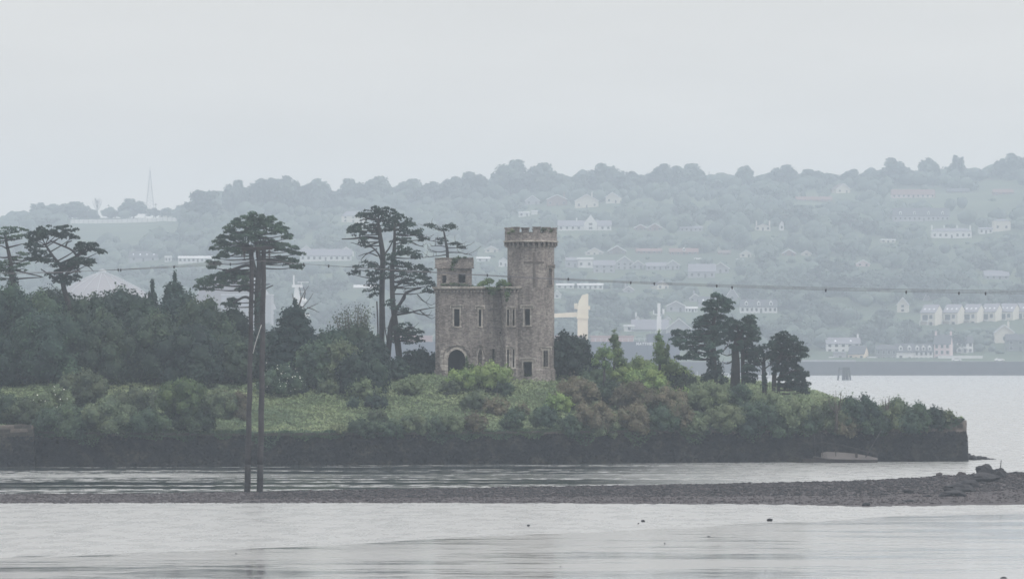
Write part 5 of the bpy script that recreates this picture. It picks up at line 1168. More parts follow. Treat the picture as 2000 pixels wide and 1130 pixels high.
# pebbles and weed on the spit
def scatter_stones(name, n, lo, hi, mat, label, seed, tmin=.1, tmax=1.05, pmin=-200, flat=.6):
    g = np.random.default_rng(seed); base = np.array([(1, 0, 0), (0, 1, 0), (-1, 0, 0), (0, -1, 0), (0, 0, 1), (0, 0, -1)], float); fb = np.array([(0, 1, 4), (1, 2, 4), (2, 3, 4), (3, 0, 4), (1, 0, 5), (2, 1, 5), (3, 2, 5), (0, 3, 5)])
    Vs, Fs = [], []
    for k in range(n):
        px = pmin + (2260 - pmin) * g.uniform(0, 1) ** .8; fi = (px + 300) / 5; i = int(fi); tt = g.uniform(tmin, tmax); j = max(0, np.searchsorted(ts, tt) - 1); a = (tt - ts[j]) / (ts[j + 1] - ts[j])
        p = SPIT_V[j, i] * (1 - a) + SPIT_V[j + 1, i] * a; p = p + np.array([g.uniform(-.1, .1), 0, 0]); r_ = g.uniform(lo, hi) * (1 if g.random() > .1 else 1.8)
        ang = g.uniform(0, 6.28); q = base * g.uniform(.7, 1.3, (6, 1)) * np.array([r_ * 1.5, r_, r_ * flat]); c, s_ = math.cos(ang), math.sin(ang); q = q @ np.array([[c, s_, 0], [-s_, c, 0], [0, 0, 1]])
        Vs.append(q + p + np.array([0, 0, r_ * .2])); Fs.append(fb + 6 * k)
    tag(link(name, np_mesh(name, np.concatenate(Vs), np.concatenate(Fs), M[mat])), label, kind='stuff')
scatter_stones('pebbles', 14000, .04, .09, 'gravel', 'pebbles of the gravel spit', 3)
scatter_stones('bladderwrack', 12000, .05, .12, 'rock', 'clumps of dark seaweed lying on the gravel spit', 4, .38, 1.02, 500, .30)
# ---- timber dolphin (pile cluster) far right
DY_ = YZ0(742, 0); dp = empty('mooring_dolphin', (WX(1650, DY_), DY_, 0), 'cluster of dark leaning timber piles standing in the far water', 'mooring piles')
for k, (x0, x1) in enumerate(((1635, 1640), (1646, 1647), (1649, 1650), (1654, 1653), (1657, 1655), (1663, 1658))):
    mb = MB(); s_ = DY_ / F; mb.tube([((x0 - 1650) * s_, (k % 2) * 1.2, -2), ((x1 - 1650) * s_, (k % 2) * .6, 25.5 * s_)], .33, 8); mb.build('pile', M['timber_wet'], dp)
mb = MB(); mb.box(-1.7, 1.9, -.4, .2, 21 * DY_ / F, 23 * DY_ / F, None, .05); mb.build('cross_beam', M['timber_wet'], dp)
# ================================================================ THE TOWN AND THE FAR HILL
def fm(k, c, r=.8, c2=None): M[k] = pm(k, c, c2 or tuple(x * .85 for x in c), .6, r)
fm('render_white', (.66, .66, .65)); fm('render_cream', (.60, .57, .50)); fm('render_grey', (.34, .34, .36)); fm('render_pink', (.62, .50, .50)); fm('render_peach', (.72, .60, .46)); fm('render_dim', (.16, .18, .17))
fm('brick_brown', (.24, .17, .15)); fm('slate', (.075, .08, .09)); fm('slate_pale', (.20, .20, .23)); fm('tile_red', (.19, .12, .11)); fm('tile_brown', (.15, .12, .11)); fm('barge', (.66, .66, .65)); fm('window_glass', (.05, .06, .07), .15); fm('window_frame', (.6, .6, .6)); fm('skylight', (.8, .8, .82), .1); fm('roof_pale', (.55, .55, .56))
houses = []       # screen boxes kept clear of trees
def house(px, py, w_px, hw_px, hr_px, kind, wall, roof, label, wins=(3, 1), rot=0.0, dep=8.0, chim=(), barge=False, sky_=0, dormers=0, door=True, place=None, group='houses on the misty hillside', extra=None, wpane=None, cat='house'):
    p = place or hill_at(px, py); s_ = p.y / F; w_, h_, r_ = w_px * s_, hw_px * s_, hr_px * s_; W2 = w_ / 2
    houses.append((px - w_px / 2 - 3, px + w_px / 2 + 3, py - hw_px - hr_px - 1, py + 1, p.y))
    o = empty('house', p, label, cat, group, R(rot))
    mb = MB(); e_ = .45
    if kind == 's':      # eaves towards the water
        mb.prism([(0, -4), (dep, -4), (dep, h_), (dep / 2, h_ + r_), (0, h_)], -W2, W2, Matrix(((0, 1, 0, 0), (1, 0, 0, 0), (0, 0, 1, 0), (0, 0, 0, 1)))); mb.build('wall', M[wall], o)
        rb = MB(); sl = r_ / (dep / 2); t_ = .18
        for a, b_ in ((-e_, dep / 2), (dep + e_, dep / 2)):
            za = h_ - sl * e_ + .02
            rb.add([(-W2 - .3, a, za), (W2 + .3, a, za), (W2 + .3, b_, h_ + r_ + .02), (-W2 - .3, b_, h_ + r_ + .02), (-W2 - .3, a, za + t_), (W2 + .3, a, za + t_), (W2 + .3, b_, h_ + r_ + t_ + .02), (-W2 - .3, b_, h_ + r_ + t_ + .02)], [(0, 1, 2, 3), (7, 6, 5, 4), (0, 4, 5, 1), (1, 5, 6, 2), (3, 2, 6, 7), (0, 3, 7, 4)])
        ro = rb.build('roof', M[roof], o)
    elif kind == 'g':    # gable towards the water
        mb.prism([(-W2, -4), (W2, -4), (W2, h_), (0, h_ + r_), (-W2, h_)], 0, dep); mb.build('wall', M[wall], o)
        rb = MB(); sl = r_ / W2; t_ = .2
        for s2 in (-1, 1):
            xa, za = s2 * (W2 + e_), h_ - sl * e_ + .02
            rb.add([(xa, -.5, za), (0, -.5, h_ + r_ + .02), (0, dep + .3, h_ + r_ + .02), (xa, dep + .3, za), (xa, -.5, za + t_), (0, -.5, h_ + r_ + t_), (0, dep + .3, h_ + r_ + t_), (xa, dep + .3, za + t_)], [(0, 1, 2, 3), (7, 6, 5, 4), (0, 4, 5, 1), (1, 5, 6, 2), (3, 2, 6, 7), (0, 3, 7, 4)])
        ro = rb.build('roof', M[roof], o)
        if barge:
            bb = MB()
            for s2 in (-1, 1):
                xa, za = s2 * (W2 + e_), h_ - sl * e_
                bb.prism([(xa, za - .22), (0, h_ + r_ - .22), (0, h_ + r_ + .34), (xa, za + .34)] if s2 < 0 else [(0, h_ + r_ - .22), (xa, za - .22), (xa, za + .34), (0, h_ + r_ + .34)], -.62, -.51)
            bb.build('bargeboard', M['barge'], o)
    else:                # hipped or flat
        mb.box(-W2, W2, 0, dep, -4, h_); mb.build('wall', M[wall], o); rb = MB(); i_ = min(W2, dep / 2) * (.85 if kind == 'h' else .0)
        rb.add([(-W2 - e_, -e_, h_ + .01), (W2 + e_, -e_, h_ + .01), (W2 + e_, dep + e_, h_ + .01), (-W2 - e_, dep + e_, h_ + .01), (-W2 + i_, i_ - .01 if i_ else 0, h_ + max(r_, .3)), (W2 - i_, i_ - .01 if i_ else 0, h_ + max(r_, .3)), (W2 - i_, dep - i_ + .01, h_ + max(r_, .3)), (-W2 + i_, dep - i_ + .01, h_ + max(r_, .3))], [(3, 2, 1, 0), (4, 5, 6, 7), (0, 1, 5, 4), (1, 2, 6, 5), (2, 3, 7, 6), (3, 0, 4, 7)])
        ro = rb.build('roof', M[roof], o)
    nc, nr = wins
    if nc:
        ww = min(1.3, w_ / nc * .45); wh = min(1.5, h_ / nr * .55)
        fb = MB(); fb.box(-ww / 2 - .1, ww / 2 + .1, -.08, 0, -.1, wh + .1); gb = MB(); gb.box(-ww / 2, ww / 2, -.12, -.085, 0, wh)
        fme, gme = fb.mesh('window', M[wpane or 'window_frame']), gb.mesh('pane', M['window_glass'])
        for r0 in range(nr):
            for c in range(nc):
                x = -W2 + w_ * (c + .5) / nc; z = h_ * r0 / nr + h_ / nr * .28
                if r0 == 0 and c == nc // 2 and door and nc > 1: continue
                q = link('window', fme, o, (x, 0, z)); link('pane', gme, q)
        if door and nc > 1:
            x = -W2 + w_ * (nc // 2 + .5) / nc; d = MB(); d.box(x - .5, x + .5, -.1, 0, 0, min(2.1, h_ / nr * .8)); d.build('door', M['slate'], o)
    for c in chim:
        x = c * W2; y = dep / 2 if kind != 'g' else dep * .4; cb = MB(); cb.box(x - .45, x + .45, y - .4, y + .4, h_ + r_ * .3, h_ + r_ + 1.5); cb.box(x - .52, x + .52, y - .47, y + .47, h_ + r_ + 1.5, h_ + r_ + 1.65)
        cb.lathe([(.12, h_ + r_ + 1.65), (.10, h_ + r_ + 2.05), (.0, h_ + r_ + 2.06)], x, y, 6); cb.build('chimney', M[wall if wall != 'slate' else 'brick_brown'], o)
    if sky_ and kind == 's':
        for k in range(sky_):
            x = -W2 + w_ * (k + .6) / (sky_ + .2); y = dep * .2; z = h_ + r_ * .4 + .22; kb = MB(); kb.add([(x - .4, y - .5, z - r_ / dep), (x + .4, y - .5, z - r_ / dep), (x + .4, y + .5, z + r_ / dep), (x - .4, y + .5, z + r_ / dep)], [(0, 1, 2, 3)]); kb.add([(x - .4, y - .5, z - r_ / dep - .1), (x + .4, y - .5, z - r_ / dep - .1), (x + .4, y - .5, z - r_ / dep), (x - .4, y - .5, z - r_ / dep)], [(0, 1, 2, 3)]); kb.build('skylight', M['skylight'], o)
    for k in range(dormers):
        x = -W2 + w_ * (k + .5) / dormers; db = MB(); db.prism([(x - .8, h_ + .3), (x + .8, h_ + .3), (x + .8, h_ + 1.9), (x, h_ + 2.8), (x - .8, h_ + 1.9)], .3, dep * .45); d = db.build('dormer', M['render_white'], o)
        gb = MB(); gb.box(x - .42, x + .42, .22, .29, h_ + .7, h_ + 1.8); gb.build('pane', M['window_glass'], d)
    if extra: extra(o, w_, h_, r_, dep)
    return o
H = house
# upper slope, centre
H(1088, 403, 40, 13, 9, 'g', 'brick_brown', 'tile_brown', 'upper hillside house, white gable peak over brown brick, left of the large cream one', (3, 1), chim=(.7,), barge=True)
H(1146, 407, 46, 14, 13, 'g', 'render_cream', 'slate_pale', 'large cream gabled house high on the hillside above the long white villa', (3, 1), chim=(.45,), barge=True)
H(1196, 398, 27, 12, 9, 'g', 'render_cream', 'slate_pale', 'narrow cream gabled house high on the hillside, right of the large cream one', (2, 1), rot=-15, barge=True)
H(1040, 400, 28, 8, 10, 'g', 'render_grey', 'slate', 'dim grey gabled house high above the castle tower', (2, 1), barge=True)
H(1024, 424, 22, 8, 2, 'f', 'render_white', 'roof_pale', 'little white flat house just above the castle battlements', (2, 1))
H(1044, 420, 12, 6, 2, 'f', 'render_white', 'roof_pale', 'tiny white outbuilding right above the tower battlements', (0, 1))
def villa(o, w_, h_, r_, dep):
    k = w_ * .125; mb = MB(); x0 = w_ * .11; mb.prism([(x0 - k, -2), (x0 + k, -2), (x0 + k, h_ * 1.55), (x0, h_ * 1.55 + k * 1.25), (x0 - k, h_ * 1.55)], -1.6, dep * .6); g_b = mb.build('gable_wing', M['render_white'], o)
    for z in (h_ * .25, h_ * 1.1): mb = MB(); mb.box(x0 - 1.1, x0 + 1.1, -1.72, -1.62, z, z + 1.3); mb.build('pane', M['window_glass'], g_b)
H(1142, 450, 104, 9, 10, 's', 'render_white', 'slate_pale', 'long white villa with a tall central gable right of the tower battlements', (9, 1), dormers=0, chim=(-.3,), extra=villa)
H(1251, 450, 24, 5, 6, 'g', 'brick_brown', 'slate', 'low brown bungalow right of the long white villa', (3, 1), barge=True)
H(1279, 451, 27, 6, 8, 'g', 'brick_brown', 'slate', 'low gabled bungalow beside the first brown bungalow, taller peak', (3, 1), barge=True)
H(1350, 452, 44, 6, 4, 's', 'render_grey', 'slate_pale', 'long pale low bungalow in the middle of the hillside', (5, 1))
H(1490, 452, 30, 8, 6, 'g', 'render_cream', 'slate_pale', 'cream house with a chimneyed gable on the middle hillside', (3, 1), chim=(-.8, .9))
H(1527, 450, 8, 14, 5, 'g', 'render_white', 'slate', 'slim white chapel gable on the middle hillside', (1, 1))
# middle slope
H(1161, 497, 34, 4, 9, 'g', 'render_cream', 'slate_pale', 'low cream gabled bungalow above the white modern house', (3, 1), barge=True)
H(1205, 497, 35, 5, 10, 'g', 'tile_brown', 'tile_red', 'brown fronted gabled bungalow right of the cream bungalow', (3, 1), barge=True)
H(1268, 497, 50, 5, 5, 's', 'brick_brown', 'tile_red', 'long red roofed bungalow right of the brown gabled bungalow', (5, 1))
H(1336, 497, 56, 5, 7, 's', 'brick_brown', 'tile_red', 'second long red roofed bungalow with a small pale gable', (5, 1), dormers=1)
H(1457, 503, 22, 6, 7, 'g', 'render_cream', 'tile_brown', 'small cream gable behind the pale green lawn', (2, 1), barge=True)
H(1415, 497, 24, 3, 5, 's', 'brick_brown', 'tile_brown', 'half hidden bungalow roof behind the lawn', (2, 1))
H(1143, 523, 32, 16, 4, 'f', 'render_white', 'roof_pale', 'modern white cube house with two large dark windows right of the tower', (2, 1), door=False)
H(1117, 522, 24, 14, 5, 's', 'render_grey', 'slate_pale', 'grey house touching the left side of the white cube house', (2, 1))
H(1180, 533, 42, 15, 9, 's', 'render_grey', 'slate_pale', 'grey two storey house right of the white cube house', (3, 2))
H(1220, 528, 34, 14, 12, 'g', 'render_grey', 'slate_pale', 'grey gabled house with white bargeboards on the middle slope', (3, 2), barge=True)
H(1246, 526, 24, 9, 8, 'g', 'render_grey', 'slate_pale', 'smaller grey gabled house attached on the right of the big gable', (2, 1), barge=True)
H(1284, 528, 44, 8, 7, 's', 'render_grey', 'slate_pale', 'long low grey house in the middle row', (4, 1))
H(1314, 528, 26, 10, 9, 'g', 'render_grey', 'slate_pale', 'grey gable at the right end of the middle row', (3, 1), barge=True)
H(1371, 543, 52, 13, 14, 's', 'render_grey', 'slate_pale', 'wide grey roofed house below the pale lawn', (4, 1), barge=False)
H(1407, 535, 34, 10, 11, 'g', 'render_grey', 'slate_pale', 'grey gable attached to the wide grey roofed house', (3, 1), barge=True)
H(960, 493, 26, 6, 6, 'g', 'render_cream', 'slate_pale', 'pale gabled house just left of the tower shaft above the roof shrubs', (2, 1), barge=True)
H(983, 523, 18, 14, 5, 'g', 'render_white', 'slate_pale', 'white house half hidden by the left edge of the tower', (2, 1))
H(944, 512, 26, 6, 3, 's', 'render_white', 'roof_pale', 'low white house right of the small castle turret', (2, 1))
H(1541, 500, 25, 5, 7, 'g', 'brick_brown', 'slate_pale', 'brick gabled bungalow in the trees on the right slope', (2, 1), barge=True)
H(1575, 500, 18, 4, 6, 'g', 'render_cream', 'slate_pale', 'small pale gable next to the brick bungalow in the trees', (1, 1), barge=True)
H(1686, 521, 26, 5, 7, 'g', 'render_pink', 'tile_red', 'lone reddish cottage in the wooded right slope', (2, 1), barge=True)
H(1947, 546, 48, 7, 10, 's', 'render_grey', 'slate_pale', 'long grey roofed house at the right on the wooded slope', (4, 1))
# lower slope behind the ship
H(1153, 566, 50, 8, 3, 's', 'render_white', 'roof_pale', 'long low white building just right of the tower window', (5, 1))
H(1104, 564, 34, 6, 3, 's', 'render_white', 'roof_pale', 'low white building touching the tower edge', (3, 1))
H(1088, 584, 16, 8, 8, 'g', 'render_white', 'slate_pale', 'white gable peeping out from behind the tower', (1, 1), barge=True)
H(1228, 573, 20, 6, 7, 'g', 'render_grey', 'slate_pale', 'rounded grey gable on the lower slope above the dock', (1, 1), barge=True, chim=(-.6,))
H(1295, 567, 26, 8, 8, 'g', 'render_cream', 'slate_pale', 'cream gable facing left on the lower slope', (2, 1), rot=25)
H(1320, 611, 36, 12, 9, 'g', 'render_grey', 'slate_pale', 'pale grey gabled house with two windows left of the dark trees', (2, 1), barge=True)
H(1350, 611, 24, 7, 3, 's', 'render_white', 'roof_pale', 'low white link building beside the pale grey gable', (4, 1))
H(1358, 590, 22, 7, 8, 'g', 'render_grey', 'slate', 'house with a chimney and white bargeboards above the low link building', (2, 1), barge=True, chim=(-.2,))
H(1388, 600, 46, 8, 12, 's', 'render_grey', 'slate', 'dark roofed house with skylights behind the tallest dark tree', (3, 1), sky_=3)
H(1430, 588, 22, 9, 16, 'g', 'render_grey', 'slate_pale', 'steep white edged gable above the dark trees', (1, 1), barge=True)
H(1482, 612, 72, 13, 13, 's', 'render_white', 'slate', 'long white fronted school like building with a dark roof behind the dark trees', (8, 1), dormers=3)
H(1326, 650, 48, 9, 19, 'g', 'render_grey', 'slate_pale', 'broad pale gable with a round window by the dock', (1, 1), door=False, barge=True)
H(1270, 650, 72, 5, 18, 's', 'render_grey', 'slate_pale', 'large grey roofed dock shed behind the ship', (0, 1))
H(1229, 647, 20, 10, 3, 'f', 'render_white', 'roof_pale', 'small white dock office left of the large grey shed', (1, 1))
H(1246, 632, 10, 9, 6, 'g', 'render_white', 'slate', 'narrow white cottage gable above the dock shed', (1, 1), chim=(-.7,))
H(1305, 628, 12, 4, 6, 'g', 'render_white', 'slate_pale', 'tiny white roofed hut above the dock shed', (1, 1))
# upper right
H(1647, 378, 30, 8, 11, 'g', 'render_cream', 'tile_brown', 'cream gabled house with a long brown roof high on the right slope', (2, 1), rot=20, barge=True)
H(1784, 386, 84, 6, 10, 's', 'render_pink', 'tile_red', 'long reddish roofed building high on the right slope', (9, 1))
H(1590, 393, 70, 3, 6, 's', 'brick_brown', 'tile_red', 'long low red roof among trees high on the right slope', (6, 1))
H(1800, 433, 110, 12, 14, 's', 'render_grey', 'slate', 'very long dark roofed building with small dormers on the right slope', (12, 1), dormers=4)
H(1859, 466, 78, 14, 6, 'h', 'render_white', 'slate_pale', 'long bright white villa with four chimneys on the right slope', (7, 1), chim=(-.97, -.35, .3, .96))
H(1957, 453, 34, 20, 4, 'h', 'render_cream', 'slate_pale', 'tall plain cream block right of the four chimneyed villa', (2, 1), door=False)
H(1926, 458, 26, 9, 3, 's', 'render_white', 'slate_pale', 'low white house joined to the left of the tall cream block', (3, 1))
H(1735, 474, 28, 5, 2, 'f', 'render_cream', 'roof_pale', 'low pale flat building in the trees below the long dark roof', (3, 1))
H(1960, 380, 40, 4, 6, 's', 'brick_brown', 'tile_red', 'brown roof among trees near the right edge high up', (3, 1))
H(1872, 378, 44, 3, 6, 's', 'brick_brown', 'slate', 'dark low roof in the trees right of the long reddish building', (4, 1))
# left
H(690, 436, 46, 13, 10, 'h', 'render_cream', 'slate_pale', 'hipped cream house behind the top of the straight pine', (3, 2))
H(636, 510, 100, 11, 12, 's', 'render_white', 'slate_pale', 'long white terrace roof seen right of the umbrella pine', (9, 1))
H(598, 500, 26, 10, 10, 'g', 'render_white', 'slate_pale', 'white gable above the left end of the long white terrace', (2, 1), barge=True)
H(676, 502, 28, 10, 9, 'g', 'render_white', 'slate_pale', 'white gable above the right end of the long white terrace', (2, 1), barge=True)
H(322, 424, 24, 8, 6, 'g', 'render_cream', 'slate_pale', 'pale gabled house on the ridge at the right end of the long fence', (2, 1), barge=True)
H(382, 513, 68, 8, 4, 's', 'render_white', 'roof_pale', 'long white flat roofed building left of the umbrella pine', (8, 1))
H(280, 511, 56, 9, 11, 's', 'render_grey', 'slate', 'grey house with four bright skylights above the ribbed shed', (3, 1), sky_=4)
H(328, 512, 12, 9, 3, 'f', 'render_white', 'roof_pale', 'tiny bright white house between the skylight house and the flat white building', (2, 1), door=False)
H(716, 566, 50, 4, 5, 's', 'render_cream', 'roof_pale', 'low pale shed behind the thin airy tree', (0, 1), group=None, cat='shed')
# modern terrace of six at the right
def modern(o, w_, h_, r_, dep):
    mb = MB(); mb.box(-w_ * .38, w_ * .02, -.12, -.0, h_ * .42, h_ * .84); q = mb.build('window', M['window_frame'], o); mb = MB(); mb.box(-w_ * .36, 0, -.16, -.125, h_ * .44, h_ * .82); mb.build('pane', M['window_glass'], q)
    mb = MB(); mb.box(w_ * .10, w_ * .34, -.12, 0, h_ * .54, h_ * .84); q = mb.build('window', M['window_frame'], o); mb = MB(); mb.box(w_ * .12, w_ * .32, -.16, -.125, h_ * .56, h_ * .82); mb.build('pane', M['window_glass'], q)
    mb = MB(); mb.box(w_ * .10, w_ * .34, -.12, 0, h_ * .06, h_ * .32); q = mb.build('window', M['window_frame'], o); mb = MB(); mb.box(w_ * .12, w_ * .32, -.16, -.125, h_ * .08, h_ * .30); mb.build('pane', M['window_glass'], q)
    mb = MB()
    for a in ((-w_ * .5, -w_ * .46), (w_ * .02, w_ * .06)): mb.box(a[0], a[1], -1.6, -1.35, -1.5, h_ * .36)
    mb.box(-w_ * .5, w_ * .06, -1.6, -.01, h_ * .36, h_ * .40); mb.build('balcony', M['barge'], o)
base_t = hill_at(1820, 637)
names_t = ('first pale house from the left of the modern stepped terrace', 'second house of the modern stepped terrace', 'third house of the modern stepped terrace', 'fourth house of the modern stepped terrace', 'fifth house of the modern stepped terrace', 'sixth house of the modern stepped terrace at the right edge')
for k, px in enumerate((1812, 1856, 1894, 1930, 1964, 1996)):
    Y_ = base_t.y + k * 6; pl = Vector((WX(px, Y_), Y_, WZ(637 - k * .6, Y_)))
    H(px, 637, 30, 27, 15, 's', 'render_cream', 'slate_pale', names_t[k], (0, 1), rot=-26, dep=12, place=pl, sky_=3, extra=modern, group='modern terrace on the right slope')
H(1763, 612, 22, 16, 13, 'g', 'render_cream', 'slate_pale', 'tall cream cottage with a white gable left of the modern terrace', (1, 2), barge=True, rot=-8)
H(1810, 590, 12, 4, 12, 'g', 'render_grey', 'slate', 'steep dark gable behind the first house of the modern terrace', (0, 1), barge=True)
# waterfront row
def wf_(px, Y=1952): return Vector((WX(px, Y), Y, 5.8))
pyq = HY + (CH - 5.8) * F / 1952
G_ = 'houses on the waterfront'
H(1649, 690, 66, 19, 11, 's', 'render_white', 'slate_pale', 'long white two storey house at the left of the waterfront', (5, 2), place=hill_at(1649, 692) + Vector((0, 6, 0)), sky_=2, chim=(.9,), group=G_)
H(1641, pyq, 24, 18, 1, 'f', 'render_grey', 'slate_pale', 'plain grey block house before the long white waterfront house', (1, 1), place=wf_(1641), door=False, group=G_)
H(1672, pyq, 32, 16, 15, 's', 'render_peach', 'slate', 'peach cottage with a steep dark roof on the waterfront', (3, 1), place=wf_(1672), rot=-20, group=G_)
H(1703, pyq, 16, 8, 1, 'f', 'render_white', 'roof_pale', 'small white flat roofed shed beside the peach cottage', (1, 1), place=wf_(1703), group=G_)
H(1624, pyq, 9, 8, 1, 'f', 'render_peach', 'roof_pale', 'tiny peach hut at the left end of the waterfront', (0, 1), place=wf_(1624), group=G_)
H(1731, pyq, 40, 24, 8, 's', 'render_dim', 'slate', 'dull green grey terrace in the middle of the waterfront', (4, 2), place=wf_(1731), group=G_)
H(1768, pyq, 34, 20, 15, 's', 'render_white', 'slate', 'white waterfront house with two white dormers', (2, 1), place=wf_(1768), dormers=2, group=G_)
H(1804, pyq, 36, 20, 14, 's', 'render_white', 'slate', 'lavender white waterfront house with rows of small windows', (4, 2), place=wf_(1804), dormers=3, group=G_)
H(1840, pyq, 32, 35, 17, 's', 'render_pink', 'slate', 'tall pink three storey waterfront house with two white chimneys', (3, 3), place=wf_(1840), rot=-14, chim=(-.92, .92), group=G_)
def porch(o, w_, h_, r_, dep):
    mb = MB(); mb.box(-2.2, 1.4, -2.0, -.13, 0, .3); 
    for k in range(6):
        a, b_ = R(180 - k * 30), R(150 - k * 30); mb.prism([(math.cos(a) * 1.5 - .4, 1.6 + math.sin(a) * 1.1), (math.cos(b_) * 1.5 - .4, 1.6 + math.sin(b_) * 1.1), (math.cos(b_) * 1.8 - .4, 1.6 + math.sin(b_) * 1.4), (math.cos(a) * 1.8 - .4, 1.6 + math.sin(a) * 1.4)], -1.9, -.2)
    mb.build('porch', M['render_white'], o)
H(1886, 693, 32, 22, 11, 's', 'render_white', 'slate', 'white two storey house with an arched porch right of the pink one', (3, 2), place=hill_at(1886, 693) + Vector((0, 3, 0)), extra=porch, group=G_)
H(1962, 672, 36, 21, 14, 'g', 'render_cream', 'slate_pale', 'broad beige gable under the right end of the modern terrace', (1, 1), door=False, barge=True, chim=(.5,), group=G_)
H(1990, 672, 22, 12, 3, 'f', 'render_cream', 'roof_pale', 'low beige wing right of the broad beige gable', (1, 1), door=False, group=G_)
H(1984, 689, 36, 22, 11, 's', 'render_dim', 'slate', 'dark stone house at the right edge above the quay', (2, 2), group=G_)
mb = MB(); p = wf_(1876, 1950); mb.box(-10, 10, 0, .5, -1, 2.6); mb.box(-10.1, 10.1, -.1, .6, 2.6, 2.75); tag(mb.build('garden_wall', M['render_white'], None, p), 'white garden wall in front of the arched porch house', 'wall')
mb = MB(); p = wf_(1600, 1903); mb.box(-16, 16, 0, .4, 0, .9); tag(mb.build('quay_parapet', M['render_grey'], None, p), 'pale low parapet along the quay at its left end', 'wall')
# parked cars
M['car_paint'] = pm('car_paint_white', (.80, .80, .80), (.78, .78, .78), 1, .25); M['car_dark'] = pm('car_paint_dark', (.05, .06, .09), (.05, .06, .09), 1, .25); M['tyre'] = pm('tyre', (.02, .02, .02), (.02, .02, .02), 1, .9)
def car(px, py, rot, paint, label, place=None):
    p = place or hill_at(px, py) + Vector((0, 0, .35)); o = empty('parked_car', p, label, 'car', 'parked cars', R(rot)); mb = MB()
    mb.prism([(-2.1, .35), (2.1, .35), (2.15, .8), (1.25, .95), (.75, 1.4), (-1.0, 1.42), (-1.75, .98), (-2.15, .9)], -.85, .85); mb.build('body', M[paint], o)
    mb = MB(); mb.prism([(-1.45, .99), (1.05, .99), (.70, 1.33), (-.95, 1.34)], -.87, .87); mb.build('window', M['window_glass'], o)
    for x in (-1.3, 1.3):
        for y in (-.8, .8): w_ = MB(); w_.tube([(x, y - .1, .33), (x, y + .1, .33)], .33, 10); w_.build('wheel', M['tyre'], o)
car(1363, 510, 0, 'car_paint', 'white car on the pale lawn, left one'); car(1445, 512, 6, 'car_paint', 'white car at the right of the pale lawn')
car(1952, 703, 10, 'car_paint', 'white car on the quay road near the right edge', wf_(1952, 1930) + Vector((0, 0, .25))); car(1868, 703, 0, 'car_paint', 'pale car on the quay road under the white garden wall', wf_(1868, 1930) + Vector((0, 0, .25)))
# big ribbed stockpile sheds left
M['shed_skin'] = pm('shed_skin', (.24, .215, .22), (.20, .18, .19), .05, .7); M['shed_rib'] = pm('shed_rib', (.40, .40, .41), (.36, .36, .37), 1, .5)
Ys = 2040; so = empty('conical_shed', (WX(200, Ys), Ys, 4), 'huge pale conical storage shed with ribs behind the left wood', 'shed'); zt_ = WZ(533, Ys) - 4; rr = 145 * Ys / F
PR = [(rr, 0), (rr * .95, zt_ * .42), (rr * .76, zt_ * .66), (rr * .5, zt_ * .83), (rr * .22, zt_ * .945), (rr * .05, zt_), (.01, zt_ + .3)]; mb = MB(); mb.lathe(PR, 0, 0, 36, False); mb.build('roof', M['shed_skin'], so)
for k in range(18):
    a = 2 * math.pi * k / 18 + .15; mb = MB(); mb.tube([(math.cos(a) * r_, math.sin(a) * r_, z + .25) for r_, z in PR[:-1]], .2, 4); mb.build('rib', M['shed_rib'], so)
mb = MB(); mb.lathe([(1.8, zt_ - .5), (1.8, zt_ + 1.3), (.1, zt_ + 2)], 0, 0, 10); mb.build('cap', M['shed_rib'], so)
so = empty('curved_shed', (WX(452, Ys), Ys, 4), 'huge pale curved storage shed behind the low limb of the umbrella pine', 'shed'); rr2 = 98 * Ys / F; h2 = WZ(528, Ys) - 4
mb = MB(); n_ = 14; prof = [(math.cos(math.pi * i / n_) * rr2, math.sin(math.pi * i / n_) * h2) for i in range(n_ + 1)]; mb.prism(prof, -6, 40); mb.build('roof', M['shed_skin'], so)
for k in range(9): mb = MB(); y = -6 + k * 5.5; mb.tube([(x, y, z + .15) for x, z in prof], .2, 4); mb.build('rib', M['shed_rib'], so)
mb = MB(); mb.box(-20, 22, -7, -6.1, h2 + .8, h2 + .95); [mb.box(x, x + .15, -7, -6.8, h2 - .6, h2 + .9) for x in range(-20, 22, 6)]; mb.build('railing', M['galv'], so)
mb = MB(); p = Vector((WX(483, 2000), 2000, 6)); mb.box(-12, 11, 0, 20, -1, WZ(576, 2000) - 6); o = tag(mb.build('warehouse', M['render_grey'], None, p), 'flat grey dock warehouse seen between the umbrella pine limb and the timber poles', 'warehouse')
mb = MB(); mb.box(-12.2, 11.2, -.2, 20.2, WZ(576, 2000) - 6.0 + .01, WZ(574, 2000) - 6); mb.build('roof_edge', M['roof_pale'], o)
# bulk carrier
YS = 1760; s_ = YS / F
M['ship_hull'] = pm('ship_hull', (.045, .055, .085), (.035, .04, .065), .05, .6); M['ship_pink'] = pm('hatch_cover', (.40, .27, .25), (.33, .22, .21), .1, .7); M['ship_white'] = pm('ship_white', (.66, .67, .67), (.6, .6, .6), .3, .5); M['crane_yellow'] = pm('crane_yellow', (.74, .67, .50), (.66, .57, .42), .15, .5); M['boot'] = pm('boot_topping', (.22, .10, .09), (.18, .09, .08), .1, .7)
ship = empty('cargo_ship', (WX(885, YS), YS, 0), 'dark hulled cargo ship moored behind the island with a yellow deck crane', 'ship')
sx = lambda px: (px - 885) * s_
sz = lambda py: WZ(py, YS)
mb = MB(); st = [(450, 8, 667), (470, 13, 667), (600, 14, 667), (1150, 14, 667), (1250, 14, 667), (1262, 13.5, 667), (1264, 13.5, 652), (1300, 9, 650), (1322, 4, 648), (1332, .4, 647)]; V = []
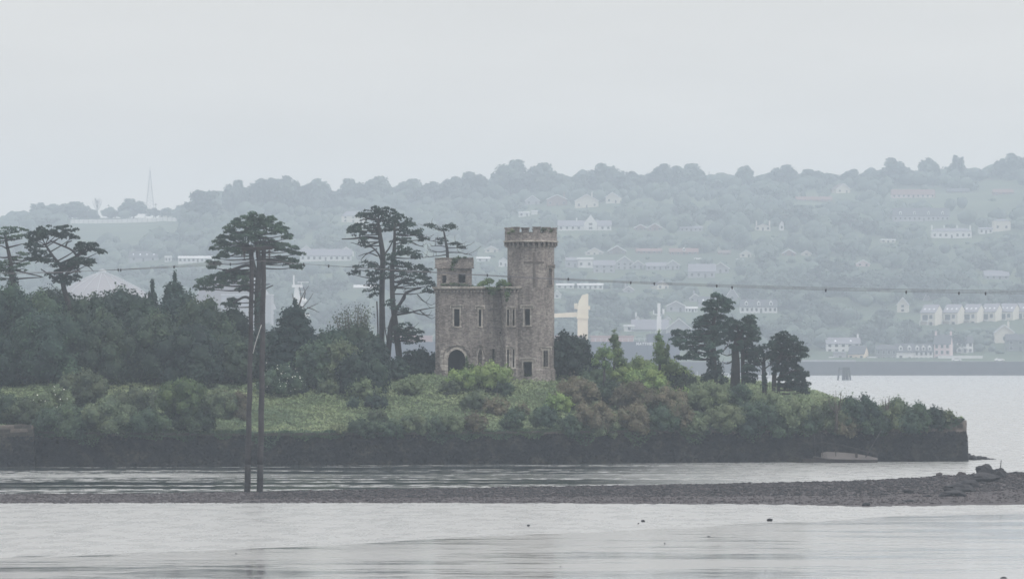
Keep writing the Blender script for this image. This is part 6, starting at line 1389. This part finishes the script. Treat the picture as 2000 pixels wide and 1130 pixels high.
for px, hw, top in st:
    x = sx(px); fl = (px - 1262) / 70 if px > 1262 else 0
    V += [(x - fl * 2.5, -hw * (.92 - .35 * fl), -1), (x - fl * 1.2, -hw * (1 - .25 * fl), 7), (x, -hw, sz(top)), (x, hw, sz(top)), (x - fl * 1.2, hw * (1 - .25 * fl), 7), (x - fl * 2.5, hw * (.92 - .35 * fl), -1)]
fs = [(6 * i + a, 6 * i + 6 + a, 6 * i + 7 + a, 6 * i + 1 + a) for i in range(len(st) - 1) for a in range(5)] + [(5, 4, 3, 2, 1, 0), tuple(6 * len(st) - 6 + k for k in range(6))]
mb.add(V, fs); mb.build('hull', M['ship_hull'], ship)
for k in range(7):
    a = 560 + k * 98
    if a > 1180: break
    mb = MB(); mb.box(sx(a + 6), sx(a + 88), -10, 10, sz(667), sz(657)); mb.box(sx(a + 4), sx(a + 90), -10.3, 10.3, sz(657), sz(655)); mb.build('hatch_cover', M['ship_pink'], ship)
mb = MB()
for x in np.arange(sx(1140), sx(1262), 2.2): mb.box(x, x + .12, -13.9, -13.8, sz(667), sz(667) + 1.3)
for x in np.arange(sx(1268), sx(1315), 2.2): mb.box(x, x + .12, -10, -9.9, sz(651), sz(651) + 1.2)
mb.box(sx(1140), sx(1262), -13.9, -13.8, sz(667) + 1.2, sz(667) + 1.3); mb.build('railing', M['ship_white'], ship)
def ship_crane(px, boom_px, parent):
    x = sx(px); mb = MB(); mb.box(x - 2.1, x + 2.1, -2, 2, sz(667), sz(622)); c = mb.build('crane_post', M['crane_yellow'], parent)
    mb = MB(); mb.box(x - 2.4, x + 2.4, -2.3, 2.3, sz(622), sz(619)); mb.prism([(x - 2.3, sz(619)), (x + 2.3, sz(619)), (x + 2.2, sz(573)), (x - .2, sz(576)), (x - 1.6, sz(588)), (x - 2.0, sz(600))], -2, 2); mb.box(x - 3.4, x - 2.01, -1.2, 1.2, sz(603), sz(592)); mb.box(x + 2.25, x + 3.0, -1, 1, sz(604), sz(597)); mb.build('crane_house', M['crane_yellow'], c)
    mb = MB(); xb = sx(boom_px); z0, z1 = sz(613), sz(619)
    for y in (-1.2, 1.0): mb.prism([(xb, z1 - .4), (x - 2.3, z0 - 1.2), (x - 2.3, z0 + .8), (xb, z1 + .4)], y, y + .25)
    for i in range(10): t_ = i / 10; mb.box(xb + (x - xb) * t_, xb + (x - xb) * t_ + .3, -1, 1, z1 + (z0 - z1) * t_ - .2, z1 + (z0 - z1) * t_ + .1)
    mb.build('crane_boom', M['crane_yellow'], c); mb = MB(); mb.tube([(x - .4, -.4, sz(575)), (xb, -.4, z1 + .4)], .08, 4); mb.tube([(x - .4, .4, sz(575)), (xb, .4, z1 + .4)], .08, 4); mb.build('crane_cable', M['cable'], c)
ship_crane(1138, 1004, ship)
mb = MB(); x = sx(1287); mb.box(x - .9, x + .9, -.9, .9, sz(650), sz(617)); mb.box(x - .6, x + .6, -.6, .6, sz(617), sz(592)); mb.box(x - 2.2, x + 2.2, -.15, .15, sz(614), sz(613)); mb.box(x - 2.3, x - 2.0, -.15, .15, sz(614), sz(605)); mb.box(x + 1.4, x + 2.2, -.3, .3, sz(612), sz(603)); mb.build('foremast', M['ship_white'], ship)
mb = MB(); mb.box(sx(562), sx(598), -12, 12, sz(667), sz(616)); mb.box(sx(558), sx(602), -13, 13, sz(616), sz(613)); q = mb.build('bridge', M['ship_white'], ship)
mb = MB(); mb.box(sx(565), sx(595), -12.06, -12.01, sz(626), sz(621)); mb.build('window_band', M['window_glass'], q)
mb = MB(); x = sx(583); mb.box(x - 2.0, x + 2.0, -1.5, 1.5, sz(613), sz(588)); mb.prism([(x - 2.0, sz(588)), (x + 1.0, sz(588)), (x - .2, sz(561)), (x - 1.5, sz(561))], -1, 1); mb.box(x - 2.6, x + 1.6, -1.6, 1.6, sz(561), sz(556)); mb.box(x - .4, x + 4.2, -.2, .2, sz(551.5), sz(550.3)); mb.box(x - 2.2, x - 1.6, -.3, .3, sz(556), sz(537)); mb.box(x + 1.0, x + 1.3, -.3, .3, sz(556), sz(550)); mb.box(x - .5, x + 2.2, -.4, .4, sz(570), sz(569)); mb.box(x - .5, x + 1.6, -.4, .4, sz(579), sz(578)); mq = mb.build('radar_mast', M['ship_white'], q)
mb = MB(); mb.lathe([(.05, sz(592)), (1.3, sz(590)), (1.75, sz(586)), (1.3, sz(582.5)), (.05, sz(581))], sx(591), -1, 12); mb.box(sx(590), sx(592), -1.3, -.7, sz(613), sz(592)); mb.build('radar_dome', M['ship_white'], mq)
cu = bpy.data.curves.new('ship_name', 'FONT'); cu.body = 'MATTHEW'; cu.size = 1.5; cu.extrude = .04; cu.space_character = 1.12; cu.offset = .035; cu.materials.append(M['ship_white'])
t0_ = bpy.data.objects.new('ship_name_text', cu); COL.objects.link(t0_); dg_ = bpy.context.evaluated_depsgraph_get(); tme = bpy.data.meshes.new_from_object(t0_.evaluated_get(dg_)); bpy.data.objects.remove(t0_)
to = bpy.data.objects.new('ship_name', tme); COL.objects.link(to); to.parent = ship; to.location = (sx(1240.5), -14.12, sz(673.5)); to.rotation_euler = (R(90), 0, 0)
# small boats in the far water
M['boat_blue'] = pm('boat_blue', (.30, .45, .62), (.28, .42, .6), 1, .5)
def small_boat(px, py, L_m, label, mat='boat_blue'):
    Y_ = YZ0(py, 0); o = empty('small_boat', (WX(px, Y_), Y_, 0), label, 'boat'); a = L_m / 2; mb = MB(); V = []
    for t_, hw in ((-1, .8), (-.5, 1.1), (.3, 1.1), (.8, .6), (1, .05)): V += [(a * t_, -hw * .6, -.3), (a * t_, -hw, 1.0 + .3 * max(0, t_)), (a * t_, hw, 1.0 + .3 * max(0, t_)), (a * t_, hw * .6, -.3)]
    mb.add(V, [(4 * i + k, 4 * i + 4 + k, 4 * i + 5 + k, 4 * i + 1 + k) for i in range(4) for k in range(3)] + [(3, 2, 1, 0)]); mb.build('hull', M[mat], o)
    mb = MB(); mb.box(-a * .4, a * .2, -.8, .8, 1.0, 2.4); c = mb.build('cabin', M['ship_white'], o); mb = MB(); mb.box(-a * .35, a * .15, -.84, -.81, 1.6, 2.2); mb.build('window', M['window_glass'], c)
small_boat(1418, 741, 11, 'pale blue cabin boat seen between the dark tree trunks'); small_boat(1497, 738, 8, 'small white boat glimpsed right of the slim ivied tree', 'ship_white')
# pontoon seen between the trunks
mb = MB(); mb.box(-14, 14, 0, 3, .2, 1.1); [mb.box(x - .2, x + .2, .5, .9, -1, 3.2) for x in (-12, -4, 4, 12)]; tag(mb.build('pontoon', M['render_grey'], None, (WX(1425, 1620), 1620, 0)), 'grey landing pontoon seen through the gap in the dark trees', 'pontoon')

# ---- masts, posts and ridge fence
def lattice(px, pyb, pyt, wb, label, Y=3200):
    p0 = hill_at(px, pyb); Y = p0.y; s_ = Y / F; Ht = (pyb - pyt) * s_; o = empty('lattice_mast', p0, label, 'mast'); n_ = 14
    leg = lambda k, z: Vector(((1 if k in (0, 1) else -1) * (wb * (1 - z / Ht) ** 1.15 / 2 + .25), (1 if k in (0, 3) else -1) * (wb * (1 - z / Ht) ** 1.15 / 2 + .25), z))
    for k in range(4): mb = MB(); mb.tube([leg(k, Ht * i / n_) for i in range(n_ + 1)], .13, 4); mb.build('leg', M['mast'], o)
    mb = MB()
    for i in range(n_):
        z0, z1 = Ht * i / n_, Ht * (i + 1) / n_
        for k in range(4): mb.tube([leg(k, z0), leg((k + 1) % 4, z1)], .06, 3, False); mb.tube([leg(k, z1), leg((k + 1) % 4, z1)], .06, 3, False)
    mb.tube([(0, 0, Ht), (0, 0, Ht + 3)], .1, 4); mb.build('bracing', M['mast'], o)
M['mast'] = pm('mast_steel', (.30, .31, .33), (.28, .28, .30), 1, .6)
lattice(293, 414, 322, 7.0, 'tall faint lattice radio mast on the left ridge')
def post(px, pyb, pyt, label, arm=False):
    p0 = hill_at(px, pyb); Ht = (pyb - pyt) * p0.y / F; mb = MB(); mb.tube([(0, 0, -2), (0, 0, Ht)], .2, 6)
    if arm: mb.box(-1.2, 1.2, -.1, .1, Ht - 1.2, Ht - .9)
    tag(mb.build('utility_post', M['bark_dark'], None, p0), label, 'post')
post(304, 424, 395, 'thin post right of the lattice mast on the ridge', True); post(212, 424, 398, 'thin post between the bare tree and the round ridge tree', True); post(1385, 362, 336, 'taller of two thin posts on the skyline'); post(1391, 360, 343, 'shorter of two thin posts on the skyline'); post(188, 424, 391, 'thin pole inside the bare ridge tree')
fe = empty('ridge_fence', hill_at(240, 432), 'long pale panelled fence along the left ridge', 'fence'); fo = fe.location; M['fence'] = pm('pale_fence', (.74, .74, .72), (.64, .64, .63), .2, .8)
prev = None
for k in range(24):
    px = 138 + k * 9; py = 438 if k == 0 else (434 if k == 1 else 431.5 + .05 * k); h_ = 2.9
    p = hill_at(px, py); p = Vector((p.x, min(p.y, 3200), hz(p.x, min(p.y, 3200)))) - fo
    if prev is not None:
        q0, q1 = prev, p; mb = MB(); mb.add([(q0.x + .15, q0.y, q0.z), (q1.x - .15, q1.y, q1.z), (q1.x - .15, q1.y, q1.z + h_), (q0.x + .15, q0.y, q0.z + h_), (q0.x + .15, q0.y + .15, q0.z), (q1.x - .15, q1.y + .15, q1.z), (q1.x - .15, q1.y + .15, q1.z + h_), (q0.x + .15, q0.y + .15, q0.z + h_)], [(0, 1, 2, 3), (7, 6, 5, 4), (3, 2, 6, 7), (0, 3, 7, 4), (1, 5, 6, 2), (0, 4, 5, 1)]); mb.build('fence_panel', M['fence'], fe)
    mb = MB(); mb.box(p.x - .14, p.x + .14, p.y - .1, p.y + .25, p.z - .5, p.z + h_ + .15); mb.build('fence_post', M['render_grey'], fe); prev = p

# ---------------------------------------------------------------- trees of the far hill
def far_tree_mesh(seed, n=9, kind='round'):
    g = np.random.default_rng(seed)
    if kind == 'round': L = nlob(0, 0, .56, .46, .46, .42, n, g, .40)
    elif kind == 'tall': L = nlob(0, 0, .55, .33, .33, .45, n, g, .42)
    elif kind == 'pine': L = [(g.uniform(-.3, .3), g.uniform(-.3, .3), g.uniform(.5, .92), g.uniform(.14, .22), g.uniform(.14, .22), g.uniform(.06, .10)) for _ in range(12)] + [(0, 0, .8, .3, .3, .12)]
    else: L = nlob(0, 0, .42, .6, .6, .40, n, g, .42)
    V, Q, T = cloud(L, 260, .075, g, core=.78, up=.4, cull=True); return np_mesh('crown', V, Q, M['leaf_far'], T), (V, Q, T)
kinds = ['round', 'round', 'round', 'wide', 'tall', 'wide', 'pine', 'round']
FT = [far_tree_mesh(100 + i, kind=k) for i, k in enumerate(kinds)]
tk = MB(); tk.tube([(0, 0, -.25), (0, 0, .2), (.02, .02, .75)], [.03, .025, .012], 6); tk_me = tk.mesh('trunk', M['bark_dark'])
nfar = [0]
def far_tree(p, h, w_, k, label, group=None, name='far_tree', rz=None, trunk=True):
    o = empty(name, p, label, 'tree', group, rz if rz is not None else rnd.uniform(0, 6.28)); o.scale = (w_, w_, h); o.location.z -= h * .07
    link('crown', FT[k][0], o)
    if trunk: link('trunk', tk_me, o)
    nfar[0] += 1; return o
# skyline trees, each placed: px, top row, width px, kind, base row, label
for a in (
    (5, 421, 44, 0, 442, 'low round tree on the skyline at the left edge'), (75, 392, 44, 4, 432, 'domed skyline tree, first of the clump at the left'), (98, 398, 40, 0, 432, 'skyline tree filling the left clump'), (138, 393, 64, 0, 430, 'broad domed skyline tree, largest of the left clump'), (165, 404, 40, 3, 430, 'sloping right shoulder tree of the left skyline clump'),
    (225, 405, 34, 3, 426, 'low dark skyline tree right of the bare tree'), (212, 404, 26, 0, 426, 'small skyline tree beside the bare tree'), (261, 387, 50, 0, 427, 'round dark skyline tree left of the lattice mast'), (300, 406, 24, 0, 426, 'small skyline bush at the foot of the lattice mast'), (344, 401, 44, 3, 424, 'low flat dark tree on the skyline beside the pale gabled house'),
    (392, 368, 58, 6, 440, 'flat topped ridge pine overhanging the skyline'), (400, 388, 60, 0, 440, 'dark tree under the overhanging ridge pine'), (372, 396, 30, 3, 436, 'low tree left of the overhanging ridge pine'),
    (458, 351, 46, 0, 420, 'tall dark tree left of the ridge pine clump'), (478, 366, 30, 0, 420, 'small tree between the tall ridge trees'), (520, 344, 46, 6, 420, 'ridge pine with gaps, left of the tallest one'), (508, 352, 44, 0, 420, 'dark tree filling under the gapped ridge pine'), (564, 342, 50, 0, 420, 'tallest ridge tree above the umbrella pine'), (590, 358, 40, 6, 418, 'ridge pine at the right shoulder of the tallest ridge tree'),
    (617, 349, 48, 0, 410, 'pale rounded skyline tree left of the middle'), (648, 364, 38, 3, 408, 'low tree between two pale rounded skyline trees'), (690, 348, 56, 0, 408, 'wide pale skyline tree above the straight pine, left half'), (732, 343, 62, 0, 408, 'wide pale skyline tree above the straight pine, right half'), (797, 349, 60, 0, 400, 'domed skyline tree alone above the forked pine'), (765, 362, 30, 3, 400, 'low tree left of the lone domed skyline tree'),
    (850, 354, 44, 0, 396, 'skyline tree above the thin topped pine'), (884, 344, 44, 0, 394, 'skyline tree, left shoulder of the dome by the tower'), (924, 336, 56, 0, 392, 'domed skyline tree just left of the castle tower'), (905, 348, 40, 3, 394, 'tree filling between two skyline domes left of the tower'),
    (998, 312, 70, 0, 388, 'great domed beech directly above the castle tower, highest of all'), (1052, 317, 64, 0, 386, 'second great dome right of the highest one'), (1085, 330, 50, 3, 384, 'sloping tree right of the second great dome'), (1108, 341, 40, 3, 380, 'low shoulder tree in the dip of the skyline'), (1132, 331, 30, 3, 380, 'small tree in the dip right of the great domes'),
    (1178, 319, 56, 0, 380, 'left dome of the wide middle pair of skyline trees'), (1222, 324, 60, 3, 380, 'long sloping skyline tree in the middle pair'), (1252, 332, 36, 3, 378, 'small tree at the foot of the long sloping tree'), (1290, 319, 46, 0, 378, 'skyline tree with a pale gap, left of the round one'), (1342, 319, 66, 0, 376, 'round full skyline dome left of the two posts'), (1316, 324, 40, 0, 378, 'skyline tree joining the two right domes'),
    (1408, 345, 30, 3, 368, 'low hedge tree on the skyline right of the posts'), (1455, 319, 46, 4, 368, 'lone bell shaped tree on the skyline'), (1430, 346, 30, 3, 368, 'small hedge tree left of the bell shaped tree'), (1508, 331, 30, 3, 368, 'small skyline tree at the left of a round one'), (1530, 322, 50, 0, 368, 'round skyline tree right of the bell shaped one'), (1585, 330, 50, 0, 366, 'feathery skyline tree left of the low row'), (1615, 332, 40, 3, 366, 'first tree of the low skyline row'), (1640, 336, 36, 3, 366, 'second tree of the low skyline row'), (1662, 330, 34, 0, 366, 'third tree of the low skyline row'),
    (1703, 330, 40, 3, 364, 'skyline tree left of the parasol shaped tree'), (1748, 308, 48, 0, 364, 'parasol shaped skyline tree on the right'), (1795, 325, 40, 3, 362, 'low skyline tree right of the parasol shaped one'), (1815, 308, 36, 0, 360, 'lopsided skyline tree with a leaning crown'), (1870, 298, 36, 4, 360, 'tall skyline tree with a mushroom top'), (1862, 326, 40, 3, 358, 'bush at the foot of the mushroom topped tree'), (1955, 310, 28, 0, 352, 'skyline tree next to the right edge, smaller one'), (1982, 299, 42, 0, 350, 'skyline tree at the right edge, larger one'), (2005, 303, 34, 0, 350, 'skyline tree cut by the right edge'),
):
    px, top, wp, k, base, lb = a; p = hill_at(px, base); s_ = p.y / F; hh = (base - top) * s_; far_tree(p, hh / .97, wp * s_ * 1.22, k, lb)
airy_o = None
g = np.random.default_rng(4); p = hill_at(190, 425); s_ = p.y / F; r = empty('bare_tree', p, 'thin leafless looking tree on the left skyline', 'tree'); mb = MB()
mb.tube([(0, 0, -1), (0, 0, 13)], [.35, .1], 5)
for i in range(26): z = g.uniform(3, 12); a = g.uniform(0, 6.28); l_ = (13.5 - z) * .35 + 1.2; mb.tube([(0, 0, z), (math.cos(a) * l_ * .6, math.sin(a) * l_ * .6, z + l_ * .9), (math.cos(a) * l_, math.sin(a) * l_, z + l_ * 1.9)], [.14, .1, .05], 4, False)
mb.build('trunk', M['twig'], r)
# hillside trees
g = np.random.default_rng(33); cand = []
fields = [(125, 350, 430, 472), (1270, 1480, 497, 516), (1880, 1990, 345, 366), (150, 340, 436, 445), (1150, 1230, 575, 590), (560, 660, 540, 560), (1640, 1790, 600, 628), (1820, 1870, 500, 522), (1120, 1200, 543, 548), (1500, 1560, 618, 640), (1660, 1720, 640, 655), (1090, 1130, 470, 480)]
def blocked(px, top, base, wp, Y):
    for x0, x1, y0, y1, Yh in houses:
        if px + wp * .42 > x0 and px - wp * .42 < x1 and top < y1 - 3 and base > y0 + 1 and Y < Yh + 4: return True
    for x0, x1, y0, y1 in fields:
        if x0 < px < x1 and y0 < base < y1 + 4: return True
    return False
for _ in range(5200):
    px = g.uniform(-250, 2250); ysk = float(np.interp(px, [q[0] for q in rid], [q[1] for q in rid])); py = ysk + (702 - ysk) * g.uniform(0.0, 1) ** 1.0; p = hill_at(px, py)
    if p.y > 3285 or p.y < 1962: continue
    dens_n = mnoise.noise(Vector((p.x * .008, p.y * .005, 9)))
    if dens_n < -.18 and g.random() < .75: continue
    k = int(g.integers(0, 8)); h = g.uniform(6, 13) * (1 + .35 * max(0, dens_n)); w_ = h * g.uniform(.8, 1.35); s_ = p.y / F
    if blocked(px, py - h / s_, py, w_ / s_, p.y):
        h *= .35; w_ *= .5
        if blocked(px, py - h / s_, py, w_ / s_, p.y): continue
    cand.append((px, py, p, h, w_, k))
for px in np.arange(-200, 2200, 9.0):      # hedge bank along the ridge under the skyline trees
    if 128 < px < 345: continue
    ysk = float(np.interp(px, [q[0] for q in rid], [q[1] for q in rid])); p = hill_at(px + g.uniform(-4, 4), ysk + g.uniform(4, 16)); h = g.uniform(7, 12)
    hedge_ = (px, ysk, p, h, h * g.uniform(1.3, 1.9), int(g.integers(0, 4)) ); cand.append(hedge_)
vis = [c for c in cand if c[1] > 0 and -10 < c[0] < 2010 and not (c[0] < 480 and c[1] > 590)]
vis.sort(key=lambda c: -c[3] * c[4] / c[2].y ** 2 * (0.3 if 830 < c[0] < 1090 and c[1] > 500 else 1))
ind = vis[:215]; ids = set(id(c) for c in ind); rest = [c for c in cand if id(c) not in ids]
for c in ind: far_tree(c[2], c[3], c[4], c[5], 'tree of the misty wooded hillside among the distant houses', 'trees scattered over the misty hillside', 'hillside_tree', trunk=False)
SM = [far_tree_mesh(300 + i, 4, k)[1] for i, k in enumerate(['round', 'wide', 'wide', 'tall'])]
Vs, Fs, Ts, b_ = [], [], [], 0
for c in rest:
    V, Q, T = SM[c[5] % 4]; sel = g.random(len(Q)) < .42; Q = Q[sel]; T = T[sel]; a = g.uniform(0, 6.28); co, si = math.cos(a), math.sin(a); p = c[2]
    X_ = (V[:, 0] * co - V[:, 1] * si) * c[4] + p.x; Y_ = (V[:, 0] * si + V[:, 1] * co) * c[4] + p.y; Z_ = V[:, 2] * c[3] * .95 + p.z - .5
    used, inv = np.unique(Q, return_inverse=True); Vn = np.stack([X_, Y_, Z_], 1)[used]; Vs.append(Vn); Fs.append(inv.reshape(Q.shape) + b_); b_ += len(Vn); Ts.append(np.clip(T + g.uniform(-.25, .25), 0, 1))
# solid hearts so the mass is not see-through
hc, hq = core_mesh((0, 0, .5), (.40, .40, .38), g)
for c in rest: p = c[2]; Vs.append(hc * np.array([c[4], c[4], c[3]]) + np.array([p.x, p.y, p.z - .5])); Fs.append(hq + b_); b_ += len(hc); Ts.append(np.full(len(hq), .3))
tag(link('hillside_woods', np_mesh('hillside_woods', np.concatenate(Vs), np.concatenate(Fs), M['leaf_far'], np.concatenate(Ts))), 'mass of smaller trees and hedges covering the misty hillside', kind='stuff')
print('FAR', len(cand), 'rest tris', sum(len(f) for f in Fs) * 2)
print('TRIS', sum(len(o.data.polygons) for o in COL.objects if o.type == 'MESH'), 'OBJS', len(COL.objects))
